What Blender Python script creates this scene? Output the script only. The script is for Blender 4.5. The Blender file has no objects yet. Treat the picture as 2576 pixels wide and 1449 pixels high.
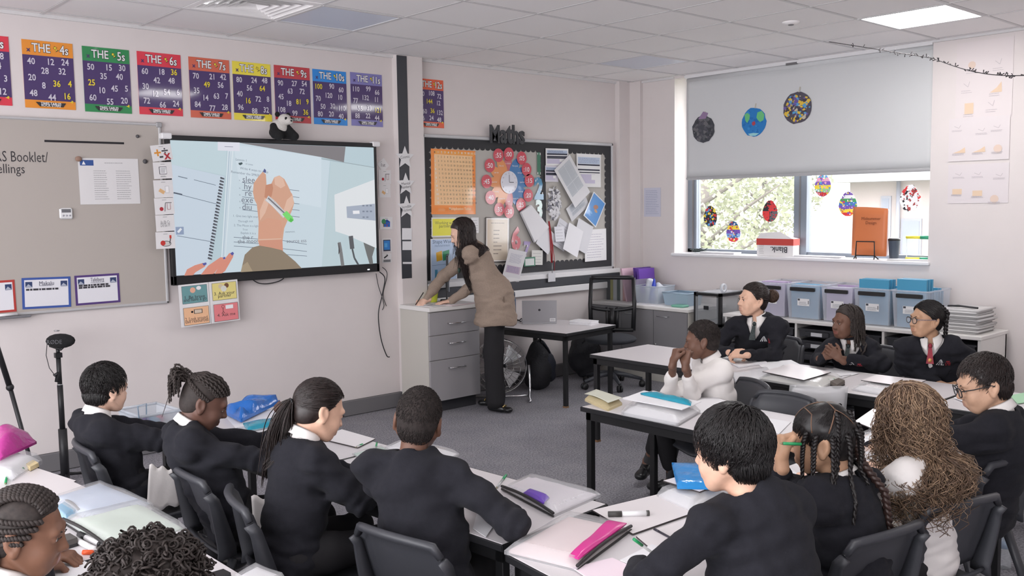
import bpy, math, random
import numpy as np
from mathutils import Vector, Matrix
from mathutils.bvhtree import BVHTree

SC = bpy.context.scene
COL = SC.collection
# ------------------------------------------------------------------ camera
W, H = 2576, 1449
YAW, PITCH, ROLL, FPX = math.radians(41.914), math.radians(-5.110), math.radians(-0.823), 2322.57
CAM = np.array([0.0, 0.0, 1.70])
def _rot():
    fw = np.array([math.cos(PITCH)*math.sin(YAW), math.cos(PITCH)*math.cos(YAW), math.sin(PITCH)])
    rt = np.array([math.cos(YAW), -math.sin(YAW), 0.0])
    up = np.cross(rt, fw)
    c, s = math.cos(ROLL), math.sin(ROLL)
    return np.stack([c*rt + s*up, -s*rt + c*up, fw])
RM = _rot()
cam_data = bpy.data.cameras.new('camera')
cam = bpy.data.objects.new('camera', cam_data)
COL.objects.link(cam)
cam_data.sensor_width = 36.0
cam_data.lens = FPX/W*36.0
cam_data.clip_start = 0.05
cam_data.clip_end = 300
cam.matrix_world = Matrix(((RM[0][0], RM[1][0], -RM[2][0], CAM[0]), (RM[0][1], RM[1][1], -RM[2][1], CAM[1]),
                           (RM[0][2], RM[1][2], -RM[2][2], CAM[2]), (0, 0, 0, 1)))
SC.camera = cam
# ------------------------------------------------------------------ world, daylight, exposure
SC.view_settings.view_transform = 'Standard'
SC.view_settings.look = 'None'
SC.view_settings.exposure = 0.0
SC.view_settings.gamma = 1.0
SC.view_settings.use_curve_mapping = False
world = bpy.data.worlds.new('daylight')
SC.world = world
world.use_nodes = True
wn = world.node_tree.nodes
wn['Background'].inputs['Color'].default_value = (0.94, 0.94, 0.98, 1)
wn['Background'].inputs['Strength'].default_value = 8.3
PANEL_POWER = 17.0       # emission of the lit ceiling panels
def sky_portal(name, loc, size, rot):
    """guides Cycles to the sky seen through a window opening; gives no light of its own"""
    l = bpy.data.lights.new(name, 'AREA'); l.shape = 'RECTANGLE'; l.size, l.size_y = size
    l.cycles.is_portal = True
    o = bpy.data.objects.new(name, l); COL.objects.link(o)
    o.location = loc; o.rotation_euler = rot
sky_portal('window_portal', (7.80, 4.55, 1.6), (0.9, 2.6), (0, math.radians(90), 0))
sky_portal('rear_window_portal', (-2.38, 1.3, 1.6), (2.3, 7.8), (0, math.radians(-90), 0))

# pixel of the photograph -> point on a plane of the room
def ray(x, y):
    return RM.T @ np.array([(x - W/2)/FPX, -(y - H/2)/FPX, 1.0])
def onz(x, y, z):
    d = ray(x, y); return CAM + d*((z - CAM[2])/d[2])
def ony(x, y, Y):
    d = ray(x, y); return CAM + d*(Y/d[1])
def onx(x, y, X):
    d = ray(x, y); return CAM + d*(X/d[0])
# ------------------------------------------------------------------ materials
def L(r, g, b):
    f = lambda c: (c/255/12.92) if c/255 <= 0.04045 else ((c/255 + 0.055)/1.055)**2.4
    return (f(r), f(g), f(b))
MATS = {}
def mat(name, col, rough=0.5, metal=0.0, noise=0.0, nscale=30.0, bump=0.0, bscale=200.0, alpha=1.0, spec=0.5, emit=0.0,
        coat=0.0, sheen=0.0, stretch=None, trans=0.0):
    if name in MATS: return MATS[name]
    m = bpy.data.materials.new(name); m.use_nodes = True
    nt = m.node_tree; b = nt.nodes['Principled BSDF']
    b.inputs['Base Color'].default_value = (*col, 1)
    b.inputs['Roughness'].default_value = rough
    b.inputs['Metallic'].default_value = metal
    b.inputs['Specular IOR Level'].default_value = spec
    b.inputs['Alpha'].default_value = alpha
    b.inputs['Coat Weight'].default_value = coat
    b.inputs['Sheen Weight'].default_value = sheen
    b.inputs['Transmission Weight'].default_value = trans
    if emit:
        b.inputs['Emission Color'].default_value = (*col, 1); b.inputs['Emission Strength'].default_value = emit
    if noise or bump:
        tc = nt.nodes.new('ShaderNodeTexCoord')
        mp = nt.nodes.new('ShaderNodeMapping')
        nt.links.new(tc.outputs['Object'], mp.inputs['Vector'])
        if stretch: mp.inputs['Scale'].default_value = stretch
    if noise:
        n = nt.nodes.new('ShaderNodeTexNoise'); n.inputs['Scale'].default_value = nscale; n.inputs['Detail'].default_value = 4
        nt.links.new(mp.outputs['Vector'], n.inputs['Vector'])
        r = nt.nodes.new('ShaderNodeValToRGB')
        lo = [max(0, c*(1 - noise)) for c in col]; hi = [min(1, c*(1 + noise)) for c in col]
        r.color_ramp.elements[0].color = (*lo, 1); r.color_ramp.elements[1].color = (*hi, 1)
        r.color_ramp.elements[0].position = 0.3; r.color_ramp.elements[1].position = 0.7
        nt.links.new(n.outputs['Fac'], r.inputs['Fac']); nt.links.new(r.outputs['Color'], b.inputs['Base Color'])
    if bump:
        n2 = nt.nodes.new('ShaderNodeTexNoise'); n2.inputs['Scale'].default_value = bscale; n2.inputs['Detail'].default_value = 3
        nt.links.new(mp.outputs['Vector'], n2.inputs['Vector'])
        bp = nt.nodes.new('ShaderNodeBump'); bp.inputs['Strength'].default_value = bump; bp.inputs['Distance'].default_value = 0.02
        nt.links.new(n2.outputs['Fac'], bp.inputs['Height']); nt.links.new(bp.outputs['Normal'], b.inputs['Normal'])
    MATS[name] = m
    return m
def print_mat(name, rough=0.6, coat=0.0, emit=0.0, bump=0.0, bscale=14.0, alpha=1.0, spec=0.4):
    """printed sheet: colours come from the mesh's own print colours"""
    if name in MATS: return MATS[name]
    m = mat(name, (1, 1, 1), rough=rough, coat=coat, bump=bump, bscale=bscale, alpha=alpha, spec=spec)
    nt = m.node_tree; b = nt.nodes['Principled BSDF']
    a = nt.nodes.new('ShaderNodeAttribute'); a.attribute_name = 'ink'
    nt.links.new(a.outputs['Color'], b.inputs['Base Color'])
    if emit:
        nt.links.new(a.outputs['Color'], b.inputs['Emission Color']); b.inputs['Emission Strength'].default_value = emit
    if coat: b.inputs['Coat Roughness'].default_value = 0.06
    return m

# ------------------------------------------------------------------ objects
def tag(o, label, cat, group=None, kind=None):
    o['label'] = label; o['category'] = cat
    if group: o['group'] = group
    if kind: o['kind'] = kind
    return o
def thing(name, label, cat, loc=(0, 0, 0), rz=0.0, group=None):
    o = bpy.data.objects.new(name, None); COL.objects.link(o)
    o.empty_display_size = 0.05
    o.location = loc; o.rotation_euler = (0, 0, rz)
    return tag(o, label, cat, group)
def put(name, me, parent=None, mats=None, loc=None):
    o = bpy.data.objects.new(name, me); COL.objects.link(o)
    if mats:
        for m in (mats if isinstance(mats, (list, tuple)) else [mats]): me.materials.append(m)
    if parent is not None: o.parent = parent
    if loc is not None: o.location = loc
    return o
def structure(o):
    o['kind'] = 'structure'; return o
def dup(root, loc=None, rz=None, label=None):
    kids = {}
    for o in bpy.data.objects:
        if o.parent is not None: kids.setdefault(o.parent.name, []).append(o)
    def cp(o, par):
        c = o.copy(); COL.objects.link(c)
        if par is not None: c.parent = par
        for ch in kids.get(o.name, []): cp(ch, c)
        return c
    r = cp(root, None)
    if loc is not None: r.location = loc
    if rz is not None: r.rotation_euler = (0, 0, rz)
    if label: r['label'] = label
    return r

class MB:
    """collects shapes, builds ONE mesh"""
    def __init__(s): s.v = []; s.f = []; s.m = []; s.sm = []; s.c = []; s.hasc = False
    def add(s, vs, fs, m=0, smooth=False, col=None):
        b = len(s.v); s.v += [tuple(float(q) for q in p) for p in vs]
        for f in fs:
            s.f.append([b + i for i in f]); s.m.append(m); s.sm.append(smooth); s.c.append(col)
        if col is not None: s.hasc = True
        return s
    def box(s, lo, hi, m=0, bev=0.0, rz=0.0, piv=None, col=None):
        x0, y0, z0 = lo; x1, y1, z1 = hi
        if bev:
            b = min(bev, abs(x1-x0)/2.01, abs(y1-y0)/2.01, abs(z1-z0)/2.01)
            prof = [(z0, b), (z0 + b, 0), (z1 - b, 0), (z1, b)]
            vs = []
            for z, i in prof:
                e = b*0.7
                vs += [(x0+i+e, y0+i, z), (x1-i-e, y0+i, z), (x1-i, y0+i+e, z), (x1-i, y1-i-e, z), (x1-i-e, y1-i, z), (x0+i+e, y1-i, z), (x0+i, y1-i-e, z), (x0+i, y0+i+e, z)]
            fs = [list(range(7, -1, -1)), list(range(24, 32))]
            for k in range(3):
                for i in range(8): fs.append([k*8+i, k*8+(i+1) % 8, k*8+8+(i+1) % 8, k*8+8+i])
        else:
            vs = [(x0, y0, z0), (x1, y0, z0), (x1, y1, z0), (x0, y1, z0), (x0, y0, z1), (x1, y0, z1), (x1, y1, z1), (x0, y1, z1)]
            fs = [[3, 2, 1, 0], [4, 5, 6, 7], [0, 1, 5, 4], [1, 2, 6, 5], [2, 3, 7, 6], [3, 0, 4, 7]]
        if rz:
            px, py = piv or ((x0+x1)/2, (y0+y1)/2); c, q = math.cos(rz), math.sin(rz)
            vs = [(px+(x-px)*c-(y-py)*q, py+(x-px)*q+(y-py)*c, z) for x, y, z in vs]
        return s.add(vs, fs, m, False, col)
    def tube(s, pts, r, n=8, m=0, caps=True, smooth=True, col=None, flat=1.0):
        pts = [np.array(p, float) for p in pts]; k = len(pts)
        rs = list(r) if hasattr(r, '__len__') else [r]*k
        T = [pts[min(i+1, k-1)] - pts[max(i-1, 0)] for i in range(k)]
        T = [t/(np.linalg.norm(t) + 1e-12) for t in T]
        a = np.array([0, 0, 1.0]) if abs(T[0][2]) < 0.9 else np.array([1.0, 0, 0])
        U = np.cross(a, T[0]); U /= np.linalg.norm(U); vs = []
        for i in range(k):
            U = U - T[i]*(U @ T[i]); U /= (np.linalg.norm(U) + 1e-12); V = np.cross(T[i], U)
            for j in range(n):
                t = 2*math.pi*j/n; vs.append(pts[i] + rs[i]*(U*math.cos(t) + V*math.sin(t)*flat))
        fs = [[i*n+j, i*n+(j+1) % n, (i+1)*n+(j+1) % n, (i+1)*n+j] for i in range(k-1) for j in range(n)]
        if caps: fs += [list(range(n-1, -1, -1)), list(range((k-1)*n, k*n))]
        return s.add(vs, fs, m, smooth, col)
    def cyl(s, a, b, r, r2=None, n=16, m=0, smooth=True, col=None):
        return s.tube([a, b], [r, r if r2 is None else r2], n, m, True, smooth, col)
    def lathe(s, c, prof, n=24, m=0, smooth=True, sx=1.0, sy=1.0):
        vs = [(c[0]+r*sx*math.cos(2*math.pi*j/n), c[1]+r*sy*math.sin(2*math.pi*j/n), c[2]+z) for r, z in prof for j in range(n)]
        k = len(prof)
        fs = [[i*n+j, i*n+(j+1) % n, (i+1)*n+(j+1) % n, (i+1)*n+j] for i in range(k-1) for j in range(n)]
        if prof[0][0] > 1e-6: fs.append(list(range(n-1, -1, -1)))
        if prof[-1][0] > 1e-6: fs.append(list(range((k-1)*n, k*n)))
        return s.add(vs, fs, m, smooth)
    def ball(s, c, r, n=12, m=0, R=None, col=None):
        r = r if hasattr(r, '__len__') else (r, r, r); vs = []; k = n//2 + 1
        for i in range(k):
            ph = math.pi*i/(k-1) - math.pi/2
            for j in range(n):
                t = 2*math.pi*j/n
                p = np.array([r[0]*math.cos(ph)*math.cos(t), r[1]*math.cos(ph)*math.sin(t), r[2]*math.sin(ph)])
                if R is not None: p = R @ p
                vs.append(p + np.array(c, float))
        fs = [[i*n+j, i*n+(j+1) % n, (i+1)*n+(j+1) % n, (i+1)*n+j] for i in range(k-1) for j in range(n)]
        return s.add(vs, fs, m, True, col)
    def grid(s, fn, nu, nv, m=0, smooth=True, col=None, thick=0.0):
        """sheet fn(u,v)->point, u,v in 0..1; thick gives it a back face and rims"""
        P = np.array([[fn(i/nu, j/nv) for j in range(nv+1)] for i in range(nu+1)], float)
        vs = P.reshape(-1, 3); q = lambda i, j: i*(nv+1)+j
        fs = [[q(i, j), q(i+1, j), q(i+1, j+1), q(i, j+1)] for i in range(nu) for j in range(nv)]
        if thick:
            du = np.gradient(P, axis=0); dv = np.gradient(P, axis=1)
            N = np.cross(du, dv); N /= (np.linalg.norm(N, axis=2, keepdims=True) + 1e-12)
            B = (P - N*thick).reshape(-1, 3); k = len(vs)
            vs = np.concatenate([vs, B])
            fs += [[k + i for i in f[::-1]] for f in fs]
            rim = [q(i, 0) for i in range(nu)] + [q(nu, j) for j in range(nv)] + [q(i, nv) for i in range(nu, 0, -1)] + [q(0, j) for j in range(nv, 0, -1)]
            for a in range(len(rim)):
                b = rim[(a+1) % len(rim)]; fs.append([rim[a], k+rim[a], k+b, b])
        return s.add(vs, fs, m, smooth, col)
    def build(s, name, mats, parent=None, loc=None):
        me = bpy.data.meshes.new(name); me.from_pydata(s.v, [], s.f); me.update()
        if len(s.f):
            me.polygons.foreach_set('material_index', s.m); me.polygons.foreach_set('use_smooth', s.sm)
        if s.hasc:
            at = me.color_attributes.new('ink', 'FLOAT_COLOR', 'CORNER')
            buf = []
            for f, c in zip(s.f, s.c):
                c = c or (1, 1, 1); buf += [c[0], c[1], c[2], 1.0]*len(f)
            at.data.foreach_set('color', buf)
        return put(name, me, parent, mats, loc)

# ------------------------------------------------------------------ printed sheets
_GL = {}
def glyphs(t, bold):
    k = (t, bold)
    if k not in _GL:
        c = bpy.data.curves.new('lettering', 'FONT'); c.body = t; c.size = 1.0; c.resolution_u = 2
        c.offset = bold; c.align_x = 'CENTER'; c.align_y = 'CENTER'
        o = bpy.data.objects.new('lettering', c); me = bpy.data.meshes.new_from_object(o)
        v = [tuple(p.co)[:2] for p in me.vertices]; f = [list(p.vertices) for p in me.polygons]
        if v:
            xs = [p[0] for p in v]; ys = [p[1] for p in v]
            w = max(xs) - min(xs); mx = (max(xs)+min(xs))/2; my = (max(ys)+min(ys))/2
            v = [(x-mx, y-my) for x, y in v]
        else: w = 0
        bpy.data.objects.remove(o); bpy.data.curves.remove(c); bpy.data.meshes.remove(me)
        _GL[k] = (v, f, w)
    return _GL[k]
class Sheet:
    """flat printed thing; u to the right, v up, origin at its centre; fn maps (u, v, lift) to a point"""
    STEP = 0.0003
    def __init__(s, fn, w, h, col=(1, 1, 1), thick=0.0008, segs=1):
        s.b = MB(); s.fn = fn; s.w = w; s.h = h; s.lift = 0.0; s.segs = segs
        if w:
            if thick:
                q = [(-w/2, -h/2), (w/2, -h/2), (w/2, h/2), (-w/2, h/2)]
                vs = [fn(a, b, -thick) for a, b in q] + [fn(a, b, 0) for a, b in q]
                s.b.add(vs, [[0, 3, 2, 1], [4, 5, 6, 7], [0, 1, 5, 4], [1, 2, 6, 5], [2, 3, 7, 6], [3, 0, 4, 7]], 0, False, col)
            else: s.rect(0, 0, w, h, col)
    def up(s): s.lift += s.STEP; return s
    def poly(s, pts, col, m=0):
        s.up(); s.b.add([s.fn(a, b, s.lift) for a, b in pts], [list(range(len(pts)))], m, False, col); return s
    def rect(s, x, y, w, h, col, rot=0.0):
        c, q = math.cos(rot), math.sin(rot)
        return s.poly([(x+a*w*c-b*h*q, y+a*w*q+b*h*c) for a, b in ((-.5, -.5), (.5, -.5), (.5, .5), (-.5, .5))], col)
    def rects(s, items, col):
        """many little rectangles on one layer"""
        s.up()
        for x, y, w, h in items:
            s.b.add([s.fn(x+a*w, y+b*h, s.lift) for a, b in ((-.5, -.5), (.5, -.5), (.5, .5), (-.5, .5))], [[0, 1, 2, 3]], 0, False, col)
        return s
    def disc(s, x, y, r, col, n=20, sy=1.0, rot=0.0):
        c, q = math.cos(rot), math.sin(rot)
        P = [(r*math.cos(2*math.pi*i/n), r*sy*math.sin(2*math.pi*i/n)) for i in range(n)]
        return s.poly([(x+a*c-b*q, y+a*q+b*c) for a, b in P], col)
    def line(s, pts, w, col):
        s.up()
        for (x0, y0), (x1, y1) in zip(pts, pts[1:]):
            l = math.hypot(x1-x0, y1-y0) or 1e-9; nx, ny = -(y1-y0)/l*w/2, (x1-x0)/l*w/2
            s.b.add([s.fn(a, b, s.lift) for a, b in ((x0-nx, y0-ny), (x1-nx, y1-ny), (x1+nx, y1+ny), (x0+nx, y0+ny))], [[0, 1, 2, 3]], 0, False, col)
        return s
    def text(s, t, x, y, size, col, bold=0.0, maxw=None, rot=0.0, sx=1.0):
        v, f, w = glyphs(t, bold); k = size
        if maxw and w*k*sx > maxw: sx = maxw/(w*k)
        s.up(); c, q = math.cos(rot), math.sin(rot)
        s.b.add([s.fn(x+a*k*sx*c-b*k*q, y+a*k*sx*q+b*k*c, s.lift) for a, b in v], f, 0, False, col); return s
    def scribble(s, x, y, w, h, rows, col, lw, seed=1, fill=0.8):
        """lines of small unreadable type"""
        rnd = random.Random(seed); it = []
        for i in range(rows):
            yy = y + h/2 - h*(i+.5)/rows; cx = x - w/2; end = x - w/2 + w*(fill + (1-fill)*rnd.random())
            while cx < end:
                k = w*(0.04+0.1*rnd.random()); k = min(k, end-cx); it.append((cx+k/2, yy, k, lw)); cx += k + w*0.02
        return s.rects(it, col)
    def build(s, name, m, parent=None): return s.b.build(name, m, parent)
def wall_y(x, z, Y, tilt=0.0):
    """sheet on the front wall (faces -Y), centre x,z"""
    c, q = math.cos(tilt), math.sin(tilt)
    return lambda u, v, l: (x + u*c - v*q, Y - l, z + u*q + v*c)
def wall_x(y, z, X, tilt=0.0):
    """sheet on the window wall (faces -X); u runs to the photo's right, that is -Y"""
    c, q = math.cos(tilt), math.sin(tilt)
    return lambda u, v, l: (X - l, y - (u*c - v*q), z + u*q + v*c)
def flat_z(x, y, z, rz=0.0):
    c, q = math.cos(rz), math.sin(rz)
    return lambda u, v, l: (x + u*c - v*q, y + u*q + v*c, z + l)

# ------------------------------------------------------------------ smooth solids (distance fields turned into meshes)
def arr(p): return np.array(p, float)
def unit(v): v = arr(v); return v/(np.linalg.norm(v) + 1e-12)
class Solid:
    def __init__(s, vox): s.vox = vox; s.ops = []; s.noise = None
    def cap(s, a, b, ra, rb=None, k=0.02, sub=False):
        a, b = arr(a), arr(b); rb = ra if rb is None else rb; ab = b - a; L2 = ab @ ab + 1e-12
        def f(p):
            h = np.clip(((p - a) @ ab)/L2, 0, 1)
            return np.linalg.norm(p - a - h[..., None]*ab, axis=-1) - (ra + (rb - ra)*h)
        r = max(ra, rb); s.ops.append((f, np.minimum(a, b) - r, np.maximum(a, b) + r, k, sub)); return s
    def ell(s, c, r, R=None, k=0.02, sub=False):
        c, r = arr(c), arr(r) if hasattr(r, '__len__') else arr([r, r, r]); R = np.eye(3) if R is None else R
        def f(p):
            q = (p - c) @ R; k0 = np.linalg.norm(q/r, axis=-1); k1 = np.linalg.norm(q/(r*r), axis=-1)
            return k0*(k0 - 1.0)/(k1 + 1e-9)
        e = np.sqrt(((R*r)**2).sum(axis=1)); s.ops.append((f, c - e, c + e, k, sub)); return s
    def acap(s, a, b, ra, rb, side, df, k=0.03):
        """tapered capsule whose depth (across 'side') is df times its width"""
        a, b = arr(a), arr(b); t = unit(b - a); side = unit(arr(side) - t*(arr(side) @ t)); dp = np.cross(t, side); Ln = np.linalg.norm(b - a)
        def f(p):
            d = p - a; x = d @ side; y = (d @ dp)/df; z = d @ t; h = np.clip(z/Ln, 0, 1)
            return (np.sqrt(x*x + y*y + (z - h*Ln)**2) - (ra + (rb - ra)*h))*(0.5 + 0.5*df)
        r = max(ra, rb); s.ops.append((f, np.minimum(a, b) - r, np.maximum(a, b) + r, k, False)); return s
    def plane(s, o, n, k=0.006, box=None):
        """cuts away the side the normal points to (inside box=(lo,hi) only)"""
        o, n = arr(o), unit(n)
        s.ops.append((lambda p: -((p - o) @ n), None if box is None else arr(box[0]), None if box is None else arr(box[1]), k, True)); return s
    def arrays(s):
        vox = s.vox; adds = [o for o in s.ops if not o[4]]
        lo = np.min([o[1] for o in adds], axis=0) - 3*vox; hi = np.max([o[2] for o in adds], axis=0) + 3*vox
        n = np.ceil((hi - lo)/vox).astype(int) + 1
        F = np.full(n, 0.5, np.float32)
        for f, a, b, k, sub in s.ops:
            mg = k + 3*vox
            i0 = np.zeros(3, int) if a is None else np.clip(np.floor((a - mg - lo)/vox).astype(int), 0, n)
            i1 = n if a is None else np.clip(np.ceil((b + mg - lo)/vox).astype(int) + 1, 0, n)
            if (i1 <= i0).any(): continue
            g = np.stack(np.meshgrid(*[lo[d] + vox*np.arange(i0[d], i1[d]) for d in range(3)], indexing='ij'), -1)
            d = f(g).astype(np.float32); sl = tuple(slice(i0[x], i1[x]) for x in range(3)); A = F[sl]
            if sub:
                d = -d; h = np.clip(0.5 - 0.5*(d - A)/k, 0, 1); F[sl] = d*(1-h) + A*h + k*h*(1-h)
            else:
                h = np.clip(0.5 + 0.5*(d - A)/k, 0, 1); F[sl] = d*(1-h) + A*h - k*h*(1-h)
        if s.noise is not None:
            ii = np.argwhere(np.abs(F) < 4*vox)
            if len(ii): F[tuple(ii.T)] += s.noise(lo + ii*vox).astype(np.float32)
        ins = F < 0
        m = n - 1
        c8 = [ins[dx:m[0]+dx, dy:m[1]+dy, dz:m[2]+dz] for dx in (0, 1) for dy in (0, 1) for dz in (0, 1)]
        cnt = sum(c.astype(np.int8) for c in c8)
        act = np.argwhere((cnt > 0) & (cnt < 8))
        pos = np.zeros((len(act), 3)); w = np.zeros(len(act))
        cr = [np.array([dx, dy, dz]) for dx in (0, 1) for dy in (0, 1) for dz in (0, 1)]
        val = [F[tuple((act + c).T)] for c in cr]
        for i in range(8):
            for j in range(i+1, 8):
                if np.abs(cr[i] - cr[j]).sum() == 1:
                    x = (val[i] < 0) != (val[j] < 0)
                    t = np.where(x, val[i]/np.where(x, val[i] - val[j], 1), 0)
                    pos += np.where(x[:, None], cr[i] + t[:, None]*(cr[j] - cr[i]), 0); w += x
        V = lo + vox*(act + pos/np.maximum(w, 1)[:, None])
        idx = np.full(m, -1, np.int32); idx[tuple(act.T)] = np.arange(len(act))
        Q = []
        for ax in range(3):
            o1, o2 = (ax+1) % 3, (ax+2) % 3
            a = [slice(None)]*3; b = [slice(None)]*3; a[ax] = slice(0, -1); b[ax] = slice(1, None)
            A, B = ins[tuple(a)], ins[tuple(b)]
            for flip in (False, True):
                e = np.argwhere((A & ~B) if not flip else (~A & B))
                e = e[(e[:, o1] > 0) & (e[:, o2] > 0) & (e[:, o1] < m[o1]) & (e[:, o2] < m[o2])]
                if not len(e): continue
                def g(p, q):
                    c = e.copy(); c[:, o1] -= p; c[:, o2] -= q; return idx[tuple(c.T)]
                q4 = np.stack([g(1, 1), g(0, 1), g(0, 0), g(1, 0)], 1)
                Q.append(q4[:, ::-1] if flip else q4)
        return V, np.concatenate(Q)
def mesh_np(name, parts, mi=None):
    V = np.concatenate([p[0] for p in parts]); off = np.cumsum([0] + [len(p[0]) for p in parts[:-1]])
    Q = np.concatenate([p[1] + o for p, o in zip(parts, off)])
    me = bpy.data.meshes.new(name)
    me.vertices.add(len(V)); me.vertices.foreach_set('co', V.astype(np.float32).ravel())
    me.loops.add(Q.size); me.loops.foreach_set('vertex_index', Q.astype(np.int32).ravel())
    me.polygons.add(len(Q)); me.polygons.foreach_set('loop_start', (np.arange(len(Q))*4).astype(np.int32))
    me.polygons.foreach_set('use_smooth', np.ones(len(Q), bool))
    if mi is not None: me.polygons.foreach_set('material_index', mi.astype(np.int32))
    me.update(calc_edges=True); me.validate()
    return me
def wob(scale, amp, seed=0, stretch=(1, 1, 1)):
    r = np.random.RandomState(seed); K = r.randn(6, 3)*scale*arr(stretch); ph = r.rand(6)*6.28; K2 = r.randn(6, 3)*scale*0.6*arr(stretch)
    def f(p):
        o = np.zeros(len(p))
        for i in range(6): o += np.sin(p @ K[i] + ph[i] + 1.5*np.sin(p @ K2[i] + 2*ph[i]))
        return o*amp/2.5
    return f
# ------------------------------------------------------------------ the room
YF, XW, ZC = 6.447, 7.455, 2.95         # front wall, window wall, ceiling
XB, YB = -2.4, -3.2                     # walls behind the camera
M_wall = mat('wall_paint', L(221, 213, 211), rough=0.75, noise=0.012, nscale=6, bump=0.015, bscale=180)
M_ceil = mat('ceiling_tile', L(246, 243, 242), rough=0.9, bump=0.05, bscale=260)
M_white = mat('white_gloss', L(232, 231, 232), rough=0.35)
M_whiteplastic = mat('white_plastic', L(228, 228, 228), rough=0.45)
M_black = mat('black_plastic', (0.012, 0.012, 0.014), rough=0.45)
M_blackmetal = mat('black_steel', (0.010, 0.010, 0.011), rough=0.42)
M_chrome = mat('chrome', (0.75, 0.75, 0.76), rough=0.2, metal=1.0)
M_steel = mat('brushed_steel', (0.55, 0.55, 0.56), rough=0.35, metal=1.0)
M_skirt = mat('skirting_grey', L(112, 110, 112), rough=0.5)
M_dado = mat('trunking_charcoal', L(62, 64, 70), rough=0.5)
M_frame = mat('window_alu_grey', L(128, 136, 146), rough=0.4, metal=0.2)

# carpet: grey cord with flecks
M_carpet = mat('carpet', (0.1, 0.1, 0.11), rough=0.95, bump=0.12, bscale=300, spec=0.1)
def _carpet(m):
    nt = m.node_tree; b = nt.nodes['Principled BSDF']
    tc = nt.nodes.new('ShaderNodeTexCoord')
    n1 = nt.nodes.new('ShaderNodeTexNoise'); n1.inputs['Scale'].default_value = 90; n1.inputs['Detail'].default_value = 6
    n2 = nt.nodes.new('ShaderNodeTexNoise'); n2.inputs['Scale'].default_value = 5; n2.inputs['Detail'].default_value = 3
    for n in (n1, n2): nt.links.new(tc.outputs['Object'], n.inputs['Vector'])
    r1 = nt.nodes.new('ShaderNodeValToRGB')
    for e, p, c in ((0, 0.32, L(112, 111, 116)), (1, 0.68, L(170, 168, 174))):
        r1.color_ramp.elements[e].position = p; r1.color_ramp.elements[e].color = (*c, 1)
    r2 = nt.nodes.new('ShaderNodeValToRGB')
    for e, p, c in ((0, 0.3, (0.86, 0.86, 0.88)), (1, 0.7, (1.0, 0.99, 0.99))):
        r2.color_ramp.elements[e].position = p; r2.color_ramp.elements[e].color = (*c, 1)
    mx = nt.nodes.new('ShaderNodeMix'); mx.data_type = 'RGBA'; mx.blend_type = 'MULTIPLY'; mx.inputs[0].default_value = 1
    nt.links.new(n1.outputs['Fac'], r1.inputs['Fac']); nt.links.new(n2.outputs['Fac'], r2.inputs['Fac'])
    nt.links.new(r1.outputs['Color'], mx.inputs[6]); nt.links.new(r2.outputs['Color'], mx.inputs[7])
    nt.links.new(mx.outputs[2], b.inputs['Base Color'])
_carpet(M_carpet)

structure(MB().box((XB-.2, YB-.2, -.1), (XW+.4, YF+.2, 0)).build('floor', [M_carpet]))
structure(MB().box((XB-.2, YF, 0), (XW+.4, YF+.2, ZC+.1)).build('wall_front', [M_wall]))
WY0, WY1, WZ0, WZ1 = 3.285, 5.84, 1.20, 2.93       # window opening
b = MB()
b.box((XW, YB-.2, 0), (XW+.38, WY0, ZC+.1)).box((XW, WY1, 0), (XW+.38, YF, ZC+.1)).box((XW, WY0, 0), (XW+.38, WY1, WZ0-.03)).box((XW, WY0, WZ1), (XW+.38, WY1, ZC+.1))
structure(b.build('wall_right', [M_wall]))
b = MB(); RY0, RY1, RZ0, RZ1 = -2.6, 5.2, .45, 2.75  # unseen window opening, enlarged so more sky light reaches the ceiling
b.box((XB-.2, YB, 0), (XB, RY0, ZC+.1)).box((XB-.2, RY1, 0), (XB, YF, ZC+.1)).box((XB-.2, RY0, 0), (XB, RY1, RZ0)).box((XB-.2, RY0, RZ1), (XB, RY1, ZC+.1))
structure(b.build('wall_left', [M_wall]))
structure(MB().box((XB-.2, YB-.2, 0), (XW+.38, YB, ZC+.1)).build('wall_back', [M_wall]))
b = MB()
for y in np.linspace(RY0, RY1, 5): b.box((XB-.12, y-.03, RZ0), (XB-.04, y+.03, RZ1))
b.box((XB-.12, RY0, RZ0), (XB-.04, RY1, RZ0+.06)).box((XB-.12, RY0, RZ1-.06), (XB-.04, RY1, RZ1))
structure(b.build('window_2', [M_frame]))

# ceiling: tiles on an exposed grid, pitch 0.62
PX0, PY0, PP = 3.04, 2.62, 0.62
gx = [PX0 + PP*k for k in range(-9, 8)]; gy = [PY0 + PP*k for k in range(-10, 7)]
LIT = [(5, 0)]                                     # panel cells (i, j) counted from PX0, PY0
HID = [(1, 0), (5, -4), (-3, -4), (-7, 0)]
OFF = [(5, 4), (0, 4)]
VENT = (-1, 4)
b = MB(); holes = set(LIT + HID + OFF + [VENT])
for i in range(-9, 9):
    for j in range(-10, 8):
        if (i, j) in holes: continue
        x0, y0 = PX0 + PP*i, PY0 + PP*j; x1, y1 = min(x0+PP, XW), min(y0+PP, YF); x0, y0 = max(x0, XB), max(y0, YB)
        if x1 - x0 < .01 or y1 - y0 < .01: continue
        b.box((x0, y0, ZC), (x1, y1, ZC+.02))
structure(b.build('ceiling', [M_ceil]))
M_grid = mat('ceiling_grid_white', L(216, 214, 214), rough=0.5)
M_gap = mat('ceiling_shadow_gap', L(172, 169, 169), rough=0.9)  # colour of thin strips painted as the shadow line beside each grid bar
b = MB()
for x in gx:
    b.box((x-.011, YB, ZC-.003), (x+.011, YF, ZC+.001), 0)
for y in gy:
    b.box((XB, y-.011, ZC-.0034), (XW, y+.011, ZC+.001), 0)
for x in gx:
    for d in (-.0125, .0125): b.box((x+d-.0016, YB, ZC-.0006), (x+d+.0016, YF, ZC+.001), 1)
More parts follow.
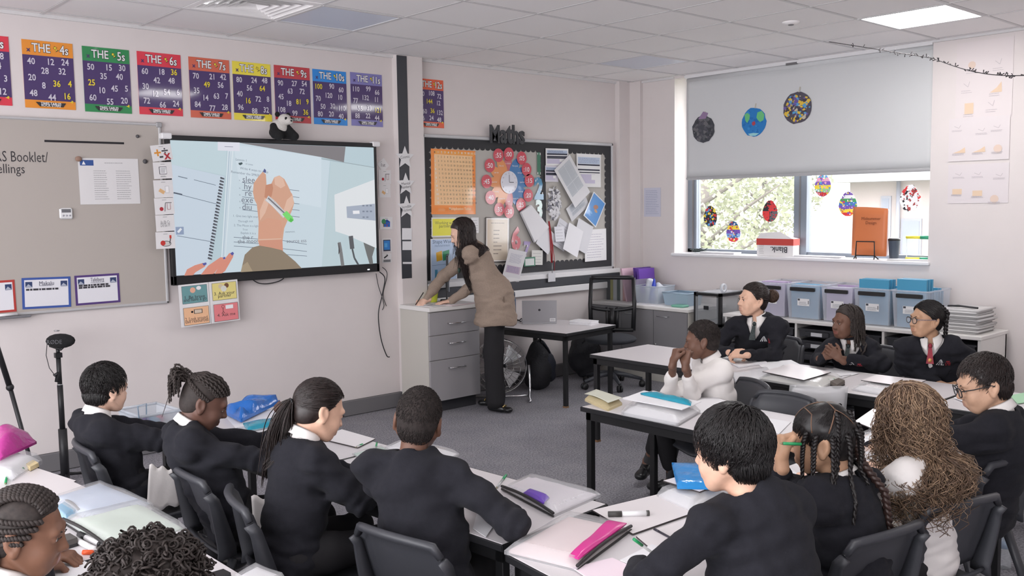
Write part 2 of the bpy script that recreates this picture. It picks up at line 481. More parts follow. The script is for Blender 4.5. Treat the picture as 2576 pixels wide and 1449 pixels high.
for y in gy:
    for d in (-.0125, .0125): b.box((XB, y+d-.0016, ZC-.0007), (XW, y+d+.0016, ZC+.001), 1)
structure(b.build('trim_1', [M_grid, M_gap]))      # the suspended grid
b = MB()
b.box((XB, YF-.02, ZC-.02), (XW, YF, ZC)).box((XW-.02, YB, ZC-.02), (XW, WY0, ZC)).box((XW-.02, WY1, ZC-.02), (XW, YF, ZC))
structure(b.build('trim_2', [M_grid]))             # wall angle under the ceiling

def panel_light(i, j, lit, label):
    x, y = PX0 + PP*(i+.5), PY0 + PP*(j+.5); h = PP/2 - .012
    t = thing('ceiling_light', label, 'ceiling light', (x, y, ZC))
    f = MB()
    for a in (-1, 1):
        f.box((-h, a*h-.012, -.006), (h, a*h+.012, .02)).box((a*h-.012, -h, -.0055), (a*h+.012, h, .02))
    f.build('light_frame', [M_grid], t)
    if lit: m = mat('lit_diffuser', (1.0, 0.985, 0.97), emit=PANEL_POWER, rough=0.6)
    else: m = mat('unlit_diffuser', L(218, 224, 236), rough=0.35)
    MB().box((-h+.01, -h+.01, -.002), (h-.01, h-.01, .012)).build('diffuser', [m], t)
panel_light(*LIT[0], True, 'brightly lit square ceiling panel light, the only glowing one in view')
for k, c in enumerate(HID):
    panel_light(*c, True, 'lit square ceiling panel light over the back of the classroom'); 
for o in bpy.data.objects:
    if o.get('label') == 'lit square ceiling panel light over the back of the classroom': o['group'] = 'lit ceiling panels over the back of the classroom'
panel_light(*OFF[0], False, 'unlit square ceiling panel light nearest the window blind')
panel_light(*OFF[1], False, 'unlit square ceiling panel light beside the ceiling air vent')

# four-way air diffuser
x, y = PX0 + PP*(VENT[0]+.5), PY0 + PP*(VENT[1]+.5)
t = thing('ceiling_air_vent', 'square louvred air vent set in the ceiling above the screen', 'air vent', (x, y, ZC))
f = MB(); h = PP/2 - .012
for a in (-1, 1):
    f.box((-h, a*h-.035, -.004), (h, a*h+.035*(a < 0)+.0*(a > 0), .02)).box((a*h-.02, -h, -.0035), (a*h+.02, h, .02))
f.build('vent_frame', [M_ceil], t)
f = MB()
for k in range(1, 6):
    r0 = h*k/6.2; r1 = r0 + .028
    for q in range(4):
        c, s_ = math.cos(q*math.pi/2), math.sin(q*math.pi/2)
        P = [(r1, -r1, -.002), (r1, r1, -.002), (r0, r0, .03), (r0, -r0, .03)]
        f.add([(X*c-Y*s_, X*s_+Y*c, z) for X, Y, z in P], [[0, 1, 2, 3]])
f.build('louvres', [M_ceil], t)
MB().box((-h, -h, .05), (h, h, .06)).build('vent_backing', [M_black], t)
# ceiling sensor
p = onz(1990, 55, ZC)
t = thing('ceiling_sensor', 'small round white sensor on a ceiling tile', 'sensor', (p[0], p[1], ZC))
MB().lathe((0, 0, 0), [(.06, 0), (.058, -.008), (.04, -.018), (0, -.02)]).build('sensor_body', [M_ceil], t)
MB().lathe((0, 0, -.016), [(.022, 0), (.018, -.008), (0, -.01)]).build('sensor_lens', [M_skirt], t)

# skirting and wall trunking
structure(MB().box((XB, YF-.02, 0), (XW, YF, .13), bev=.008).build('baseboard_front', [M_skirt]))
structure(MB().box((XW-.02, YB, 0), (XW, YF, .13), bev=.008).build('baseboard_right', [M_skirt]))
# pipe boxing between the screen and the pin board, with a dark border strip
structure(MB().box((4.485, YF-.075, .13), (4.74, YF+.01, ZC)).build('trim_3', [M_wall]))
structure(MB().box((7.25, YF-.06, .13), (7.45, YF, ZC)).box((7.41, YF-.2, .13), (7.455, YF, ZC)).build('trim_4', [M_wall]))
b = MB(); b.box((4.76, YF-.06, .905), (7.25, YF, .99), bev=.006); b.box((4.76, YF-.064, .99), (7.25, YF, 1.035), m=1, bev=.005); b.box((4.76, YF-.064, .84), (7.25, YF, .905), m=1, bev=.005)
structure(b.build('trim_5', [M_dado, M_white]))

# ---------------------------------------------------------------- window
GX = XW + .255                             # glass plane
M_glass = mat('window_glass', (1, 1, 1), rough=0.02, alpha=0.06, spec=0.5)
b = MB(); fx0, fx1 = GX-.035, GX+.035
yl = lambda px: onx(px, 540, fx0)[1]
m0, m1, f1_ = yl(2031), yl(1999), yl(1752)
b.box((fx0, WY0, WZ0), (fx1, WY0+.05, WZ1)).box((fx0, f1_, WZ0), (fx1, WY1, WZ1)).box((fx0, WY0, WZ0), (fx1, WY1, WZ0+.035)).box((fx0, WY0, WZ1-.05), (fx1, WY1, WZ1))
b.box((fx0-.015, m0, WZ0), (fx1, m1, WZ1))
b.box((fx0-.012, f1_+.03, WZ0), (fx0+.01, f1_+.045, WZ1), m=1).box((fx0-.02, m0+.06, WZ0), (fx0, m0+.075, WZ1), m=1)
w = structure(b.build('window_1', [M_frame, M_skirt]))
b = MB(); b.box((GX-.003, WY0+.05, WZ0+.035), (GX+.003, m0, WZ1-.05)).box((GX-.003, m1, WZ0+.035), (GX+.003, f1_, WZ1-.05))
b.build('window_pane', [M_glass], w)
structure(MB().box((XW-.035, WY0-.02, WZ0-.03), (GX-.035, WY1+.02, WZ0), bev=.006).build('trim_6', [M_white]))   # window sill
# roller blind
def _blind():
    m = mat('blind_fabric', L(214, 215, 216), rough=0.9, bump=0.05, bscale=400)
    nt = m.node_tree; bs = nt.nodes['Principled BSDF']; out = nt.nodes['Material Output']
    tr = nt.nodes.new('ShaderNodeBsdfTranslucent'); tr.inputs['Color'].default_value = (0.8, 0.81, 0.82, 1)
    mx = nt.nodes.new('ShaderNodeMixShader'); mx.inputs[0].default_value = 0.06
    nt.links.new(bs.outputs[0], mx.inputs[1]); nt.links.new(tr.outputs[0], mx.inputs[2]); nt.links.new(mx.outputs[0], out.inputs[0])
    return m
M_blind = _blind()
t = thing('roller_blind', 'wide pale grey roller blind pulled halfway down the window', 'blind', (XW+.035, (WY0+5.72)/2, 2.93))
hw = (5.72 - WY0)/2 - .004
MB().grid(lambda u, v: (0.004*math.sin(v*6+u*3) + (.006 if abs(u-.45) < .004 else 0), -hw + 2*hw*u, -.02 - .965*v), 60, 12, thick=.0012).build('fabric', [M_blind], t)
MB().box((-.012, -hw, -1.005), (.012, hw, -.975), bev=.008).build('bottom_bar', [mat('bar_grey', L(176, 176, 178), rough=.5)], t)
b = MB(); b.tube([(0.02, -hw, -.03), (0.02, hw, -.03)], .026, 12); b.build('roller', [M_blind], t)
b = MB(); b.box((-.04, -hw, -.012), (.07, hw, .018)).box((-.042, -.02, -.02), (-.03, .09, .0), m=1); b.build('head_rail', [M_white, M_skirt], t)
# hanging party string along the ceiling by the window: a thin dark twig garland
rnd = random.Random(5)
A, B, C2 = onz(2085, 105, ZC-.005), onz(2345, 146, 2.9), onz(2640, 186, 2.82)
A = onx(2085, 105, 6.84); Bp = ray(2345, 146); Bp = CAM + Bp*(6.2/Bp[0]); Cp = ray(2640, 186); Cp = CAM + Cp*(5.5/Cp[0])
pts = [A + (Bp-A)*k/12 for k in range(12)] + [Bp + (Cp-Bp)*k/14 - np.array([0, 0, .05*math.sin(math.pi*k/14)]) for k in range(15)]
b = MB().tube(pts, .0028, 5)
for k in range(90):
    i = rnd.random()*(len(pts)-4) + 3; q = pts[int(i)]; q = q + (pts[int(i)+1]-q)*(i-int(i))
    d = unit([rnd.gauss(0, 1), rnd.gauss(0, 1), rnd.gauss(0, 1)])*.022
    b.tube([q, q + d], [.002, .0035], 4)
tag(b.build('twig_garland', [mat('garland_dark', L(70, 66, 68), rough=.8)]), 'thin dark twig garland strung from the ceiling past the blind', 'garland')

# ---------------------------------------------------------------- outside the window
M_lawn = mat('lawn', L(140, 144, 126), rough=.95, noise=.2, nscale=3)
structure(MB().box((XW+.3, -30, -.6), (60, 60, -.5)).build('ground', [M_lawn]))
M_leaf = mat('spring_leaf', L(142, 146, 122), rough=.7, noise=.25, nscale=2)
M_bark = mat('bark', L(104, 98, 92), rough=.9)
def tree(x, y, h, r, seed, label):
    rnd = random.Random(seed)
    t = thing('tree', label, 'tree', (x, y, -.5))
    b = MB().tube([(0, 0, 0), (.1, 0, h*.4), (0, .1, h*.75)], [.13, .09, .04], 8)
    for k in range(16):
        a = rnd.random()*6.28; z = h*(.2+.5*rnd.random()); L_ = r*(.5+.5*rnd.random())
        b.tube([(0, 0, z), (L_*math.cos(a)*.6, L_*math.sin(a)*.6, z+.4*L_), (L_*math.cos(a), L_*math.sin(a), z+.6*L_)], [.05, .03, .01], 5)
    b.build('trunk', [M_bark], t)
    b = MB()
    for k in range(5200):
        u = unit([rnd.gauss(0, 1), rnd.gauss(0, 1), rnd.gauss(0, 1)])*r*(.35+.65*rnd.random()**.4)
        c = arr([0, 0, h*.62]) + u*arr([1, 1, 1.25])
        if c[2] < .3: continue
        q = .03 + .045*rnd.random(); a = unit([rnd.gauss(0, 1), rnd.gauss(0, 1), rnd.gauss(0, 1)])*q; e = unit(np.cross(a, [rnd.random(), .3, .5]))*q*.6
        b.add([c-a, c+e, c+a, c-e], [[0, 1, 2, 3]])
    b.build('foliage', [M_leaf], t)
tree(13.2, 9.7, 4.6, 1.75, 1, 'pale leafy tree beyond the window pane with the yellow-topped egg')
tree(20.0, 10.9+2.0, 5.4, 1.7, 2, 'pale leafy tree outside near the window frame post')
tree(16.5, 13.2, 4.9, 1.8, 4, 'pale leafy tree outside at the end of the window by the corner')
M_brick = mat('brick', L(196, 138, 120), rough=.9)
def _brick(m):
    nt = m.node_tree; bs = nt.nodes['Principled BSDF']; tc = nt.nodes.new('ShaderNodeTexCoord'); mp = nt.nodes.new('ShaderNodeMapping')
    mp.inputs['Rotation'].default_value = (math.radians(90), 0, math.radians(90)); bt = nt.nodes.new('ShaderNodeTexBrick'); bt.inputs['Scale'].default_value = 4
    bt.inputs['Color1'].default_value = (*L(156, 138, 136), 1); bt.inputs['Color2'].default_value = (*L(150, 130, 128), 1); bt.inputs['Mortar'].default_value = (*L(158, 148, 146), 1)
    nt.links.new(tc.outputs['Object'], mp.inputs[0]); nt.links.new(mp.outputs[0], bt.inputs[0]); nt.links.new(bt.outputs[0], bs.inputs['Base Color'])
_brick(M_brick)
t = thing('brick_building', 'red brick school building with flat roof outside the window', 'building', (22, 0, -.5))
MB().box((0, -4, 0), (6, 11.7, 2.65)).build('brick_wall', [M_brick], t)
MB().box((-.6, -4.4, 2.65), (6.4, 12.1, 2.95)).build('roof', [mat('roof_white', L(158, 158, 164), rough=.6)], t)
for y, w_, z0, z1 in ((10.74, .26, 1.3, 2.3), (10.1, .5, 0, 1.75), (8.2, 1.2, .8, 2.2)):
    f = MB().box((-.04, y-w_/2, z0), (.05, y+w_/2, z1)).build('building_window', [mat('outside_frame', L(130, 132, 142), rough=.5)], t)
    MB().box((-.05, y-w_/2+.05, z0+.06), (-.03, y+w_/2-.05, z1-.06)).build('pane', [mat('dark_pane', L(120, 126, 140), rough=.1)], f)
MB().tube([(-.08, 10.41, 0), (-.08, 10.41, 2.65)], .05, 8).build('drainpipe', [mat('outside_frame', L(130, 132, 142), rough=.5)], t)
# ------------------------------------------------------------------ things on the front wall
M_paper = print_mat('printed_paper', rough=0.7, bump=0.03, bscale=10)
M_lam = print_mat('laminated_print', rough=0.35, coat=0.9, bump=0.10, bscale=9)
M_board = mat('whiteboard_steel', L(180, 172, 165), rough=0.28)
WHT, BLK = L(240, 239, 240), L(38, 36, 40)
def on_wall(Y):
    return lambda u, v, l: (u, Y - l, v)
def wp(px, py, Y):
    p = ony(px, py, Y); return (p[0], p[2])
def quad_sheet(name, q, Y, col, label, cat, group=None, m=None, thick=.0012, draw=None, tilt=0.0):
    """sheet of paper whose four corners are seen at pixels q (TL, TR, BR, BL), hung at depth Y; 'tilt' lifts its lower edge off the wall"""
    P = [wp(a, b_, Y) for a, b_ in q]; cx = sum(p[0] for p in P)/4; cz = sum(p[1] for p in P)/4
    ux = ((P[1][0]+P[2][0])-(P[0][0]+P[3][0]))/2; uz = ((P[1][1]+P[2][1])-(P[0][1]+P[3][1]))/2
    w = math.hypot(ux, uz); a = math.atan2(uz, ux)
    vx = ((P[0][0]+P[1][0])-(P[2][0]+P[3][0]))/2; vz = ((P[0][1]+P[1][1])-(P[2][1]+P[3][1]))/2
    h = math.hypot(vx, vz); c, s_ = math.cos(a), math.sin(a)
    def fn(u, v, l):
        return (cx + u*c - v*s_, Y - l - tilt*(.5 - v/h), cz + u*s_ + v*c)
    s = Sheet(fn, w, h, col, thick)
    if draw: draw(s, w, h)
    o = s.build(name, [m or M_paper]); tag(o, label, cat, group); return o

PUR = L(70, 48, 104); YEL = L(236, 214, 50)
LAY_A = [(.16, .31), (.55, .30), (.83, .29), (.42, .44), (.76, .43), (.16, .55), (.38, .66), (.64, .62), (.90, .61), (.17, .78), (.53, .83), (.84, .80)]
LAY_B = [(.17, .31), (.55, .29), (.83, .34), (.46, .46), (.80, .48), (.14, .53), (.27, .67), (.56, .65), (.84, .68), (.18, .81), (.51, .80), (.80, .83)]
TT = [  # table, header colour, numbers, yellow ones, left pixel x, top pixel y, colour word
    ('3s', L(222, 54, 74), '30 9 18 21 24 15 6 27 3 36 33 12', (1,), None, None, 'red', 'cut off by the end of the row'),
    ('4s', L(236, 148, 44), '40 12 24 28 32 20 8 36 4 48 44 16', (7, 8, 11), 53, 98, 'orange', 'at the start of the row'),
    ('5s', L(44, 140, 80), '50 15 30 35 40 25 10 45 5 60 55 20', (5,), 205, 115, 'green', ''),
    ('6s', L(222, 54, 74), '60 18 36 42 48 30 12 54 6 72 66 24', (2,), 343, 128, 'red', ''),
    ('7s', L(214, 104, 78), '70 21 42 49 56 35 14 63 7 84 77 28', (3,), 473, 142, 'salmon', ''),
    ('8s', L(240, 222, 70), '80 24 48 56 64 40 16 72 8 96 88 32', (4, 6), 583, 153, 'yellow', ''),
    ('9s', L(196, 62, 70), '90 27 54 63 72 45 18 81 9 108 99 36', (7, 8, 11), 688, 163, 'dark red', ''),
    ('10s', L(40, 140, 224), '100 90 60 120 10 70 50 30 110 80 20 40', (0,), 785, 173, 'bright blue', ''),
    ('11s', L(128, 124, 186), '110 99 66 132 11 77 55 33 121 88 22 44', (8,), 880, 181, 'lilac', ''),
    ('12s', L(234, 98, 62), '120 108 72 144 12 84 60 36 132 96 24 48', (3, 7), 1047, 196, 'orange-red', '')]
for n, hc, nums, ye, px, py, word, _ in TT:
    w, h = .302, .424
    if n == '12s': w, h = .285, .41
    x, z = (1.30 + w/2, 2.79 - h/2) if px is None else (wp(px, py, YF)[0] + w/2, wp(px, py, YF)[1] - h/2)
    s = Sheet(wall_y(x, z, YF - .004, 0), w, h, hc, .002)
    s.rect(0, -.05*h, w, .66*h, PUR)
    s.text('THE', -.13*w, .395*h, .075, BLK, .05, sx=.8).text('THE', -.13*w, .395*h, .075, WHT, .012, sx=.8)
    s.poly([(.13*w, .44*h), (.19*w, .42*h), (.16*w, .40*h), (.22*w, .38*h), (.15*w, .35*h), (.17*w, .38*h), (.11*w, .40*h)], BLK)
    s.poly([(.13*w, .43*h), (.18*w, .42*h), (.15*w, .40*h), (.20*w, .385*h), (.15*w, .36*h), (.17*w, .385*h), (.12*w, .40*h)], YEL)
    s.text(n, .32*w, .388*h, .08, BLK, .05, sx=.75).text(n, .32*w, .388*h, .08, WHT, .012, sx=.75)
    s.text('x', -.38*w, .35*h, .04, PUR, .03)
    for k, t in enumerate(nums.split()):
        a, b_ = (LAY_B if len(n) == 3 else LAY_A)[k]
        s.text(t, (a-.5)*w, (.5-b_)*h, .056, YEL if k in ye else L(214, 208, 222), .018, sx=.82)
    s.poly([(-.3*w, -.41*h), (.3*w, -.41*h), (.24*w, -.47*h), (-.22*w, -.475*h)], BLK)
    s.text('TIMES TABLES', 0, -.427*h, .02, WHT, .02).text('ROCK STARS', 0, -.455*h, .02, WHT, .02)
    s.poly([(.42*w, -.36*h), (.46*w, -.38*h), (.43*w, -.385*h), (.45*w, -.41*h), (.37*w, -.385*h), (.41*w, -.38*h)], YEL)
    o = s.build('times_table_poster', [M_lam])
    tag(o, f'purple times table poster with {word} header reading THE {n}', 'poster', 'times table posters along the top of the wall')

# whiteboard
BX1 = wp(425, 763, YF-.02)[0]; BX0, BZ0, BZ1 = .9, 1.05, 2.30
t = thing('whiteboard', 'large whiteboard with faint handwriting beside the big screen', 'whiteboard', (0, 0, 0))
MB().box((BX0, YF-.018, BZ0), (BX1, YF, BZ1)).build('board_surface', [M_board], t)
b = MB()
for lo, hi in (((BX0, YF-.026, BZ1-.018), (BX1, YF, BZ1)), ((BX0, YF-.026, BZ0), (BX1, YF, BZ0+.018)), ((BX1-.018, YF-.026, BZ0), (BX1, YF, BZ1))): b.box(lo, hi, bev=.005)
b.build('board_frame', [mat('board_frame_alu', L(188, 187, 188), rough=.4)], t)
MB().box((BX1-.03, YF-.03, BZ1-.03), (BX1+.008, YF, BZ1+.008), bev=.006).build('corner_cap', [mat('corner_grey', L(160, 160, 162), rough=.5)], t)
s = Sheet(on_wall(YF-.019), 0, 0)
def pen(txt, px, py, size, **k): s.text(txt, *wp(px, py, YF-.019), size, L(52, 50, 54), -.004, **k)
pen('RS Booklet/', 56, 394, .095, maxw=.30); pen('ellings', 28, 428, .085, maxw=.155); 
s.build('handwriting', [M_paper], t)
b = MB().box((BX0, YF-.075, BZ0-.012), (1.62, YF-.018, BZ0+.002), bev=.004); b.build('pen_tray', [mat('tray_grey', L(120, 120, 124), rough=.4)], t)
o = MB().tube([(1.40, YF-.05, BZ0+.012), (1.545, YF-.05, BZ0+.012)], .009, 10).build('marker_pen', [M_white]); tag(o, 'marker pen lying in the whiteboard tray', 'marker')
MB().tube([(1.32, YF-.05, BZ0+.012), (1.40, YF-.05, BZ0+.012)], .010, 10).build('pen_cap', [M_black], o)
Yb = YF-.021
quad_sheet('magnetic_strip', [(112, 352), (312, 358), (312, 363), (112, 357)], Yb, BLK, 'thin black magnetic strip across the top of the whiteboard', 'strip', thick=.003)
for px, py, r, lb in ((346, 343, .012, 'small round dark magnet near the top corner of the whiteboard'), (365, 406, .016, 'flat dark magnet beside the symbol cards on the whiteboard')):
    c = wp(px, py, Yb)
    tag(MB().cyl((c[0], Yb, c[1]), (c[0], Yb-.01, c[1]), r, r*.8, 14).build('magnet', [mat('magnet_grey', L(84, 82, 84), rough=.5)]), lb, 'magnet')
def d_list(s, w, h):
    s.rect(-.36*w, .40*h, .22*w, .12*h, L(58, 88, 150)); s.poly([(-.44*w, .36*h), (-.41*w, .44*h), (-.38*w, .36*h)], WHT)
    s.scribble(.08*w, .40*h, .3*w, .03*h, 1, L(150, 148, 150), .003, 3, 1)
    s.scribble(-.14*w, -.08*h, .24*w, .66*h, 14, L(160, 158, 160), .003, 4); s.scribble(.24*w, -.08*h, .26*w, .66*h, 14, L(160, 158, 160), .003, 5)
quad_sheet('printed_list', [(194, 395), (348, 402), (352, 510), (204, 517)], Yb, L(222, 220, 220), 'white printed list with a blue logo corner pinned on the whiteboard', 'notice', draw=d_list)
c = wp(196, 400, Yb); t = tag(MB().ball((c[0], Yb-.012, c[1]), (.022, .008, .018), 10).build('magnet', [mat('magnet_brown', L(150, 120, 104), rough=.6)]), 'small brown striped magnet holding the printed list', 'magnet')
def border(colr, title):
    def d(s, w, h):
        s.rect(0, 0, .90*w, .86*h, L(226, 225, 230))
        for sx in (-1, 1):
            s.rect(sx*.36*w, .28*h, .14*w, .18*h, L(52, 66, 104)); s.poly([(sx*.36*w-.07*w, .2*h), (sx*.36*w-.01*w, .3*h), (sx*.36*w+.07*w, .2*h)], L(170, 176, 190))
        if title: s.text(title, 0, .31*h, .038, L(96, 94, 110), 0, maxw=.3*w)
        s.scribble(0, .12*h, .84*w, .14*h, 2 if title == 'Tafelberg' else 1, L(60, 58, 64), .012, len(title) + 3, .6)
        s.scribble(0, .235*h, .3*w, .03*h, 1, L(150, 150, 160), .004, 9)
    return d
g = 'bordered name cards along the foot of the whiteboard'
quad_sheet('bordered_card', [(-84, 712), (37, 703), (41, 784), (-80, 794)], Yb, L(178, 62, 56), 'red-bordered card at the foot of the whiteboard', 'card', g, draw=border(None, ''))
quad_sheet('bordered_card', [(54, 700), (177, 695), (179, 772), (57, 778)], Yb, L(62, 88, 160), 'blue-bordered card titled Makalu at the foot of the whiteboard', 'card', g, draw=border(None, 'Makalu'))
quad_sheet('bordered_card', [(187, 694), (299, 687), (303, 760), (191, 769)], Yb, L(84, 60, 120), 'purple-bordered card titled Tafelberg at the foot of the whiteboard', 'card', g, draw=border(None, 'Tafelberg'))
c = wp(165, 537, Yb)
t = thing('digital_timer', 'small white digital timer stuck on the whiteboard', 'timer', (c[0], Yb, c[1]))
MB().box((-.04, -.016, -.036), (.04, 0, .036), bev=.008).build('timer_case', [M_whiteplastic], t)
MB().box((-.028, -.0175, .006), (.028, -.015, .028)).build('display', [mat('lcd_grey', L(112, 112, 116), rough=.3)], t)
b = MB()
for k in (-1, 0, 1): b.cyl((k*.02, -.015, -.014), (k*.02, -.019, -.014), .006, n=10)
b.build('buttons', [mat('button_grey', L(176, 176, 184), rough=.5)], t)

# ---- the interactive screen
YT = YF - .09
x0 = wp(437, 717, YT)[0]; x1 = wp(955, 683, YT)[0]; z0 = wp(437, 717, YT)[1] - .005; z1 = wp(690, 352, YT)[1] + .006
t = thing('interactive_screen', 'large wall-mounted classroom screen showing a hand writing in a booklet', 'screen', (0, 0, 0))
bz = .022; zb = .068
MB().box((x0+.02, YT+.02, z0+.03), (x1-.02, YF, z1-.02)).build('screen_casing', [M_black], t)
b = MB().box((x0, YT, z0), (x1, YT+.05, z0+zb), bev=.006).box((x0, YT, z1-.035), (x1, YT+.05, z1), bev=.006).box((x0, YT, z0), (x0+bz, YT+.05, z1)).box((x1-bz, YT, z0), (x1, YT+.05, z1))
b.build('bezel', [M_black], t)
for x in (x0, x1):
    MB().box((x-.035, YT-.006, z1-.028), (x+.035, YT+.05, z1+.014), bev=.006).build('corner_bracket', [M_white], t)
MB().box(((x0+x1)*.5+.74, YT-.002, z0+.018), ((x0+x1)*.5+.76, YT+.002, z0+.026)).build('power_light', [mat('led', (.9, .95, 1), emit=2)], t)
sx0, sx1, sz0, sz1 = x0+bz, x1-bz, z0+zb, z1-.035
YS = YT + .006
s = Sheet(on_wall(YS), 0, 0)
# the picture was traced on the photograph's screen; map those drawing points into the real screen rectangle
QS = [(32, 90), (1590, 152), (1603, 1053), (75, 1150)]
def _homog():
    src = QS; dst = [(sx0, sz1), (sx1, sz1), (sx1, sz0), (sx0, sz0)]; A = []
    for (x, y), (u, v) in zip(src, dst):
        A += [[x, y, 1, 0, 0, 0, -u*x, -u*y, -u], [0, 0, 0, x, y, 1, -v*x, -v*y, -v]]
    return np.linalg.svd(arr(A))[2][-1].reshape(3, 3)
HM = _homog()
def sp(x, y):
    q = HM @ arr([x, y, 1]); return (min(max(q[0]/q[2], sx0), sx1), min(max(q[1]/q[2], sz0), sz1))
def SP(*pts): return [sp(pts[i], pts[i+1]) for i in range(0, len(pts), 2)]
PAGE = L(214, 230, 240); LINE = L(120, 134, 150)
s.poly([(sx0, sz0), (sx1, sz0), (sx1, sz1), (sx0, sz1)], L(196, 217, 226))
s.poly(SP(34, 92, 470, 112, 460, 370, 40, 280), L(206, 226, 234))
s.poly(SP(40, 280, 450, 376, 440, 480, 335, 1020, 320, 1140, 75, 1150), L(212, 226, 240))
s.poly(SP(560, 112, 1376, 145, 1362, 266, 1190, 226, 560, 112), L(134, 130, 134))
s.poly(SP(495, 112, 560, 114, 1190, 226, 1192, 245, 1255, 256, 1185, 1082, 425, 1128, 420, 1010, 478, 180), PAGE)
s.poly(SP(475, 170, 520, 170, 470, 800, 440, 1125, 425, 1127, 420, 1010), L(228, 240, 248))
s.poly(SP(520, 125, 1190, 226, 1185, 620, 880, 560, 560, 420), L(222, 236, 246))
s.poly(SP(1262, 262, 1592, 308, 1602, 1053, 1186, 1080), L(202, 221, 228))
s.line(SP(1190, 238, 1592, 308), .004, L(150, 164, 170))
s.poly(SP(1286, 520, 1592, 402, 1602, 935, 1372, 832, 1290, 805), L(238, 242, 246))
s.poly(SP(1376, 612, 1592, 590, 1596, 722, 1380, 700), L(176, 186, 204))
s.poly(SP(1424, 645, 1474, 643, 1476, 668, 1426, 670), L(250, 250, 255))
for k in range(8): s.rects([(*sp(1505+28*(k % 3), 605+45*(k//3)), .02, .012)], L(132, 142, 160))
for k in range(27):
    y = 385 + k*24; x = 437 - k*4.1
    s.line(SP(x-22, y, x+8, y+12), .012, L(70, 74, 84)); s.line(SP(x-18, y+10, x+10, y+16), .005, L(150, 158, 170))
s.line(SP(478, 180, 424, 1010), .006, L(176, 196, 214)); s.line(SP(492, 180, 432, 1010), .004, L(190, 208, 224))
for a, b_, c_, d_ in ((50, 505, 380, 592), (75, 838, 335, 884)): s.line(SP(a, b_, c_, d_), .004, LINE)
s.line(SP(85, 375, 155, 392), .006, LINE); s.line(SP(205, 402, 372, 445), .004, LINE); s.line(SP(48, 503, 115, 518), .01, L(90, 100, 116))
s.poly(SP(62, 770, 124, 768, 126, 828, 66, 830), L(150, 166, 196)); s.line(SP(80, 812, 106, 782), .016, L(236, 240, 248))
s.poly(SP(388, 106, 556, 112, 556, 180, 388, 174), L(238, 238, 250)); s.line(SP(440, 143, 505, 146), .004, L(150, 150, 170))
def st(t, x, y, size, col=L(130, 142, 158), **k): s.text(t, *sp(x, y), size*.5, col, 0, **k)
st('Lesson 1', 566, 248, .05, rot=-.1); s.poly(SP(545, 272, 572, 266, 578, 278, 560, 290, 548, 284), L(70, 90, 96)); st('10 times', 628, 282, .035, rot=-.1)
st('Write 4 ways to sleep', 665, 330, .05, rot=-.12); st('Remember the SPREE acts', 620, 358, .05, rot=-.12)
for t_, x, y in (('slee', 622, 402), ('hy', 615, 462), ('re', 618, 514), ('exe', 608, 566), ('diu', 605, 614)):
    st(t_, x, y, .13, L(120, 126, 142), rot=-.06); s.line(SP(570, y+22, 690, y+36), .004, LINE); st('a.', 553, y+6, .04)
for y in (480, 532, 582, 632, 684): s.line(SP(925, y, 1004, y+10), .004, LINE)
st('1. Give two light sources', 610, 690, .045, rot=-.06); st('Through out', 592, 728, .045); st('2. The Moon is a light', 600, 762, .045, rot=-.06); st('True', 588, 790, .04); st('Explain it is a', 612, 820, .045, rot=-.06)
st('the r', 608, 850, .085, L(110, 112, 124)); st('the moon', 612, 880, .085, L(110, 112, 124)); st('source ess', 978, 882, .08, L(130, 132, 144)); st('statement.', 930, 808, .04)
for k, y in enumerate((850, 886, 918)): s.line(SP(500, y, 690, y+14), .004, LINE)
for k, y in enumerate((905, 960, 996)): s.line(SP(870, y-30+k*8, 1055, y), .004, LINE)
SK = L(224, 172, 146); SK2 = L(208, 146, 118); SK3 = L(238, 196, 174)
s.poly(SP(668, 500, 690, 730, 684, 880, 700, 935, 870, 960, 870, 880, 884, 780, 945, 640, 962, 585, 945, 510, 885, 480, 770, 470), SK)
s.poly(SP(724, 340, 748, 362, 752, 440, 740, 520, 700, 640, 660, 560, 648, 500, 655, 430, 690, 380), SK)
s.poly(SP(790, 430, 812, 384, 850, 370, 888, 398, 915, 450, 945, 520, 900, 560, 800, 520, 800, 470), SK)
s.poly(SP(812, 384, 850, 372, 880, 398, 895, 450, 860, 470, 815, 440), SK3)
s.poly(SP(745, 445, 795, 432, 802, 470, 790, 530, 765, 560, 735, 540), SK2)
s.poly(SP(700, 640, 740, 540, 765, 590, 740, 660, 700, 720), SK3); s.poly(SP(905, 560, 950, 520, 958, 590, 900, 690, 880, 640), SK3)
s.poly(SP(690, 740, 760, 700, 860, 720, 870, 780, 850, 860, 690, 870), L(226, 168, 142)); s.poly(SP(686, 878, 868, 868, 872, 960, 700, 935), L(222, 158, 134))
s.poly(SP(724, 342, 736, 316, 748, 330, 746, 350), L(86, 94, 150))
s.line(SP(752, 545, 800, 585, 890, 685), .045, L(214, 214, 218)); s.line(SP(762, 545, 895, 672), .010, L(120, 120, 128)); s.line(SP(748, 556, 884, 690), .008, L(240, 240, 244))
s.poly(SP(868, 672, 902, 645, 948, 695, 955, 718, 935, 735, 915, 726), L(130, 232, 120)); s.poly(SP(930, 700, 955, 716, 936, 735, 918, 722), L(88, 200, 84))
s.line(SP(684, 868, 860, 862), .006, L(236, 200, 180))
s.poly(SP(548, 1121, 580, 985, 640, 928, 692, 914, 780, 930, 862, 950, 962, 1036, 1012, 1092), L(150, 134, 114)); s.poly(SP(548, 1121, 560, 1070, 600, 1040, 640, 1118), L(176, 158, 132))
for q in ((118, 1147, 140, 1098, 200, 1066, 262, 1048, 286, 1058, 275, 1078, 205, 1120, 185, 1144), (244, 1140, 300, 1070, 395, 1004, 428, 1008, 420, 1030, 345, 1130, 340, 1134), (350, 1134, 380, 1080, 462, 972, 495, 978, 490, 1004, 430, 1110, 405, 1130)):
    s.poly(SP(*q), L(228, 150, 130))
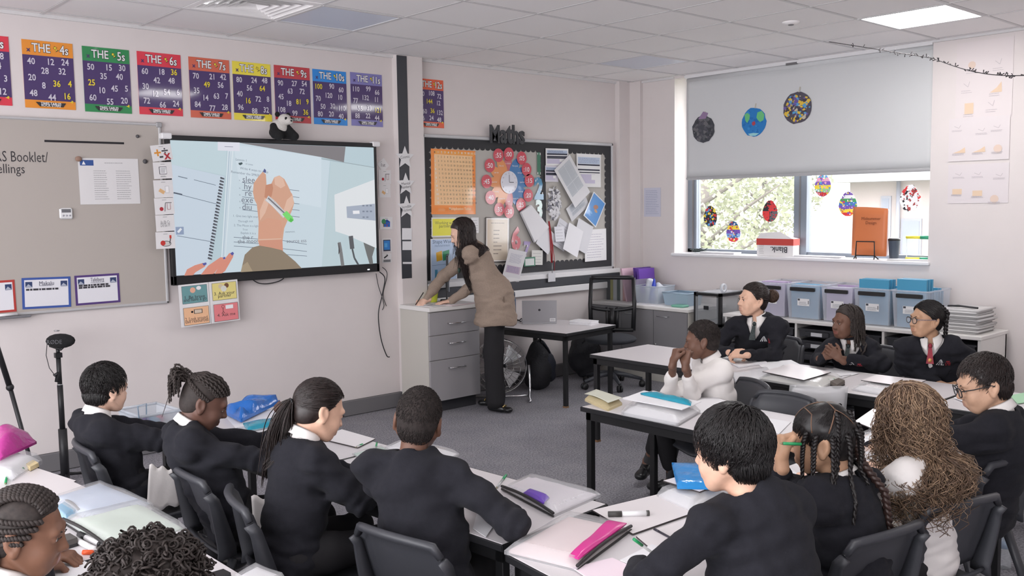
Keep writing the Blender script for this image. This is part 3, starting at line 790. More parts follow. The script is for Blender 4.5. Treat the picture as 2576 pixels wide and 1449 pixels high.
for q in ((255, 1052, 285, 1044, 290, 1058, 268, 1070), (412, 1008, 430, 1000, 432, 1014, 420, 1022), (468, 974, 488, 962, 498, 976, 484, 992)): s.poly(SP(*q), L(86, 92, 170))
s.line(SP(1296, 890, 1308, 960, 1322, 1075), .03, L(130, 130, 132)); s.poly(SP(1292, 880, 1304, 960, 1290, 985), L(80, 80, 84))
s.line(SP(1385, 840, 1395, 940), .04, L(92, 94, 100)); s.line(SP(1395, 940, 1410, 1010, 1440, 1064), .016, L(84, 88, 94))
s.poly(SP(1480, 890, 1566, 930, 1545, 1000, 1552, 1058, 1525, 1060, 1505, 990), L(116, 118, 118))
s.build('screen_picture', [print_mat('screen_pixels', rough=.25, emit=.80)], t)
bpy.data.materials['screen_pixels'].node_tree.nodes['Principled BSDF'].inputs['Base Color'].default_value = (0.02, .02, .02, 1)
for l in list(bpy.data.materials['screen_pixels'].node_tree.links):
    if l.to_socket.name == 'Base Color': bpy.data.materials['screen_pixels'].node_tree.links.remove(l)
# loose leads
M_cable = mat('cable_black', L(44, 43, 46), rough=.5)
def lead(pts, r, label, Y):
    q = [arr([*wp(a, b_, Y), 0]) for a, b_ in pts]; q = [arr([p[0], Y, p[1]]) for p in q]
    out = []
    for i in range(len(q)-1):                       # Catmull-Rom
        p0, p1, p2, p3 = q[max(i-1, 0)], q[i], q[i+1], q[min(i+2, len(q)-1)]
        for k in range(6):
            u = k/6; out.append(.5*((2*p1)+(p2-p0)*u+(2*p0-5*p1+4*p2-p3)*u*u+(3*p1-p0-3*p2+p3)*u**3))
    out.append(q[-1])
    return tag(MB().tube(out, r, 6).build('hanging_cable', [M_cable]), label, 'cable')
lead([(635, 703), (650, 712), (672, 714), (700, 708), (714, 700)], .004, 'black cable looping out below the middle of the screen', YF-.03)
lead([(955, 684), (968, 700), (962, 740), (952, 790), (958, 850), (972, 893), (980, 898)], .0045, 'black cable bulging out from the wall beside the cabinet', YF-.03)
lead([(962, 672), (974, 690), (964, 740), (972, 770)], .003, 'thin black cable looped near the lower corner of the screen', YF-.025)
lead([(946, 688), (952, 720), (962, 750), (966, 768), (962, 780)], .003, 'thin straight black cable hanging from the corner of the screen', YF-.02)

# panda on the screen
M_fw, M_fb = mat('plush_white', L(226, 222, 216), rough=.95, bump=.6, bscale=160), mat('plush_black', (.012, .012, .013), rough=.95, bump=.6, bscale=160)
c = wp(702, 356, YF-.06)
t = thing('panda_toy', 'black and white plush panda slumped on top of the screen', 'soft toy', (c[0], YF-.075, z1 + .0))
s = Solid(.006).ell((0, 0, .075), (.072, .055, .078), k=.02); me = mesh_np('body', [s.arrays()]); put('body', me, t, M_fw)
s = Solid(.006).ell((-.005, -.005, .05), (.082, .05, .05)).cap((-.06, -.02, .095), (-.075, -.06, .03), .026, .03).cap((.05, -.02, .1), (.07, -.06, .05), .022, .026).cap((-.03, -.03, .03), (-.055, -.09, .02), .03, .032).cap((.05, -.03, .03), (.085, -.075, .022), .028, .03)
put('limbs', mesh_np('limbs', [s.arrays()]), t, M_fb)
s = Solid(.006).ell((.03, -.03, .145), (.052, .048, .045)).ell((.045, -.075, .13), (.026, .02, .02)); h_ = put('head', mesh_np('head', [s.arrays()]), t, M_fw)
b = MB().ball((-.022, -.015, .185), (.02, .014, .02)).ball((.07, -.01, .185), (.018, .014, .018)); b.build('ears', [M_fb], h_)
b = MB().ball((.018, -.072, .15), (.012, .008, .014)).ball((.062, -.068, .152), (.011, .008, .013)).ball((.048, -.096, .134), (.008, .006, .006)); b.build('eyes_and_nose', [M_fb], h_)

# symbol cards around the screen
g = 'small picture cards taped beside the screen'
YC = YT - .003
def sym(kind):
    def d(s, w, h):
        k = min(w, h); s.line([(-.1*w, .38*h), (.12*w, .38*h)], .003, L(150, 150, 150))
        O, R_, G = L(224, 150, 60), L(176, 52, 60), L(70, 70, 74)
        if kind == 0:
            s.text('+', -.2*w, .02*h, .09, O, .02).text('\u00f7', .16*w, .1*h, .09, G, .01).text('-', -.05*w, -.26*h, .09, G, .02).text('x', .24*w, -.26*h, .085, R_, .02)
        elif kind == 1:
            s.rect(0, 0, .4*w, .46*h, G).rect(.01*w, 0, .35*w, .4*h, WHT); s.scribble(.02*w, 0, .28*w, .3*h, 4, G, .003, 2)
            s.scribble(0, -.36*h, .3*w, .1*h, 2, L(140, 140, 140), .003, 3)
        elif kind == 2:
            s.rect(-.1*w, -.14*h, .3*w, .2*h, L(222, 180, 130), -.6); s.rect(.18*w, -.04*h, .2*w, .4*h, L(180, 182, 184)).rect(.18*w, -.04*h, .17*w, .36*h, WHT)
        elif kind == 3:
            s.disc(-.16*w, -.16*h, .1*w, R_); s.line([(0, -.32*h), (.06*w, .2*h), (.38*w, .2*h)], .004, G); s.line([(.14*w, .16*h), (.14*w, -.2*h), (.3*w, -.2*h), (.3*w, .16*h)], .003, L(170, 120, 120))
        elif kind == 4:
            s.text('Aa Bb Cc', 0, .06*h, .034, L(130, 130, 132), 0, maxw=.5*w).text('Dd Ee Ff', 0, -.12*h, .034, L(130, 130, 132), 0, maxw=.5*w)
        elif kind == 5:
            s.disc(.02*w, -.2*h, .27*w, G, sy=.55).disc(.02*w, -.2*h, .24*w, L(206, 204, 200), sy=.5).disc(-.14*w, -.16*h, .13*w, L(198, 58, 54)).rect(.26*w, .2*h, .1*w, .2*h, L(200, 66, 52)); s.line([(.26*w, .1*h), (.2*w, -.2*h)], .006, G)
        elif kind == 6:
            s.text('1st', 0, 0, .04, G, 0, rot=-.7)
        elif kind == 7:
            s.rect(.05*w, -.1*h, .5*w, .4*h, L(44, 104, 190)).poly([(-.22*w, .1*h), (.05*w, .3*h), (.32*w, .1*h)], L(36, 74, 150)).disc(-.2*w, .12*h, .17*w, L(64, 140, 96)).rect(-.2*w, -.16*h, .05*w, .3*h, L(110, 80, 50)); s.rects([(-.06*w, -.04*h, .06*w, .08*h), (.16*w, -.04*h, .06*w, .08*h), (.05*w, -.2*h, .07*w, .14*h)], L(180, 70, 60))
        elif kind == 8:
            s.rect(0, 0, .72*w, .82*h, L(60, 62, 80)).rect(0, .02*h, .6*w, .66*h, L(60, 132, 206)).rect(-.1*w, .02*h, .3*w, .3*h, L(92, 170, 226))
        elif kind == 9:
            s.line([(-.3*w, 0), (.1*w, .3*h)], .012, BLK); s.rect(0, -.3*h, .8*w, .3*h, L(170, 170, 172)); s.scribble(0, -.3*h, .7*w, .2*h, 2, L(110, 110, 112), .008, 2, 1)
    return d
LB = ['plus, minus, times and divide signs', 'a lined page', 'a biscuit and a glass', 'a red ball and a post', 'alphabet letters', 'red food on a plate']
QC = [[(376, 368), (428, 360), (436, 402), (386, 406)], [(384, 409), (432, 407), (434, 449), (388, 450)], [(385, 454), (434, 452), (437, 496), (389, 498)], [(387, 499), (437, 497), (439, 538), (391, 541)], [(390, 542), (438, 540), (440, 580), (394, 583)], [(390, 585), (440, 582), (441, 625), (394, 626)]]
for k in range(6): quad_sheet('picture_card', QC[k], YC - .0016*(k % 2), L(228, 226, 226), f'small white card showing {LB[k]} at the screen edge', 'card', g, draw=sym(k), thick=.0008)
YW = YF - .004
c = wp(964, 415, YW)
s = Sheet(wall_y(c[0], c[1], YF-.004, math.radians(40)), .085, .085, L(228, 226, 226)); sym(6)(s, .085, .085)
tag(s.build('picture_card', [M_paper]), 'small white card hung as a diamond beside the screen corner', 'card', g)
for k, q, lb in ((3, [(952, 427), (984, 428), (983, 462), (953, 463)], 'small white card with a red ball and a post on the wall side'), (2, [(953, 463), (983, 463), (982, 496), (953, 497)], 'small white card with a biscuit and a glass on the wall side'),
                 (7, [(955, 546), (988, 545), (987, 578), (956, 576)], 'small white card showing a blue house and a tree'), (8, [(960, 600), (986, 600), (985, 634), (961, 636)], 'small white card showing a blue computer display'),
                 (9, [(961, 637), (985, 637), (985, 660), (962, 662)], 'small white card showing a pen above a grey keyboard')):
    quad_sheet('picture_card', q, YW - .001*(k % 2), L(228, 226, 226), lb, 'card', g, draw=sym(k))

# help poster under the screen: two sheets
YP = YT - .006
def d_help(s, w, h):
    s.rect(0, 0, .004, h, L(170, 168, 166))
    for (a, b_), colr, l1, l2 in (((-.24, .25), L(112, 158, 160), '1. Be brave', 'and have a go'), ((.26, .25), L(232, 218, 140), '3. Ask your', 'partner'), ((-.24, -.26), L(240, 190, 150), '2. Look around.', 'use resources'), ((.26, -.26), L(232, 134, 138), '4. Ask me', '')):
        x, y = a*w, b_*h
        s.rect(x, y, .42*w, .42*h, L(90, 90, 90)).rect(x, y, .41*w, .405*h, colr)
        s.text(l1, x, y-.06*h, .034, L(60, 56, 60), 0, maxw=.38*w).text(l2, x, y-.13*h, .034, L(60, 56, 60), 0, maxw=.38*w)
        if colr == L(232, 134, 138): s.disc(x-.05*w, y+.14*h, .025*w, BLK).disc(x-.05*w, y+.14*h, .02*w, colr); s.line([(x-.05*w, y+.11*h), (x-.05*w, y+.02*h), (x-.08*w, y-.03*h)], .003, BLK); s.line([(x-.05*w, y+.02*h), (x-.02*w, y-.03*h)], .003, BLK); s.rect(x+.06*w, y+.12*h, .13*w, .09*h, WHT)
        elif colr == L(240, 190, 150): s.rect(x+.03*w, y+.1*h, .14*w, .1*h, BLK).rect(x+.03*w, y+.1*h, .12*w, .08*h, L(220, 200, 180)); s.disc(x-.07*w, y+.1*h, .018*w, BLK)
        elif colr == L(112, 158, 160): s.disc(x-.03*w, y+.1*h, .045*w, L(230, 176, 150)).disc(x+.07*w, y+.14*h, .04*w, WHT, sy=.8)
        else: s.disc(x-.06*w, y+.12*h, .04*w, L(216, 200, 170)).disc(x+.04*w, y+.13*h, .04*w, L(120, 84, 60)).disc(x-.01*w, y+.06*h, .05*w, L(225, 225, 215))
quad_sheet('help_poster', [(448, 719), (598, 701), (603, 806), (456, 823)], YP, L(232, 230, 230), 'white poster of four coloured help steps hanging under the screen', 'poster', draw=d_help, tilt=.0)

# dark border strip with stars down the pipe boxing
YB_ = YF - .077
xa, xb = wp(1004, 400, YB_)[0], wp(1029, 400, YB_)[0]
o = MB().box((xa, YB_-.001, 1.10), (xb, YB_+.002, 2.945)).build('border_strip', [M_dado]); tag(o, 'long charcoal border strip running down the pipe boxing', 'strip')
def star(px, py, r, txts, label):
    c = wp(px, py, YB_-.006); P = []
    for k in range(10):
        a = math.pi/2 + k*math.pi/5; q = r if k % 2 == 0 else r*.45; P.append((q*math.cos(a), q*math.sin(a)))
    s = Sheet(wall_y(c[0], c[1], YB_-.006), 0, 0); s.poly(P, L(226, 225, 226))
    s.b.add([s.fn(a, b_, -.001) for a, b_ in P[::-1]], [list(range(10))], 0, False, L(226, 225, 226))
    for i, t_ in enumerate(txts): s.text(t_, 0, .008 - .028*i, .034, L(70, 70, 76), -.002, maxw=r*.95, rot=.12)
    tag(s.build('paper_star', [M_paper]), label, 'star', 'white paper stars on the border strip')
star(1019, 397, .098, ['Cosmic'], 'topmost white paper star on the charcoal strip')
star(1021, 464, .098, ['Mental', 'Numbers'], 'second white paper star down the charcoal strip')
star(1023, 522, .098, ['Incredible', 'Fractions'], 'third white paper star down, lowest on the charcoal strip')
for k, (a, b_) in enumerate(((574, 603), (607, 629), (659, 664))):
    quad_sheet('blank_card', [(1011+k, a), (1036+k, a), (1036+k, b_), (1012+k, b_)], YB_-.004, L(226, 225, 227), ['white card below the stars on the strip, upper of two', 'white card below the stars on the strip, lower of two', 'narrow white paper band low on the charcoal strip'][k], 'card', 'white cards on the charcoal strip')

# ---------------------------------------------------------------- pin board
NX0, NX1, NZ0, NZ1 = 4.775, 7.155, 1.06, 2.295
YN = YF - .022
t = thing('pin_board', 'big beige pin board with black scalloped border and silver frame', 'pin board', (0, 0, 0))
MB().box((NX0, YN, NZ0), (NX1, YF, NZ1)).build('felt', [mat('board_felt', L(190, 186, 180), rough=.95, bump=.1, bscale=500)], t)
b = MB()
for lo, hi in (((NX0-.025, YF-.04, NZ1-.005), (NX1+.02, YF, NZ1+.025)), ((NX0-.025, YF-.04, NZ0-.04), (NX1+.02, YF, NZ0+.0)), ((NX0-.03, YF-.04, NZ0-.04), (NX0, YF, NZ1+.025)), ((NX1-.002, YF-.04, NZ0-.04), (NX1+.02, YF, NZ1+.025))): b.box(lo, hi, bev=.006)
b.build('board_frame', [mat('board_frame_silver', L(196, 196, 198), rough=.35, metal=.2)], t)
s = Sheet(on_wall(YN-.002), 0, 0); KB = L(46, 46, 50)
def scallop(x0, z0, x1, z1, wd, flip):
    """border strip from (x0,z0) to (x1,z1), scalloped on the side 'flip'"""
    Ln = math.hypot(x1-x0, z1-z0); n = int(Ln/.062); dx, dz = (x1-x0)/Ln, (z1-z0)/Ln; nx, nz = -dz*flip, dx*flip
    s.up(); s.b.add([s.fn(x, z, s.lift) for x, z in ((x0, z0), (x1, z1), (x1+nx*wd, z1+nz*wd), (x0+nx*wd, z0+nz*wd))], [[0, 1, 2, 3]], 0, False, KB)
    for k in range(n):
        m_ = Ln*(k+.5)/n; ax, az = x0+dx*m_+nx*wd, z0+dz*m_+nz*wd; r = Ln/n/2
        P = [(ax+dx*r*math.cos(a)+nx*r*.75*math.sin(a), az+dz*r*math.cos(a)+nz*r*.75*math.sin(a)) for a in np.linspace(0, math.pi, 7)]
        s.b.add([s.fn(x, z, s.lift) for x, z in P], [list(range(7))], 0, False, KB)
scallop(NX0, NZ1, NX1, NZ1, .075, -1); scallop(NX0, NZ0, NX1, NZ0, .075, 1); scallop(NX0, NZ0, NX0, NZ1, .05, -1); scallop(NX1, NZ0, NX1, NZ1, .075, 1)
xm = wp(1367, 500, YN)[0]; s.up(); s.rect(xm, (NZ0+NZ1)/2, .06, NZ1-NZ0-.02, KB)
scallop(xm-.03, NZ0, xm-.03, NZ1, .0, 1)
s.build('scalloped_border', [mat('border_card', L(46, 46, 50), rough=.6)], t)
def z5(x, y): return (940 + x*.283, 330 + y*.283)
def Z5(*p): return [z5(p[i], p[i+1]) for i in range(0, len(p), 2)]
Y0 = YN - .006
def d_mult(s, w, h):
    s.rect(0, .03*h, .86*w, .78*h, L(250, 204, 150)); cw = .9*w/13
    s.rect(.02*w, .45*h, .9*w, .05*h, L(246, 168, 70))
    s.text('x', -.42*w, .45*h, .03, BLK, .02)
    for i in range(1, 13):
        s.text(str(i), -.45*w+cw*(i+.5), .452*h, .026, WHT, .01); s.text(str(i), -.45*w+cw*.4, .45*h-.064*h*(i+.05), .026, WHT, .01)
        for j in range(1, 13): s.text(str(i*j), -.45*w+cw*(j+.5), .45*h-.064*h*(i+.05), .024, L(66, 50, 44), .0, sx=.8)
    s.text('Multiplication Tables', .06*w, -.42*h, .034, L(255, 224, 180), .01, maxw=.5*w); s.scribble(-.35*w, -.43*h, .16*w, .05*h, 4, L(250, 196, 150), .002, 3)
quad_sheet('multiplication_poster', Z5(510, 155, 905, 176, 905, 740, 512, 738), Y0, L(246, 142, 44), 'orange multiplication grid poster on the pin board', 'poster', draw=d_mult, m=M_lam)
# clock flower
cx_, cz_ = wp(*z5(1199, 455), Y0)
t = thing('clock_display', 'paper clock flower with blue and orange petals and white dial', 'clock display', (0, 0, 0))
s = Sheet(on_wall(Y0+.0022), 0, 0)
NUM = [('00', 1198, 205), ('05', 1312, 240), ('10', 1355, 340), ('15', 1380, 440), ('20', 1370, 570), ('25', 1305, 655), ('30', 1200, 715), ('35', 1113, 695), ('40', 1035, 590), ('45', 1000, 447), ('50', 1028, 305), ('55', 1105, 215)]
for k in range(12):
    a = math.pi/2 - k*math.pi/6; colr = L(58, 120, 180) if 0 < k < 6 else (L(206, 104, 112) if k in (0, 6) else L(228, 146, 84)); R0 = .155
    s.disc(cx_+R0*math.cos(a), cz_+R0*math.sin(a), .098, colr, 18, .52, a); s.text(['o clock', 'five past', 'ten past', 'quarter', 'twenty', 'twenty five', 'half', 'twenty five', 'twenty', 'quarter', 'ten to', 'five to'][k], cx_+(R0+.02)*math.cos(a), cz_+(R0+.02)*math.sin(a), .022, WHT, .0, maxw=.08)
s.build('petals', [M_lam], t)
s = Sheet(on_wall(Y0-.0085), 0, 0); s.disc(cx_, cz_, .105, L(222, 222, 232), 28, 1.0)
for k in range(12): a = k*math.pi/6; s.text(str(k or 12), cx_+.085*math.sin(a), cz_+.085*math.cos(a), .02, L(110, 108, 120))
s.line([(cx_, cz_), (cx_+.055, cz_-.0)], .006, L(60, 60, 70)); s.line([(cx_, cz_), (cx_, cz_+.07)], .005, L(60, 60, 70)); s.build('dial', [M_lam], t)
for n_, a, b_ in NUM:
    c = wp(*z5(a, b_), Y0)
    s = Sheet(on_wall(Y0-.0064), 0, 0); s.disc(c[0], c[1], .062, L(208, 70, 86), 24); s.text(':' + n_, c[0], c[1], .062, WHT, .012)
    tag(s.build('minute_disc', [M_lam]), f'red disc reading :{n_} around the paper clock', 'number disc', 'red minute discs around the paper clock')
# numerals cut from card
def numeral(tx, px, py, hgt, colr, label, rot=0):
    c = wp(*z5(px, py), Y0-.002); s = Sheet(wall_y(c[0], c[1], Y0-.003, rot), 0, 0); s.text(tx, 0, 0, hgt/.7, colr, .05, sx=.85)
    rnd = random.Random(ord(tx[0])); v = glyphs(tx, .05)[0]; k = hgt/.7
    for i in range(9):
        a, b_ = v[rnd.randrange(len(v))]; s.text(str(i+1), a*k*.62, b_*k*.86, .028, WHT, .01)
    tag(s.build('card_numeral', [M_lam]), label, 'numeral', 'cut-out card numerals on the pin board')
numeral('1', 1468, 288, .19, L(56, 120, 92), 'dark green card numeral 1 on the pin board')
numeral('2', 1468, 508, .19, L(64, 136, 176), 'blue card numeral 2 on the pin board')
numeral('3', 1470, 695, .165, L(196, 222, 214), 'pale mint card numeral 3 on the pin board')
numeral('6', 1266, 952, .19, L(212, 112, 120), 'pink card numeral 6 on the pin board', -.05)
numeral('7', 1362, 1050, .13, L(168, 150, 196), 'lilac card numeral 7 low on the pin board', -.1)
# notices
def d_txt(colr=L(150, 148, 154), rows=12, sd=1, lw=.003, head=None):
    def d(s, w, h):
        if head: s.text(head, 0, .36*h, .05, L(90, 84, 70), 0, maxw=.7*w)
        s.scribble(0, -.02*h, .8*w, .8*h if not head else .5*h, rows, colr, lw, sd)
    return d
def d_cert(s, w, h):
    s.rect(0, 0, w*.94, h*.96, L(234, 230, 224)).rect(0, 0, .84*w, .9*h, L(214, 200, 180)).rect(0, 0, .80*w, .87*h, L(222, 208, 188))
    s.scribble(0, .37*h, .55*w, .03*h, 1, L(110, 96, 84), .005, 2, 1)
    s.scribble(0, -.05*h, .34*w, .6*h, 7, L(110, 96, 84), .007, 5, .4)
def d_yellow(s, w, h): s.rect(0, 0, .92*w, .86*h, L(232, 226, 60)); s.text('Working with', .05*w, .2*h, .04, L(130, 130, 60)).text('partners', .05*w, .02*h, .04, L(130, 130, 60))
def d_blue(s, w, h):
    s.rect(0, 0, .96*w, .97*h, L(186, 206, 232)); s.text('Shape Words', 0, .42*h, .045, L(80, 100, 130)); s.scribble(0, .34*h, .7*w, .05*h, 2, L(110, 130, 160), .003)
    s.poly([(-.3*w, .18*h), (-.08*w, .22*h), (-.06*w, .0), (-.28*w, -.03*h)], L(220, 170, 60)).poly([(-.06*w, .2*h), (.2*w, .24*h), (.2*w, .02*h), (-.04*w, -.02*h)], L(72, 150, 110)); s.line([(-.45*w, -.12*h), (.45*w, -.08*h)], .003, L(120, 140, 170))
    s.rect(-.3*w, -.32*h, .1*w, .2*h, L(80, 140, 170)).rect(-.05*w, -.32*h, .1*w, .2*h, L(80, 140, 170))
def d_tt(sd):
    def d(s, w, h):
        s.rect(0, .3*h, .9*w, .2*h, L(196, 208, 228)); s.rects([(0, .17*h, .9*w, .014), (0, .02*h, .9*w, .014), (0, -.06*h, .9*w, .010)], L(50, 52, 70)); s.rect(-.1*w, -.25*h, .7*w, .28*h, L(206, 200, 222)); s.rect(.2*w, -.2*h, .2*w, .16*h, WHT); s.scribble(0, .3*h, .8*w, .16*h, 4, L(120, 130, 160), .003, sd)
    return d
def d_sky(s, w, h):
    s.rect(0, 0, .9*w, .93*h, L(74, 142, 208)); s.disc(0, .1*h, .18*w, L(170, 120, 96), 9, .6, .6).disc(.1*w, -.02*h, .12*w, L(196, 150, 110), 8, .6); s.disc(-.2*w, -.2*h, .15*w, L(110, 170, 224), 12, .4)
def d_grey(s, w, h): s.rect(0, .08*h, .74*w, .7*h, L(196, 200, 206)).rect(0, .08*h, .004, .7*h, L(220, 222, 226)).rect(0, .0, .74*w, .008, L(220, 222, 226)); s.scribble(0, .08*h, .66*w, .6*h, 20, L(170, 176, 186), .002, 4)
pins = [
    ('notice', (513, 768, 735, 766, 733, 938, 515, 942), L(232, 230, 224), 'yellow notice with white margin on the pin board behind the teacher', d_yellow, 0, M_lam),
    ('notice', (868, 768, 936, 766, 934, 905, 868, 905), WHT, 'white notice half hidden behind the teacher’s hair', d_txt(rows=5), 0, M_paper),
    ('notice', (508, 962, 742, 950, 740, 1330, 505, 1338), WHT, 'pale blue shapes poster at the lower edge of the pin board', d_blue, 0, M_lam),
    ('framed_notice', (990, 765, 1210, 765, 1202, 1165, 996, 1167), L(40, 36, 36), 'cream certificate-style notice in a thin black frame', d_cert, 0, M_lam),
    ('pinned_page', (1530, 152, 1732, 158, 1730, 308, 1530, 304), WHT, 'white timetable page at the top of the second board panel', d_tt(1), 0, M_paper),
    ('pinned_page', (1526, 306, 1642, 308, 1640, 452, 1524, 448), L(222, 218, 228), 'lilac-tinted page pinned under the white timetable', d_tt(2), 0, M_paper),
    ('pinned_page', (1802, 200, 2018, 206, 2022, 502, 1806, 492), WHT, 'timetable with dark bands pinned near the far board edge', d_tt(3), 0, M_paper),
    ('pinned_page', (1610, 340, 1742, 208, 1912, 540, 1775, 688), L(226, 225, 228), 'big white page with a grey window grid hanging askew', d_grey, .02, M_paper),
    ('pinned_page', (1682, 690, 1880, 560, 1905, 640, 1790, 805), L(214, 214, 218), 'grey photo page tucked beneath the askew white page', d_grey, .0, M_paper),
    ('pinned_page', (1955, 540, 2070, 645, 1958, 855, 1858, 745), L(226, 228, 232), 'blue picture page pinned as a tilted diamond', d_sky, .015, M_lam),
    ('pinned_page', (1938, 880, 2070, 876, 2066, 1135, 1815, 1160), WHT, 'white printed page in the lower far corner of the board', d_txt(L(150, 140, 170), 10, 7), .0, M_paper),
    ('pinned_page', (1835, 780, 1965, 860, 1870, 1085, 1740, 1010), L(222, 222, 226), 'blank white page under the blue picture page', None, .01, M_paper),
    ('pinned_page', (1735, 820, 1880, 890, 1775, 1125, 1668, 1035), L(234, 233, 236), 'blank white page fanned above the lanyard side', None, .03, M_paper),
    ('pinned_page', (1640, 775, 1760, 830, 1700, 1090, 1590, 985), L(216, 216, 222), 'faint lined page behind the fanned white page', d_txt(rows=8, sd=3), .0, M_paper),
    ('pinned_page', (1605, 850, 1690, 845, 1690, 980, 1605, 982), L(228, 228, 234), 'small square page beside the red lanyard', d_txt(rows=4, sd=8), .02, M_paper),
    ('pinned_page', (1530, 850, 1600, 900, 1570, 1130, 1425, 975), L(228, 228, 232), 'white page poking out behind the red lanyard', None, .01, M_paper),
    ('pinned_page', (1405, 1060, 1505, 1058, 1500, 1190, 1405, 1188), L(226, 225, 220), 'small cream-topped notice beside the green bordered card', d_txt(rows=4, sd=11), .0, M_paper),
    ('pinned_card', (1340, 1122, 1444, 1118, 1430, 1195, 1336, 1205), L(86, 140, 116), 'small card with a green border low on the board', lambda s, w, h: s.rect(0, -.03*h, .8*w, .75*h, L(224, 228, 226)), .0, M_paper),
    ('hanging_page', (1196, 1045, 1345, 1068, 1338, 1352, 1180, 1312), L(228, 227, 230), 'printed page hanging loose below the board frame', lambda s, w, h: (s.scribble(0, .22*h, .7*w, .3*h, 9, L(170, 168, 190), .003, 2), s.rect(0, -.14*h, .8*w, .24*h, L(206, 190, 204)), s.scribble(0, -.14*h, .7*w, .2*h, 5, L(150, 140, 180), .006, 5)), -.05, M_paper)]
for k, (nm, q, colr, lb, dr, tl, mm) in enumerate(pins):
    yy = Y0 - .002 - .0013*k - abs(tl)*.5 - (.03 if nm == 'hanging_page' else 0)
    quad_sheet(nm, Z5(*q), yy, colr, lb, 'notice', draw=dr, m=mm, tilt=tl)
# thick pad hung askew
P = [wp(*z5(*p), Y0) for p in ((1380, 658), (1535, 850), (1408, 985), (1285, 722))]
b = MB(); rnd = random.Random(3)
for k in range(6):
    d = k*.006; q = [(x + rnd.uniform(-.006, .006), Y0-.003-d-.004*i, z + rnd.uniform(-.006, .006)) for i, (x, z) in enumerate(P)]
    b.add(q + [(x, y+.004, z) for x, y, z in q], [[0, 1, 2, 3], [7, 6, 5, 4], [0, 4, 5, 1], [1, 5, 6, 2], [2, 6, 7, 3], [3, 7, 4, 0]], m=0 if k else 1)
tag(b.build('paper_pad', [mat('paper_white', L(232, 231, 234), rough=.7), M_skirt]), 'thick pad of white paper hung askew beside the numeral 3', 'paper pad')
# ruffled paper decoration
c = wp(*z5(1600, 640), Y0); b = MB(); rnd = random.Random(8)
for k in range(150):
    a = rnd.random()*6.28; q = math.sqrt(rnd.random()); x, z = c[0]+.082*q*math.cos(a), c[1]+.155*q*math.sin(a); y = Y0-.006-.03*(1-q)*rnd.random()
    d = unit([rnd.gauss(0, 1), rnd.gauss(0, .5), rnd.gauss(0, 1)])*.024; e = unit(np.cross(d, [0, 1, .4]))*.011; m_ = arr([0, -.010, 0])
    b.add([arr([x, y, z])-d-e, arr([x, y, z])-d+e, arr([x, y, z])+m_+e, arr([x, y, z])+m_-e, arr([x, y, z])+d-e, arr([x, y, z])+d+e], [[0, 1, 2, 3], [3, 2, 5, 4]], m=(rnd.random() < .25))
tag(b.build('ruffled_paper_decoration', [mat('paper_white', L(232, 231, 234), rough=.7), mat('paper_inked', L(130, 130, 140), rough=.7)]), 'oval cluster of ruffled black and white paper curls', 'decoration')
# red lanyard with badge
def lz(x, y, d=.03): q = wp(*z5(x, y), Y0-d); return (q[0], Y0-d, q[1])
t = tag(MB().tube([lz(1556, 800), lz(1566, 900, .035), lz(1574, 1020, .04), lz(1580, 1170, .045)], .008, 6, flat=.35).tube([lz(1560, 800), lz(1578, 920, .04), lz(1588, 1060, .045), lz(1586, 1170, .045)], .007, 6, flat=.35).tube([lz(1566, 850), lz(1590, 1000, .04), lz(1608, 1160, .045), lz(1606, 1240, .045)], .003, 5).build('lanyard', [mat('lanyard_red', L(176, 44, 52), rough=.6)]), 'red lanyard hanging from the pin board with a clear badge', 'lanyard')
a, c = wp(*z5(1550, 1262), Y0-.05), wp(*z5(1616, 1336), Y0-.05)
MB().box((a[0], Y0-.052, c[1]), (c[0], Y0-.047, a[1]), bev=.003).build('badge', [mat('badge_clear', L(216, 216, 220), rough=.2)], t)
MB().tube([lz(1588, 1170, .045), lz(1586, 1262, .05)], .003, 5).build('clip', [M_steel], t)
# Maths lettering standing on the frame
t = thing('wall_lettering', 'dark glittery letters spelling Maths on top of the pin board', 'lettering', (0, 0, 0))
xs = wp(*z5(1028, 90), YF-.05)[0]; xe = wp(*z5(1352, 110), YF-.05)[0]
M_glit = mat('glitter_black', L(48, 50, 56), rough=.3, noise=.9, nscale=160, spec=.8, bump=.4, bscale=300)
wid = {'M': .27, 'a': .19, 't': .15, 'h': .18, 's': .17}; x = xs
for ch in 'Maths':
    w_ = (xe-xs)*wid[ch]; v, f, gw = glyphs(ch, .03); hh = max(p[1] for p in v) - min(p[1] for p in v)
    size = .165/.7; k = w_*.95/gw if ch != 't' else size*.9
    hz = {'M': .165, 'a': .125, 't': .165, 'h': .175, 's': .125}[ch]; zc = NZ1 - .03 + hz/2; n = len(v); Yl = YF - .062
    vs = [(x+w_/2+p[0]*k, Yl, zc+p[1]*hz/hh) for p in v] + [(x+w_/2+p[0]*k, Yl+.012, zc+p[1]*hz/hh) for p in v]
    ed = {}
    for q in f:
        for i in range(len(q)): e = (q[i], q[(i+1) % len(q)]); ed[e] = 1
    rim = [[a, a+n, b_+n, b_] for a, b_ in ed if (b_, a) not in ed]
    MB().add(vs, f + [[i+n for i in q[::-1]] for q in f] + rim).build('letter', [M_glit], t); x += w_
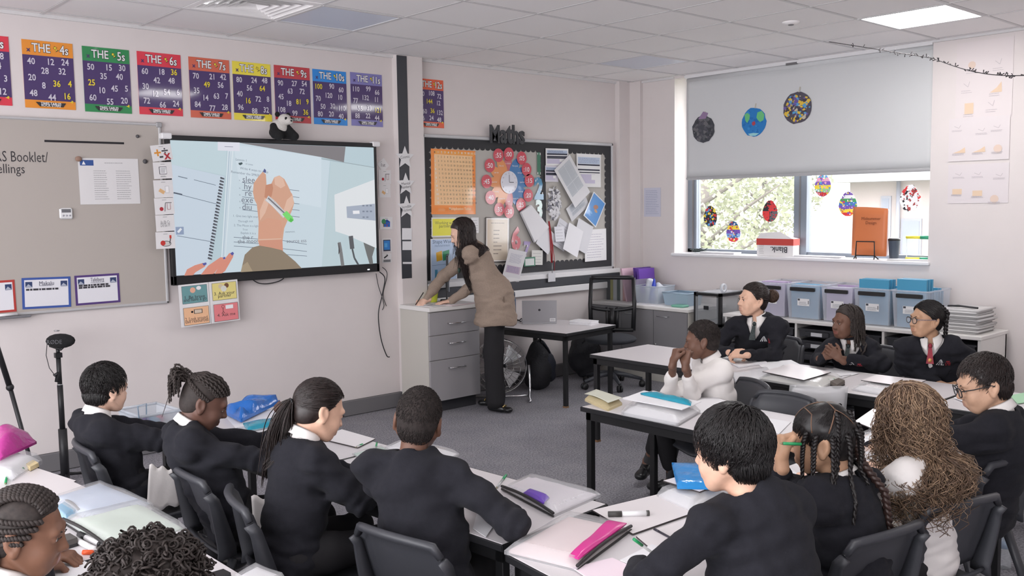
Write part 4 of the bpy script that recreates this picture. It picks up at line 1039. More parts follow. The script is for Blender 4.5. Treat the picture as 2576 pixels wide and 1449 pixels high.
# ------------------------------------------------------------------ on and around the window
def wx(px, py, X):
    p = onx(px, py, X); return (p[1], p[2])
def egg(px, py, hgt, cols, label, style='bands', seed=1):
    y, z = wx(px, py, GX-.008); w = hgt*.78
    s = Sheet(wall_x(y, z, GX-.008), 0, 0)
    P = []
    for k in range(28):
        a = 2*math.pi*k/28; v = math.sin(a); P.append((w/2*math.cos(a)*(1-.22*max(v, -.2)), hgt/2*v))
    s.poly(P, cols[0]); s.b.add([s.fn(a, b_, -.0015) for a, b_ in P[::-1]], [list(range(28))], 0, False, cols[0])
    rnd = random.Random(seed); wat = lambda v: w/2*math.sqrt(max(0, 1-(2*v/hgt)**2))*(1-.22*max(2*v/hgt, -.2))
    if style == 'bands':
        n = len(cols)-1
        for k in range(n):
            v0, v1 = hgt/2*.99 - hgt*.98*k/n, hgt/2*.99 - hgt*.98*(k+1)/n
            vs = np.linspace(v0, v1, 5); s.poly([(-wat(v), v) for v in vs] + [(wat(v), v) for v in vs[::-1]], cols[k+1])
        blot, sz = [WHT] + cols[1:], .010
    elif style == 'halves':
        vs = np.linspace(hgt*.49, 0, 8)
        s.poly([(-.01, v) for v in vs] + [(wat(v), v) for v in vs[::-1]], cols[1]); vs = np.linspace(0, -hgt*.49, 8)
        s.poly([(-wat(v), v) for v in vs] + [(-.005, v) for v in vs[::-1]], cols[1]); s.poly([(0, v) for v in vs] + [(wat(v), v) for v in vs[::-1]], cols[2]); blot, sz = cols, .009
    else: blot, sz = cols, .016
    s.up()
    for k in range(70 if style != 'patch' else 130):
        v = rnd.uniform(-.46, .46)*hgt; u = rnd.uniform(-.92, .92)*wat(v); r = sz*(.4+rnd.random())
        c_ = rnd.choice(blot); s.lift += .00001
        s.b.add([s.fn(u+r*math.cos(a)*rnd.uniform(.4, 1.1), v+r*math.sin(a)*rnd.uniform(.4, 1.1), s.lift) for a in np.linspace(0, 5.3, 6)], [list(range(6))], 0, False, c_)
    o = s.build('paper_egg', [M_paper]); tag(o, label, 'paper egg', 'decorated paper eggs on the window glass')
R_, K_, Y_, B_, P_, G_ = L(214, 60, 62), L(44, 44, 50), L(240, 212, 70), L(84, 150, 206), L(120, 84, 176), L(70, 160, 96)
egg(1787, 544, .205, [K_, K_, R_, Y_, B_, K_], 'black paper egg with small coloured patches on the window', 'patch', 1)
egg(1845, 583, .205, [WHT, L(44, 90, 140), Y_, P_, L(130, 170, 220), R_], 'paper egg banded blue, yellow, purple and red above the paper box', 'bands', 2)
egg(1937, 531, .205, [K_, R_, L(96, 96, 104), R_, K_], 'red and black quartered paper egg on the window', 'halves', 3)
egg(2070, 466, .205, [WHT, B_, L(226, 160, 190), P_, Y_, L(150, 206, 150), R_], 'pastel striped paper egg just under the blind', 'bands', 4)
egg(2133, 513, .22, [WHT, P_, WHT, G_, L(70, 120, 190), P_, Y_, R_], 'purple, green, blue and red banded paper egg near the orange book', 'bands', 5)
egg(2289, 498, .22, [WHT, WHT, R_, K_, WHT, L(160, 70, 70)], 'white paper egg with red and black squiggles at the far pane edge', 'patch', 6)
XBL = XW + .028
def planet(px, py, r, base, blots, label, seed, n=60, mins=.1):
    y, z = wx(px, py, XBL); s = Sheet(wall_x(y, z, XBL), 0, 0); rnd = random.Random(seed)
    P = [(r*(1+rnd.uniform(-.05, .04))*math.cos(a), r*(1+rnd.uniform(-.05, .04))*math.sin(a)) for a in np.linspace(0, 2*math.pi, 25)[:-1]]
    s.poly(P, base); s.b.add([s.fn(a, b_, -.002) for a, b_ in P[::-1]], [list(range(24))], 0, False, base); s.up()
    for k in range(n):
        a = rnd.random()*6.28; q = r*.85*math.sqrt(rnd.random()); u, v = q*math.cos(a), q*math.sin(a); rr = r*mins*(.5+rnd.random()); s.lift += .00001
        s.b.add([s.fn(u+rr*rnd.uniform(.5, 1.2)*math.cos(t_), v+rr*rnd.uniform(.4, 1)*math.sin(t_), s.lift) for t_ in np.linspace(0, 5.3, 6)], [list(range(6))], 0, False, rnd.choice(blots))
    s.line([(r*.1, r*.95), (r*.18, r*1.28)], .012, L(196, 190, 176))
    return s
s = planet(1769, 325, .132, L(72, 74, 80), [L(60, 62, 68), L(96, 98, 102), L(110, 108, 112), L(84, 84, 92)], '', 1, 70, .16); s.poly([(-.06, .10), (.0, .17), (.06, .15), (.03, .10)], L(150, 126, 160))
tag(s.build('paper_planet', [M_paper]), 'dark grey paper planet stuck on the blind', 'paper planet', 'paper planets stuck on the blind')
s = planet(1896, 307, .132, L(44, 126, 196), [L(44, 126, 196), L(56, 140, 206), L(36, 112, 184)], '', 2, 50, .16)
s.poly([(-.10, .075), (-.07, .09), (-.04, .07), (-.045, .03), (-.07, -.005), (-.09, .02)], L(110, 196, 130)).poly([(.03, .04), (.04, .085), (.085, .095), (.115, .06), (.105, .01), (.07, -.005), (.045, .015)], L(110, 196, 130)).poly([(-.015, .0), (.012, .008), (.022, -.02), (.0, -.035), (-.018, -.022)], L(176, 70, 84)).poly([(-.06, -.105), (.0, -.10), (.06, -.108), (.02, -.128), (-.03, -.126)], L(160, 216, 220))
tag(s.build('paper_planet', [M_paper]), 'blue and green paper earth stuck on the blind', 'paper planet', 'paper planets stuck on the blind')
s = planet(2006, 271, .142, L(84, 80, 92), [L(226, 190, 70), L(70, 66, 78), L(110, 92, 160), L(90, 160, 210), L(226, 190, 70), L(200, 190, 170)], '', 3, 130, .12)
tag(s.build('paper_planet', [M_paper]), 'yellow-speckled purple paper planet stuck on the blind', 'paper planet', 'paper planets stuck on the blind')
# sheets on the window wall
def xsheet(px0, py0, px1, py1, colr, nm, label, dr, X=XW-.004, m=None):
    a, c = wx(px0, py0, X), wx(px1, py1, X); w, h = abs(a[0]-c[0]), abs(a[1]-c[1])
    s = Sheet(wall_x((a[0]+c[0])/2, (a[1]+c[1])/2, X), w, h, colr, .0015); dr(s, w, h); tag(s.build(nm, [m or M_paper]), label, 'notice')
xsheet(1620, 473, 1662, 545, L(204, 204, 218), 'wall_notice', 'pale lilac notice on the wall between the corner and the window', lambda s, w, h: s.scribble(0, 0, .8*w, .85*h, 14, L(160, 166, 190), .005, 4))
OR_ = L(226, 200, 174)
def d_fade(sd, cells):
    def d(s, w, h):
        rnd = random.Random(sd)
        for u, v, k in cells:
            x, y = (u-.5)*w, (.5-v)*h
            if k == 'c': s.poly([(x-.09*w, y-.06*h), (x+.12*w, y-.06*h), (x+.11*w, y+.07*h), (x+.03*w, y)], OR_)
            elif k == 'b': s.disc(x, y, .07*w, L(222, 200, 186), 10)
            elif k == 'r': s.rect(x, y, .16*w, .14*h, OR_)
            elif k == 's': s.line([(x-.06*w, y+.02*h), (x+.02*w, y-.03*h), (x+.05*w, y+.04*h)], .004, L(196, 188, 190))
            s.scribble(x, y-.09*h, .2*w, .05*h, 2, L(188, 180, 184), .004, rnd.randrange(99))
    return d
xsheet(2408, 110, 2545, 292, L(223, 214, 214), 'faded_poster', 'topmost faded poster on the wall beside the window', d_fade(1, [(.28, .3, 'b'), (.75, .3, 's'), (.2, .55, 's'), (.7, .62, 'c'), (.25, .86, 'r'), (.65, .82, 's')]))
XM = XW - .0065
xsheet(2388, 300, 2538, 400, L(222, 214, 215), 'faded_poster', 'middle faded poster beside the window, in six panels', d_fade(2, [(.15, .2, 's'), (.55, .3, 's'), (.8, .25, 's'), (.17, .75, 'c'), (.5, .75, 'c'), (.82, .75, 'b')]), XM)
xsheet(2386, 415, 2536, 510, L(221, 213, 215), 'faded_poster', 'lowest faded poster on the wall beside the window', d_fade(3, [(.18, .25, 's'), (.5, .25, 's'), (.85, .3, 's'), (.16, .7, 'r'), (.5, .75, 'r'), (.78, .9, 'b')]))
# ---- things on the sill
def xyz(px, py, X): return onx(px, py, X)
ZS = WZ0
# paper ream box, upside down
def sillp(px, X=7.52): p = onx(px, 640, X); return arr([X, p[1], ZS])
p0 = sillp(1904, 7.49); p1 = sillp(1995, 7.49)
d = unit([p1[0]-p0[0], p1[1]-p0[1], 0]); wbx = .44
t = thing('paper_box', 'red and white paper box standing upside down on the window sill', 'box', ((p0[0]+p1[0])/2, (p0[1]+p1[1])/2, ZS), math.atan2(d[1], d[0]))
bw = np.linalg.norm(p1[:2]-p0[:2]); M_card = mat('box_white', L(232, 230, 230), rough=.6); M_red = mat('box_red', L(196, 70, 62), rough=.6)
b = MB().box((-bw/2, 0, 0), (bw/2, .10, .135), m=0)
b.box((-bw/2-.004, -.004, .10), (bw/2+.004, .104, .16), m=1)
b.build('carton', [M_card, M_red], t)
MB().add([(-bw/2, -.004, .16), (bw/2, -.004, .16), (bw/2, .1, .16), (-bw/2, .1, .16), (-bw*.4, .0, .21), (bw*.1, .02, .225), (bw*.15, .09, .19), (-bw*.4, .09, .19)], [[0, 1, 5, 4], [1, 2, 6, 5], [2, 3, 7, 6], [3, 0, 4, 7], [4, 5, 6, 7]]).build('open_flap', [M_card], t)
s = Sheet(lambda u, v, l: (u, -.0045-l, v+.06), 0, 0); s.text('Blank.', .045, 0, .075, L(70, 70, 76), .012, rot=math.pi); s.scribble(-bw*.36, .0, bw*.14, .09, 6, L(150, 150, 150), .003, 2); s.build('printing', [M_paper], t)
# sheets of paper
def sill_sheets(px, py, w, d, label, n=3):
    p = sillp(px, 7.52); t = MB(); rnd = random.Random(px)
    for k in range(n): t.box((p[0]-d/2, p[1]-w/2, ZS+.004*k), (p[0]+d/2, p[1]+w/2, ZS+.004*k+.003), rz=rnd.uniform(-.12, .12))
    tag(t.build('paper_stack', [mat('paper_white', L(232, 231, 234), rough=.7)]), label, 'papers')
sill_sheets(1812, 632, .4, .12, 'white papers lying on the sill beside the cable tangle', 5)
sill_sheets(2060, 640, .45, .1, 'white papers lying on the sill below the window post', 4)
sill_sheets(2292, 647, .36, .1, 'white folder lying flat at the end of the sill', 3)
# cable tangle
p = sillp(1757, 7.55); rnd = random.Random(4); pts = []
for k in range(70): a = k*.9; pts.append((p[0]+.05*math.cos(a*1.3)*rnd.uniform(.5, 1), p[1]+.09*math.sin(a)*rnd.uniform(.4, 1), ZS+.012+.045*abs(math.sin(a*.37))*rnd.random()))
tag(MB().tube(pts, .004, 5).build('cable_tangle', [mat('cable_greygreen', L(74, 84, 84), rough=.5)]), 'dark tangle of thin cable in the corner of the sill', 'cable')
# orange book on a wire stand
p = sillp(2178, 7.52); yw = .155
t = thing('display_book', 'orange paperback propped upright on a wire stand on the sill', 'book', (p[0]+.03, p[1], ZS), math.radians(-90))
M_or = mat('orange_cover', L(206, 118, 70), rough=.45)
b = MB().grid(lambda u, v: (-.155+.31*u, .018+.015*v-.010*math.sin(u*3.1), .025+.42*v*(1-.04*u*u)), 8, 6, thick=.006); b.build('front_cover', [M_or], t)
MB().box((-.15, .040, .03), (.160, .062, .42), bev=.004).build('pages', [mat('paper_white', L(232, 231, 234), rough=.7)], t)
s = Sheet(lambda u, v, l: (u, .018+.015*((v+.22)/.42)-.018-l, .245+v), 0, 0); s.text('Midsummer', .02, .10, .036, L(110, 60, 40)).text('Design', .02, .06, .036, L(110, 60, 40)); s.build('cover_title', [M_paper], t)
t = thing('wire_book_stand', 'black wire stand holding the orange book on the sill', 'book stand', (p[0]-.005, p[1], ZS), math.radians(-90))
b = MB().tube([(-.10, .03, 0), (-.085, -.01, .03), (-.08, -.008, .15), (.08, -.008, .15), (.085, -.01, .03), (.10, .03, 0)], .006, 6).tube([(-.085, -.01, .03), (.085, -.01, .03)], .005, 6).tube([(-.085, -.01, .03), (-.09, -.03, .0)], .005, 6).tube([(.085, -.01, .03), (.09, -.03, .0)], .005, 6)
b.build('wire_frame', [M_black], t)
# tumbler
p = sillp(2246, 7.55)
t = thing('travel_tumbler', 'dark blue-grey tumbler cup standing on the window sill', 'tumbler', (p[0]+.02, p[1], ZS))
MB().lathe((0, 0, 0), [(.036, 0), (.037, .01), (.047, .155), (.048, .16)]).build('cup_body', [mat('tumbler_slate', L(66, 74, 86), rough=.35)], t)
MB().lathe((0, 0, .16), [(.049, 0), (.050, .012), (.04, .02), (0, .021)]).build('lid', [M_black], t)
# green and yellow beaded rack
p = sillp(2305, 7.55); t = thing('bead_counting_rack', 'yellow and green two-bar rack standing at the end of the sill', 'rack', (p[0]+.03, p[1], ZS), math.radians(-90))
My, Mg = mat('bead_yellow', L(232, 220, 70), rough=.4), mat('bead_green', L(44, 150, 112), rough=.4)
for z in (.012, .19):
    MB().tube([(-.10, 0, z), (.02, 0, z)], .013, 10).build('yellow_bar', [My], t); MB().tube([(.02, 0, z), (.10, 0, z)], .016, 10).build('green_bar', [Mg], t)
MB().tube([(-.095, 0, .012), (-.095, 0, .19)], .004, 6).tube([(.095, 0, .012), (.095, 0, .19)], .004, 6).build('clear_posts', [mat('clear_post', L(220, 226, 226), rough=.1, alpha=.5)], t)
# ------------------------------------------------------------------ furniture
M_lamtop = mat('table_laminate', L(214, 209, 211), rough=.38, noise=.01, nscale=200)
M_edge = mat('table_edge_black', (.016, .016, .018), rough=.4)
TZ = .635
def table(cx, cy, lx, ly, rz, label, z=TZ, group='classroom tables with black legs'):
    t = thing('classroom_table', label, 'table', (cx, cy, 0), rz, group)
    hx, hy = lx/2, ly/2
    MB().box((-hx+.006, -hy+.006, z-.024), (hx-.006, hy-.006, z), bev=.002).build('tabletop', [M_lamtop], t)
    b = MB()
    for lo, hi in (((-hx, -hy, z-.026), (hx, -hy+.008, z-.0008)), ((-hx, hy-.008, z-.026), (hx, hy, z-.0008)), ((-hx, -hy, z-.026), (-hx+.008, hy, z-.0008)), ((hx-.008, -hy, z-.026), (hx, hy, z-.0008))): b.box(lo, hi, bev=.003)
    b.build('edge_band', [M_edge], t)
    b = MB(); i = .022
    for lo, hi in (((-hx+i, -hy+i, z-.07), (hx-i, -hy+i+.025, z-.024)), ((-hx+i, hy-i-.025, z-.07), (hx-i, hy-i, z-.024)), ((-hx+i, -hy+i, z-.07), (-hx+i+.025, hy-i, z-.024)), ((hx-i-.025, -hy+i, z-.07), (hx-i, hy-i, z-.024))): b.box(lo, hi)
    b.build('frame', [M_blackmetal], t)
    for sx in (-1, 1):
        for sy in (-1, 1):
            x, y = sx*(hx-i-.017), sy*(hy-i-.017)
            l = MB().box((x-.017, y-.017, .012), (x+.017, y+.017, z-.024), bev=.003).build('leg', [M_blackmetal], t)
            MB().box((x-.018, y-.018, 0), (x+.018, y+.018, .014)).build('foot', [mat('foot_rubber', L(130, 98, 70), rough=.7)], l)
    return t
A42 = math.radians(4.2)
table(2.08, 2.747, .54, 1.2, A42, 'white classroom table with the purple-tinted zip folder on it')
table(1.99, 3.952, .54, 1.2, A42, 'white classroom table holding the clear plastic tub near the screen wall')
table(2.378, 1.75, 1.2, .5, math.radians(-7), 'white classroom table with the pink zip pouch on it')
table(3.61, 1.73, 1.2, .5, math.radians(-1), 'white classroom table in front of the long-haired child')
table(3.775, 2.745, .6, 1.2, 0, 'white classroom table where the child in the white shirt leans')
table(5.085, 3.89, .65, 1.2, 0, 'white classroom table nearest the office chair, in front of the child with a bun')
table(5.085, 2.68, .65, 1.2, 0, 'white classroom table holding the grey board rubber by the far row')
table(5.085, 1.47, .65, 1.2, 0, 'white classroom table at the end of the far row, under green papers')
table(.86, 2.30, .6, 1.2, math.radians(1), 'white classroom table with the orange pen cap on it')
table(.79, 3.52, .6, 1.2, math.radians(4), 'white classroom table under the pink pouch by the tripod')
DSK = table(5.70, 5.86, .71, .95, math.radians(6), 'teacher’s table holding the open laptop', group=None)

# ---- classroom chairs
M_chair = mat('chair_plastic', L(58, 59, 64), rough=.42, bump=.04, bscale=500)
def make_chair():
    t = thing('classroom_chair', '', 'chair', (0, 0, 0), 0, 'dark grey plastic classroom chairs')
    # local: sitter faces +x; seat 0.37 high
    def back(u, v):
        y = (u-.5)*2; h = .255*v; w = .195 - .012*v - .02*(1-v)**2
        x = -.165 - .085*v + .035*y*y*(.6+.4*v) - (.045*max(0, v-.9)*10*.35)
        zz = .425 + h + .012*(1-y*y)*(v > .9) - .03*(abs(y) > .86)*v*abs(y)
        return (x, w*y, zz)
    MB().grid(back, 20, 12, thick=.010).build('backrest', [M_chair], t)
    b = MB()                              # thick rolled rim: top edge and the two side flanges
    top = [back(u, 1.0) for u in np.linspace(0, 1, 15)]
    b.tube([(p[0]-.012, p[1], p[2]) for p in top], [.012]+[.015]*13+[.012], 8, flat=1.0)
    b.build('top_rim', [M_chair], t)
    for sy in (0.0, 1.0):
        fl = MB(); P = []
        for v in np.linspace(1, -.12, 10):
            p = back(sy, max(v, 0)); q = (p[0]-.004, p[1], p[2] if v > 0 else .425+.30*v); P.append(q)
        sg = -1 if sy == 0 else 1
        vs = []
        for k, p in enumerate(P):
            wd = .03 + .04*k/9
            vs += [(p[0]+.004, p[1], p[2]), (p[0]-wd, p[1]+sg*.006, p[2]-.012), (p[0]-wd, p[1]+sg*.018, p[2]-.012), (p[0]+.004, p[1]+sg*.014, p[2])]
        fs = [[4*k+i, 4*k+(i+1) % 4, 4*k+4+(i+1) % 4, 4*k+4+i] for k in range(9) for i in range(4)] + [[3, 2, 1, 0], [36, 37, 38, 39]]
        fl.add(vs, fs, 0, True).build('side_flange', [M_chair], t)
    def seat(u, v):
        y = (v-.5)*2; x = .20 - .40*u; w = .19 - .02*u
        return (x, w*y, .372 + .012*abs(y)**3 - .018*math.sin(u*2.4) - .045*max(0, .12-u)*6*.8 + .07*max(0, u-.88)*5)
    MB().grid(seat, 16, 12, thick=-.012).build('seat', [M_chair], t)
    for sx, sy in ((1, 1), (1, -1), (-1, 1), (-1, -1)):
        a = (.13 if sx > 0 else -.15, sy*.165, .37); c = (.20 if sx > 0 else -.27, sy*.19, 0)
        MB().tube([a, ((a[0]+c[0])/2+.005*sx, (a[1]+c[1])/2, .19), c], [.024, .021, .018], 8, flat=.75).build('leg', [M_chair], t)
    MB().box((-.14, -.16, .335), (.12, .16, .352)).build('under_frame', [M_chair], t)
    return t
chair0 = make_chair()
SPC = onz(1975, 1004, .67)
def BC(px, py, a):
    p = onz(px, py, .685); d = math.radians(a); return p[0] + .245*math.cos(d), p[1] + .245*math.sin(d), a
CH = [(*BC(215, 1122, -6), 'dark grey chair of the boy nearest the microphone stand'), (*BC(478, 1190, -4), 'dark grey chair of the child with braids gathered high'),
      (*BC(602, 1252, -16), 'dark grey chair with one free corner, under the ponytailed girl'), (*BC(998, 1346, 10), 'dark grey chair behind the boy with cropped hair'),
      (4.20, 3.02, 152, 'grey chair of the child in the white shirt'), (*BC(2418, 1262, 72), 'dark grey chair of the long-haired child'),
      (*BC(2228, 1338, 80), 'dark grey chair of the child with many long braids'), (*BC(2540, 1152, 84), 'dark grey chair of the boy in glasses'),
      (2.12, 1.36, 82, 'dark grey chair of the boy writing beside the pink pouch'), (5.80, 3.72, 190, 'dark grey chair of the child with a bun'),
      (5.84, 3.00, 184, 'dark grey chair of the child with short locs'), (5.84, 2.42, 190, 'dark grey chair of the child with plaits and glasses'),
      (SPC[0]-.24, SPC[1], 180, 'grey chair holding a clear zip folder behind the middle table'), (.36, 2.50, 0, 'dark grey chair of the child resting hands on the front table'),
      (.48, 1.72, 0, 'dark grey chair of the curly-haired child'), (5.72, 1.55, 180, 'dark grey chair of the child at the frame edge, only a sleeve in view')]
for k, (x, y, a, lb) in enumerate(CH):
    if k == 0: c = chair0; c.location = (x, y, 0); c.rotation_euler = (0, 0, math.radians(a)); c['label'] = lb
    else: dup(chair0, (x, y, 0), math.radians(a), lb)

# ---- teacher's drawer cabinet
M_cabw, M_cabg = mat('cabinet_cream', L(196, 192, 184), rough=.45), mat('cabinet_grey', L(156, 153, 155), rough=.42)
M_worktop = mat('worktop_white', L(226, 223, 220), rough=.35)
CX0, CX1, CY0, CY1, CZ = 4.452, 4.985, 5.97, 6.37, .885
t = thing('drawer_cabinet', 'tall cream cabinet with three grey drawers under the leaning teacher', 'cabinet', (0, 0, 0))
b = MB().box((CX0, CY0+.018, .1), (CX1, CY1, CZ-.035)); b.build('carcass', [M_cabw], t)
MB().box((CX0+.03, CY0+.07, 0), (CX1, CY1, .1)).build('plinth', [mat('plinth_dark', L(52, 52, 56), rough=.6)], t)
MB().box((CX0-.012, CY0-.02, CZ-.035), (CX1+.01, CY1, CZ), bev=.004).build('worktop', [M_worktop], t)
zz = [.103, .447, .652, .846]
for k in range(3):
    d = MB().box((CX0+.004, CY0, zz[k]), (CX1-.003, CY0+.02, zz[k+1]-.004), bev=.003).build('drawer', [M_cabg], t)
    xm, zm = (CX0+CX1)/2 + .01, zz[k+1] - (.075 if k < 2 else .105) - .0; hw = .085
    MB().tube([(xm-hw, CY0, zm), (xm-hw+.01, CY0-.028, zm), (xm+hw-.01, CY0-.028, zm), (xm+hw, CY0, zm)], .006, 8, flat=.8).build('handle', [M_chrome], d)
# things on the cabinet
s = Sheet(flat_z(4.80, 6.02, CZ+.006, .08), .30, .16, L(226, 208, 210), .005); s.rect(.01, .0, .28, .14, WHT).scribble(0, 0, .24, .1, 5, L(200, 190, 200), .002, 2); tag(s.build('booklet', [M_paper]), 'open pink-edged booklet on the cabinet top', 'booklet')
s = Sheet(flat_z(4.60, 6.10, CZ+.004, .2), .26, .2, WHT, .003); s.scribble(0, 0, .22, .16, 8, L(190, 190, 196), .002, 5); tag(s.build('worksheet', [M_paper]), 'white worksheet under the teacher’s writing hand', 'worksheet')
b = MB()
for k in range(3): b.box((4.50+.004*k, 6.10, CZ+.001+.004*k), (4.60, 6.16, CZ+.004+.004*k), rz=.2*k)
tag(b.build('sticky_notes', [mat('note_grey', L(206, 206, 204), rough=.7)]), 'small pads of grey notes at the cabinet edge', 'notes')
t = thing('drinking_cup', 'small lime-yellow cup standing behind the teacher’s writing hand', 'cup', (4.76, 6.31, CZ))
MB().lathe((0, 0, 0), [(.028, 0), (.030, .008), (.040, .075), (.041, .10), (.039, .098), (.028, .012), (0, .012)]).build('cup_body', [mat('cup_lime', L(206, 214, 70), rough=.5)], t)
MB().lathe((0, 0, .098), [(.042, 0), (.042, .006), (.038, .007)]).build('rim', [M_white], t)
t = thing('monitor', 'dark computer monitor seen edge-on behind the teacher’s arm', 'monitor', (4.885, 6.25, CZ), math.radians(-39))
MB().box((-.02, -.20, .10), (.0, .20, .40), bev=.004).build('display_panel', [M_black], t); MB().box((0, -.20, .10), (.004, .20, .40)).build('screen_glass', [mat('screen_off', L(150, 156, 166), rough=.15)], t)
MB().box((-.03, -.025, .01), (-.015, .025, .2)).build('stand_post', [M_black], t); MB().box((-.08, -.09, 0), (.06, .09, .012), bev=.004).build('stand_base', [M_black], t)

# ---- on the teacher's table: laptop, bottle, papers, leads
M_alu = mat('laptop_silver', L(178, 178, 182), rough=.35, metal=.35)
t = thing('laptop', 'open silver laptop seen from behind its lid', 'laptop', (5.76, 6.05, TZ), math.radians(-63+20))
def lid(u, v, w): return ((u-.5)*.31, -.105 - .055*v + w, .012 + .205*v)
MB().box((-.155, -.105, .0), (.155, .11, .014), bev=.004).build('keyboard_base', [M_alu], t)
MB().add([lid(0, 0, 0), lid(1, 0, 0), lid(1, 1, 0), lid(0, 1, 0), lid(0, 0, .007), lid(1, 0, .007), lid(1, 1, .007), lid(0, 1, .007)], [[0, 1, 2, 3], [7, 6, 5, 4], [0, 4, 5, 1], [1, 5, 6, 2], [2, 6, 7, 3], [3, 7, 4, 0]]).build('lid', [M_alu], t)
MB().add([(-.135, -.10, .0148), (.135, -.10, .0148), (.135, .02, .0148), (-.135, .02, .0148)], [[0, 1, 2, 3]]).build('keys', [mat('keys_grey', L(120, 120, 124), rough=.6)], t)
s = Sheet(lambda u, v, l: ((u/.31+.0)*.31, -.105-.055*(.5+v/.205)-l-.0005, .012+.205*(.5+v/.205)), 0, 0); s.disc(.0, .015, .011, L(70, 70, 76)); s.rect(.118, -.078, .05, .03, WHT).scribble(.118, -.078, .04, .02, 3, L(90, 90, 96), .002, 3); s.build('lid_stickers', [M_paper], t)
t = thing('water_bottle', 'navy metal water bottle standing by the teacher’s jacket', 'bottle', (5.66, 6.31, TZ))
MB().lathe((0, 0, 0), [(.036, 0), (.038, .006), (.038, .20), (.034, .215), (.026, .225)]).build('bottle_body', [mat('bottle_navy', L(58, 78, 104), rough=.45)], t)
MB().lathe((0, 0, .222), [(.030, 0), (.032, .02), (.030, .045), (.020, .055), (0, .056)]).build('cap', [mat('cap_navy', L(36, 46, 66), rough=.5)], t)
MB().tube([(-.03, 0, .24), (-.045, 0, .215), (-.036, 0, .19)], .006, 6).build('green_loop', [mat('loop_green', L(120, 190, 150), rough=.6)], t)
b = MB(); rnd = random.Random(2)
for k in range(6): b.box((5.88, 5.56, TZ+.0055*k), (6.02, 5.78, TZ+.0055*k+.005), rz=.1+rnd.uniform(-.12, .12))
tag(b.build('exercise_books', [mat('paper_white', L(232, 231, 234), rough=.7)]), 'short pile of white exercise books beside the laptop', 'exercise books')
pts = [(5.62+.05*math.cos(k*.8)+.02*k/14, 6.2+.035*math.sin(k*.8), TZ+.008+.012*(k % 3)) for k in range(16)]
tag(MB().tube(pts, .004, 5).build('charging_cable', [M_cable]), 'black coiled charging lead behind the laptop', 'cable')
tag(MB().box((5.54, 6.27, TZ), (5.66, 6.29, TZ+.012), rz=.3).build('blue_ruler', [mat('teal', L(64, 160, 184), rough=.4)]), 'teal strip lying by the water bottle', 'ruler')

# ---- office chair
OC = (6.38, 5.74)
t = thing('office_chair', 'black mesh-backed office chair on castors behind the teacher’s table', 'office chair', (*OC, 0), math.radians(218))
M_fab = mat('seat_fabric', L(52, 54, 60), rough=.9, bump=.2, bscale=300)
s = Solid(.01).ell((.02, 0, .455), (.235, .24, .045), k=.02).ell((.02, 0, .44), (.225, .23, .03), k=.02); put('seat', mesh_np('seat', [s.arrays()]), t, M_fab)
b = MB()
def bk(y, z): return (-.20 - .10*(z-.5) - .02*math.cos(y*6), y, z)
ow, oz0, oz1 = .20, .50, 1.0
for q in ([bk(-ow, oz0), bk(-ow-.01, .75), bk(-ow, oz1)], [bk(ow, oz0), bk(ow+.01, .75), bk(ow, oz1)]): b.tube(q, [.022, .02, .018], 8, flat=.7)
b.tube([bk(y, oz1-.02*(abs(y) < .08)*0) for y in np.linspace(-ow, ow, 7)], .020, 8).tube([bk(y, .505) for y in np.linspace(-ow, ow, 7)], .02, 8).tube([bk(y, .72-.03*math.cos(y*7)) for y in np.linspace(-ow, ow, 9)], .018, 8)
b.tube([bk(-.045, .51), bk(-.05, .72)], .016, 6).tube([bk(.045, .51), bk(.05, .72)], .016, 6).tube([bk(0, .51), bk(0, .71)], .03, 6)
b.build('back_frame', [M_black], t)
mm = mat('back_mesh', L(56, 60, 62), rough=.8, alpha=.42)
MB().grid(lambda u, v: bk((u-.5)*2*ow*.95, oz0+.02+(oz1-oz0-.04)*v), 8, 8).build('back_mesh', [mm], t)
MB().tube([(-.10, 0, .40), (-.22, 0, .41), (-.25, 0, .55)], [.03, .028, .025], 8).build('back_support', [M_black], t)
MB().tube([(0, 0, .07), (0, 0, .25)], .03, 12).tube([(0, 0, .25), (0, 0, .42)], .018, 10).build('gas_lift', [M_blackmetal], t)
b = MB(); cs = []
for k in range(5):
    a = 2*math.pi*k/5 + .35; c, q = math.cos(a), math.sin(a)
    b.tube([(0, 0, .125), (.12*c, .12*q, .115), (.29*c, .29*q, .075)], [.026, .022, .015], 8); cs.append((.29*c, .29*q, a))
b.build('star_base', [mat('base_grey', L(60, 62, 68), rough=.4)], t)
for x, y, a in cs:
    o = MB(); d = arr([-math.sin(a), math.cos(a), 0])*.012
    for sgn in (-1, 1): o.cyl(arr([x, y, .03])+d*sgn*.5, arr([x, y, .03])+d*sgn*1.9, .03, n=14)
    o.tube([(x, y, .03), (x, y, .075)], .008, 6).build('castor', [M_black], t)
# ---- floor fan
F = (5.255, 6.03)
t = thing('floor_fan', 'chrome drum fan standing on the floor behind the teacher’s legs', 'fan', (*F, 0), math.radians(-40))
fr = .235; fz = .30
b = MB()
for k in range(30):
    a = 2*math.pi*k/30; b.tube([(.05*math.cos(a), -.075, fz+.05*math.sin(a)), (.7*fr*math.cos(a), -.07, fz+.7*fr*math.sin(a)), (fr*math.cos(a), -.02, fz+fr*math.sin(a)), (fr*math.cos(a), .06, fz+fr*math.sin(a))], .0022, 4)
for r in (.06, .12, .18, fr): b.tube([(r*math.cos(a), -.074 if r < fr else -.02, fz+r*math.sin(a)) for a in np.linspace(0, 2*math.pi, 33)], .003, 5)
b.build('wire_grille', [M_chrome], t)
MB().add([(fr*math.cos(a), y, fz+fr*math.sin(a)) for y in (-.03, .08) for a in np.linspace(0, 2*math.pi, 33)[:-1]], [[i, (i+1) % 32, 32+(i+1) % 32, 32+i] for i in range(32)], 0, True).build('drum', [M_steel], t)
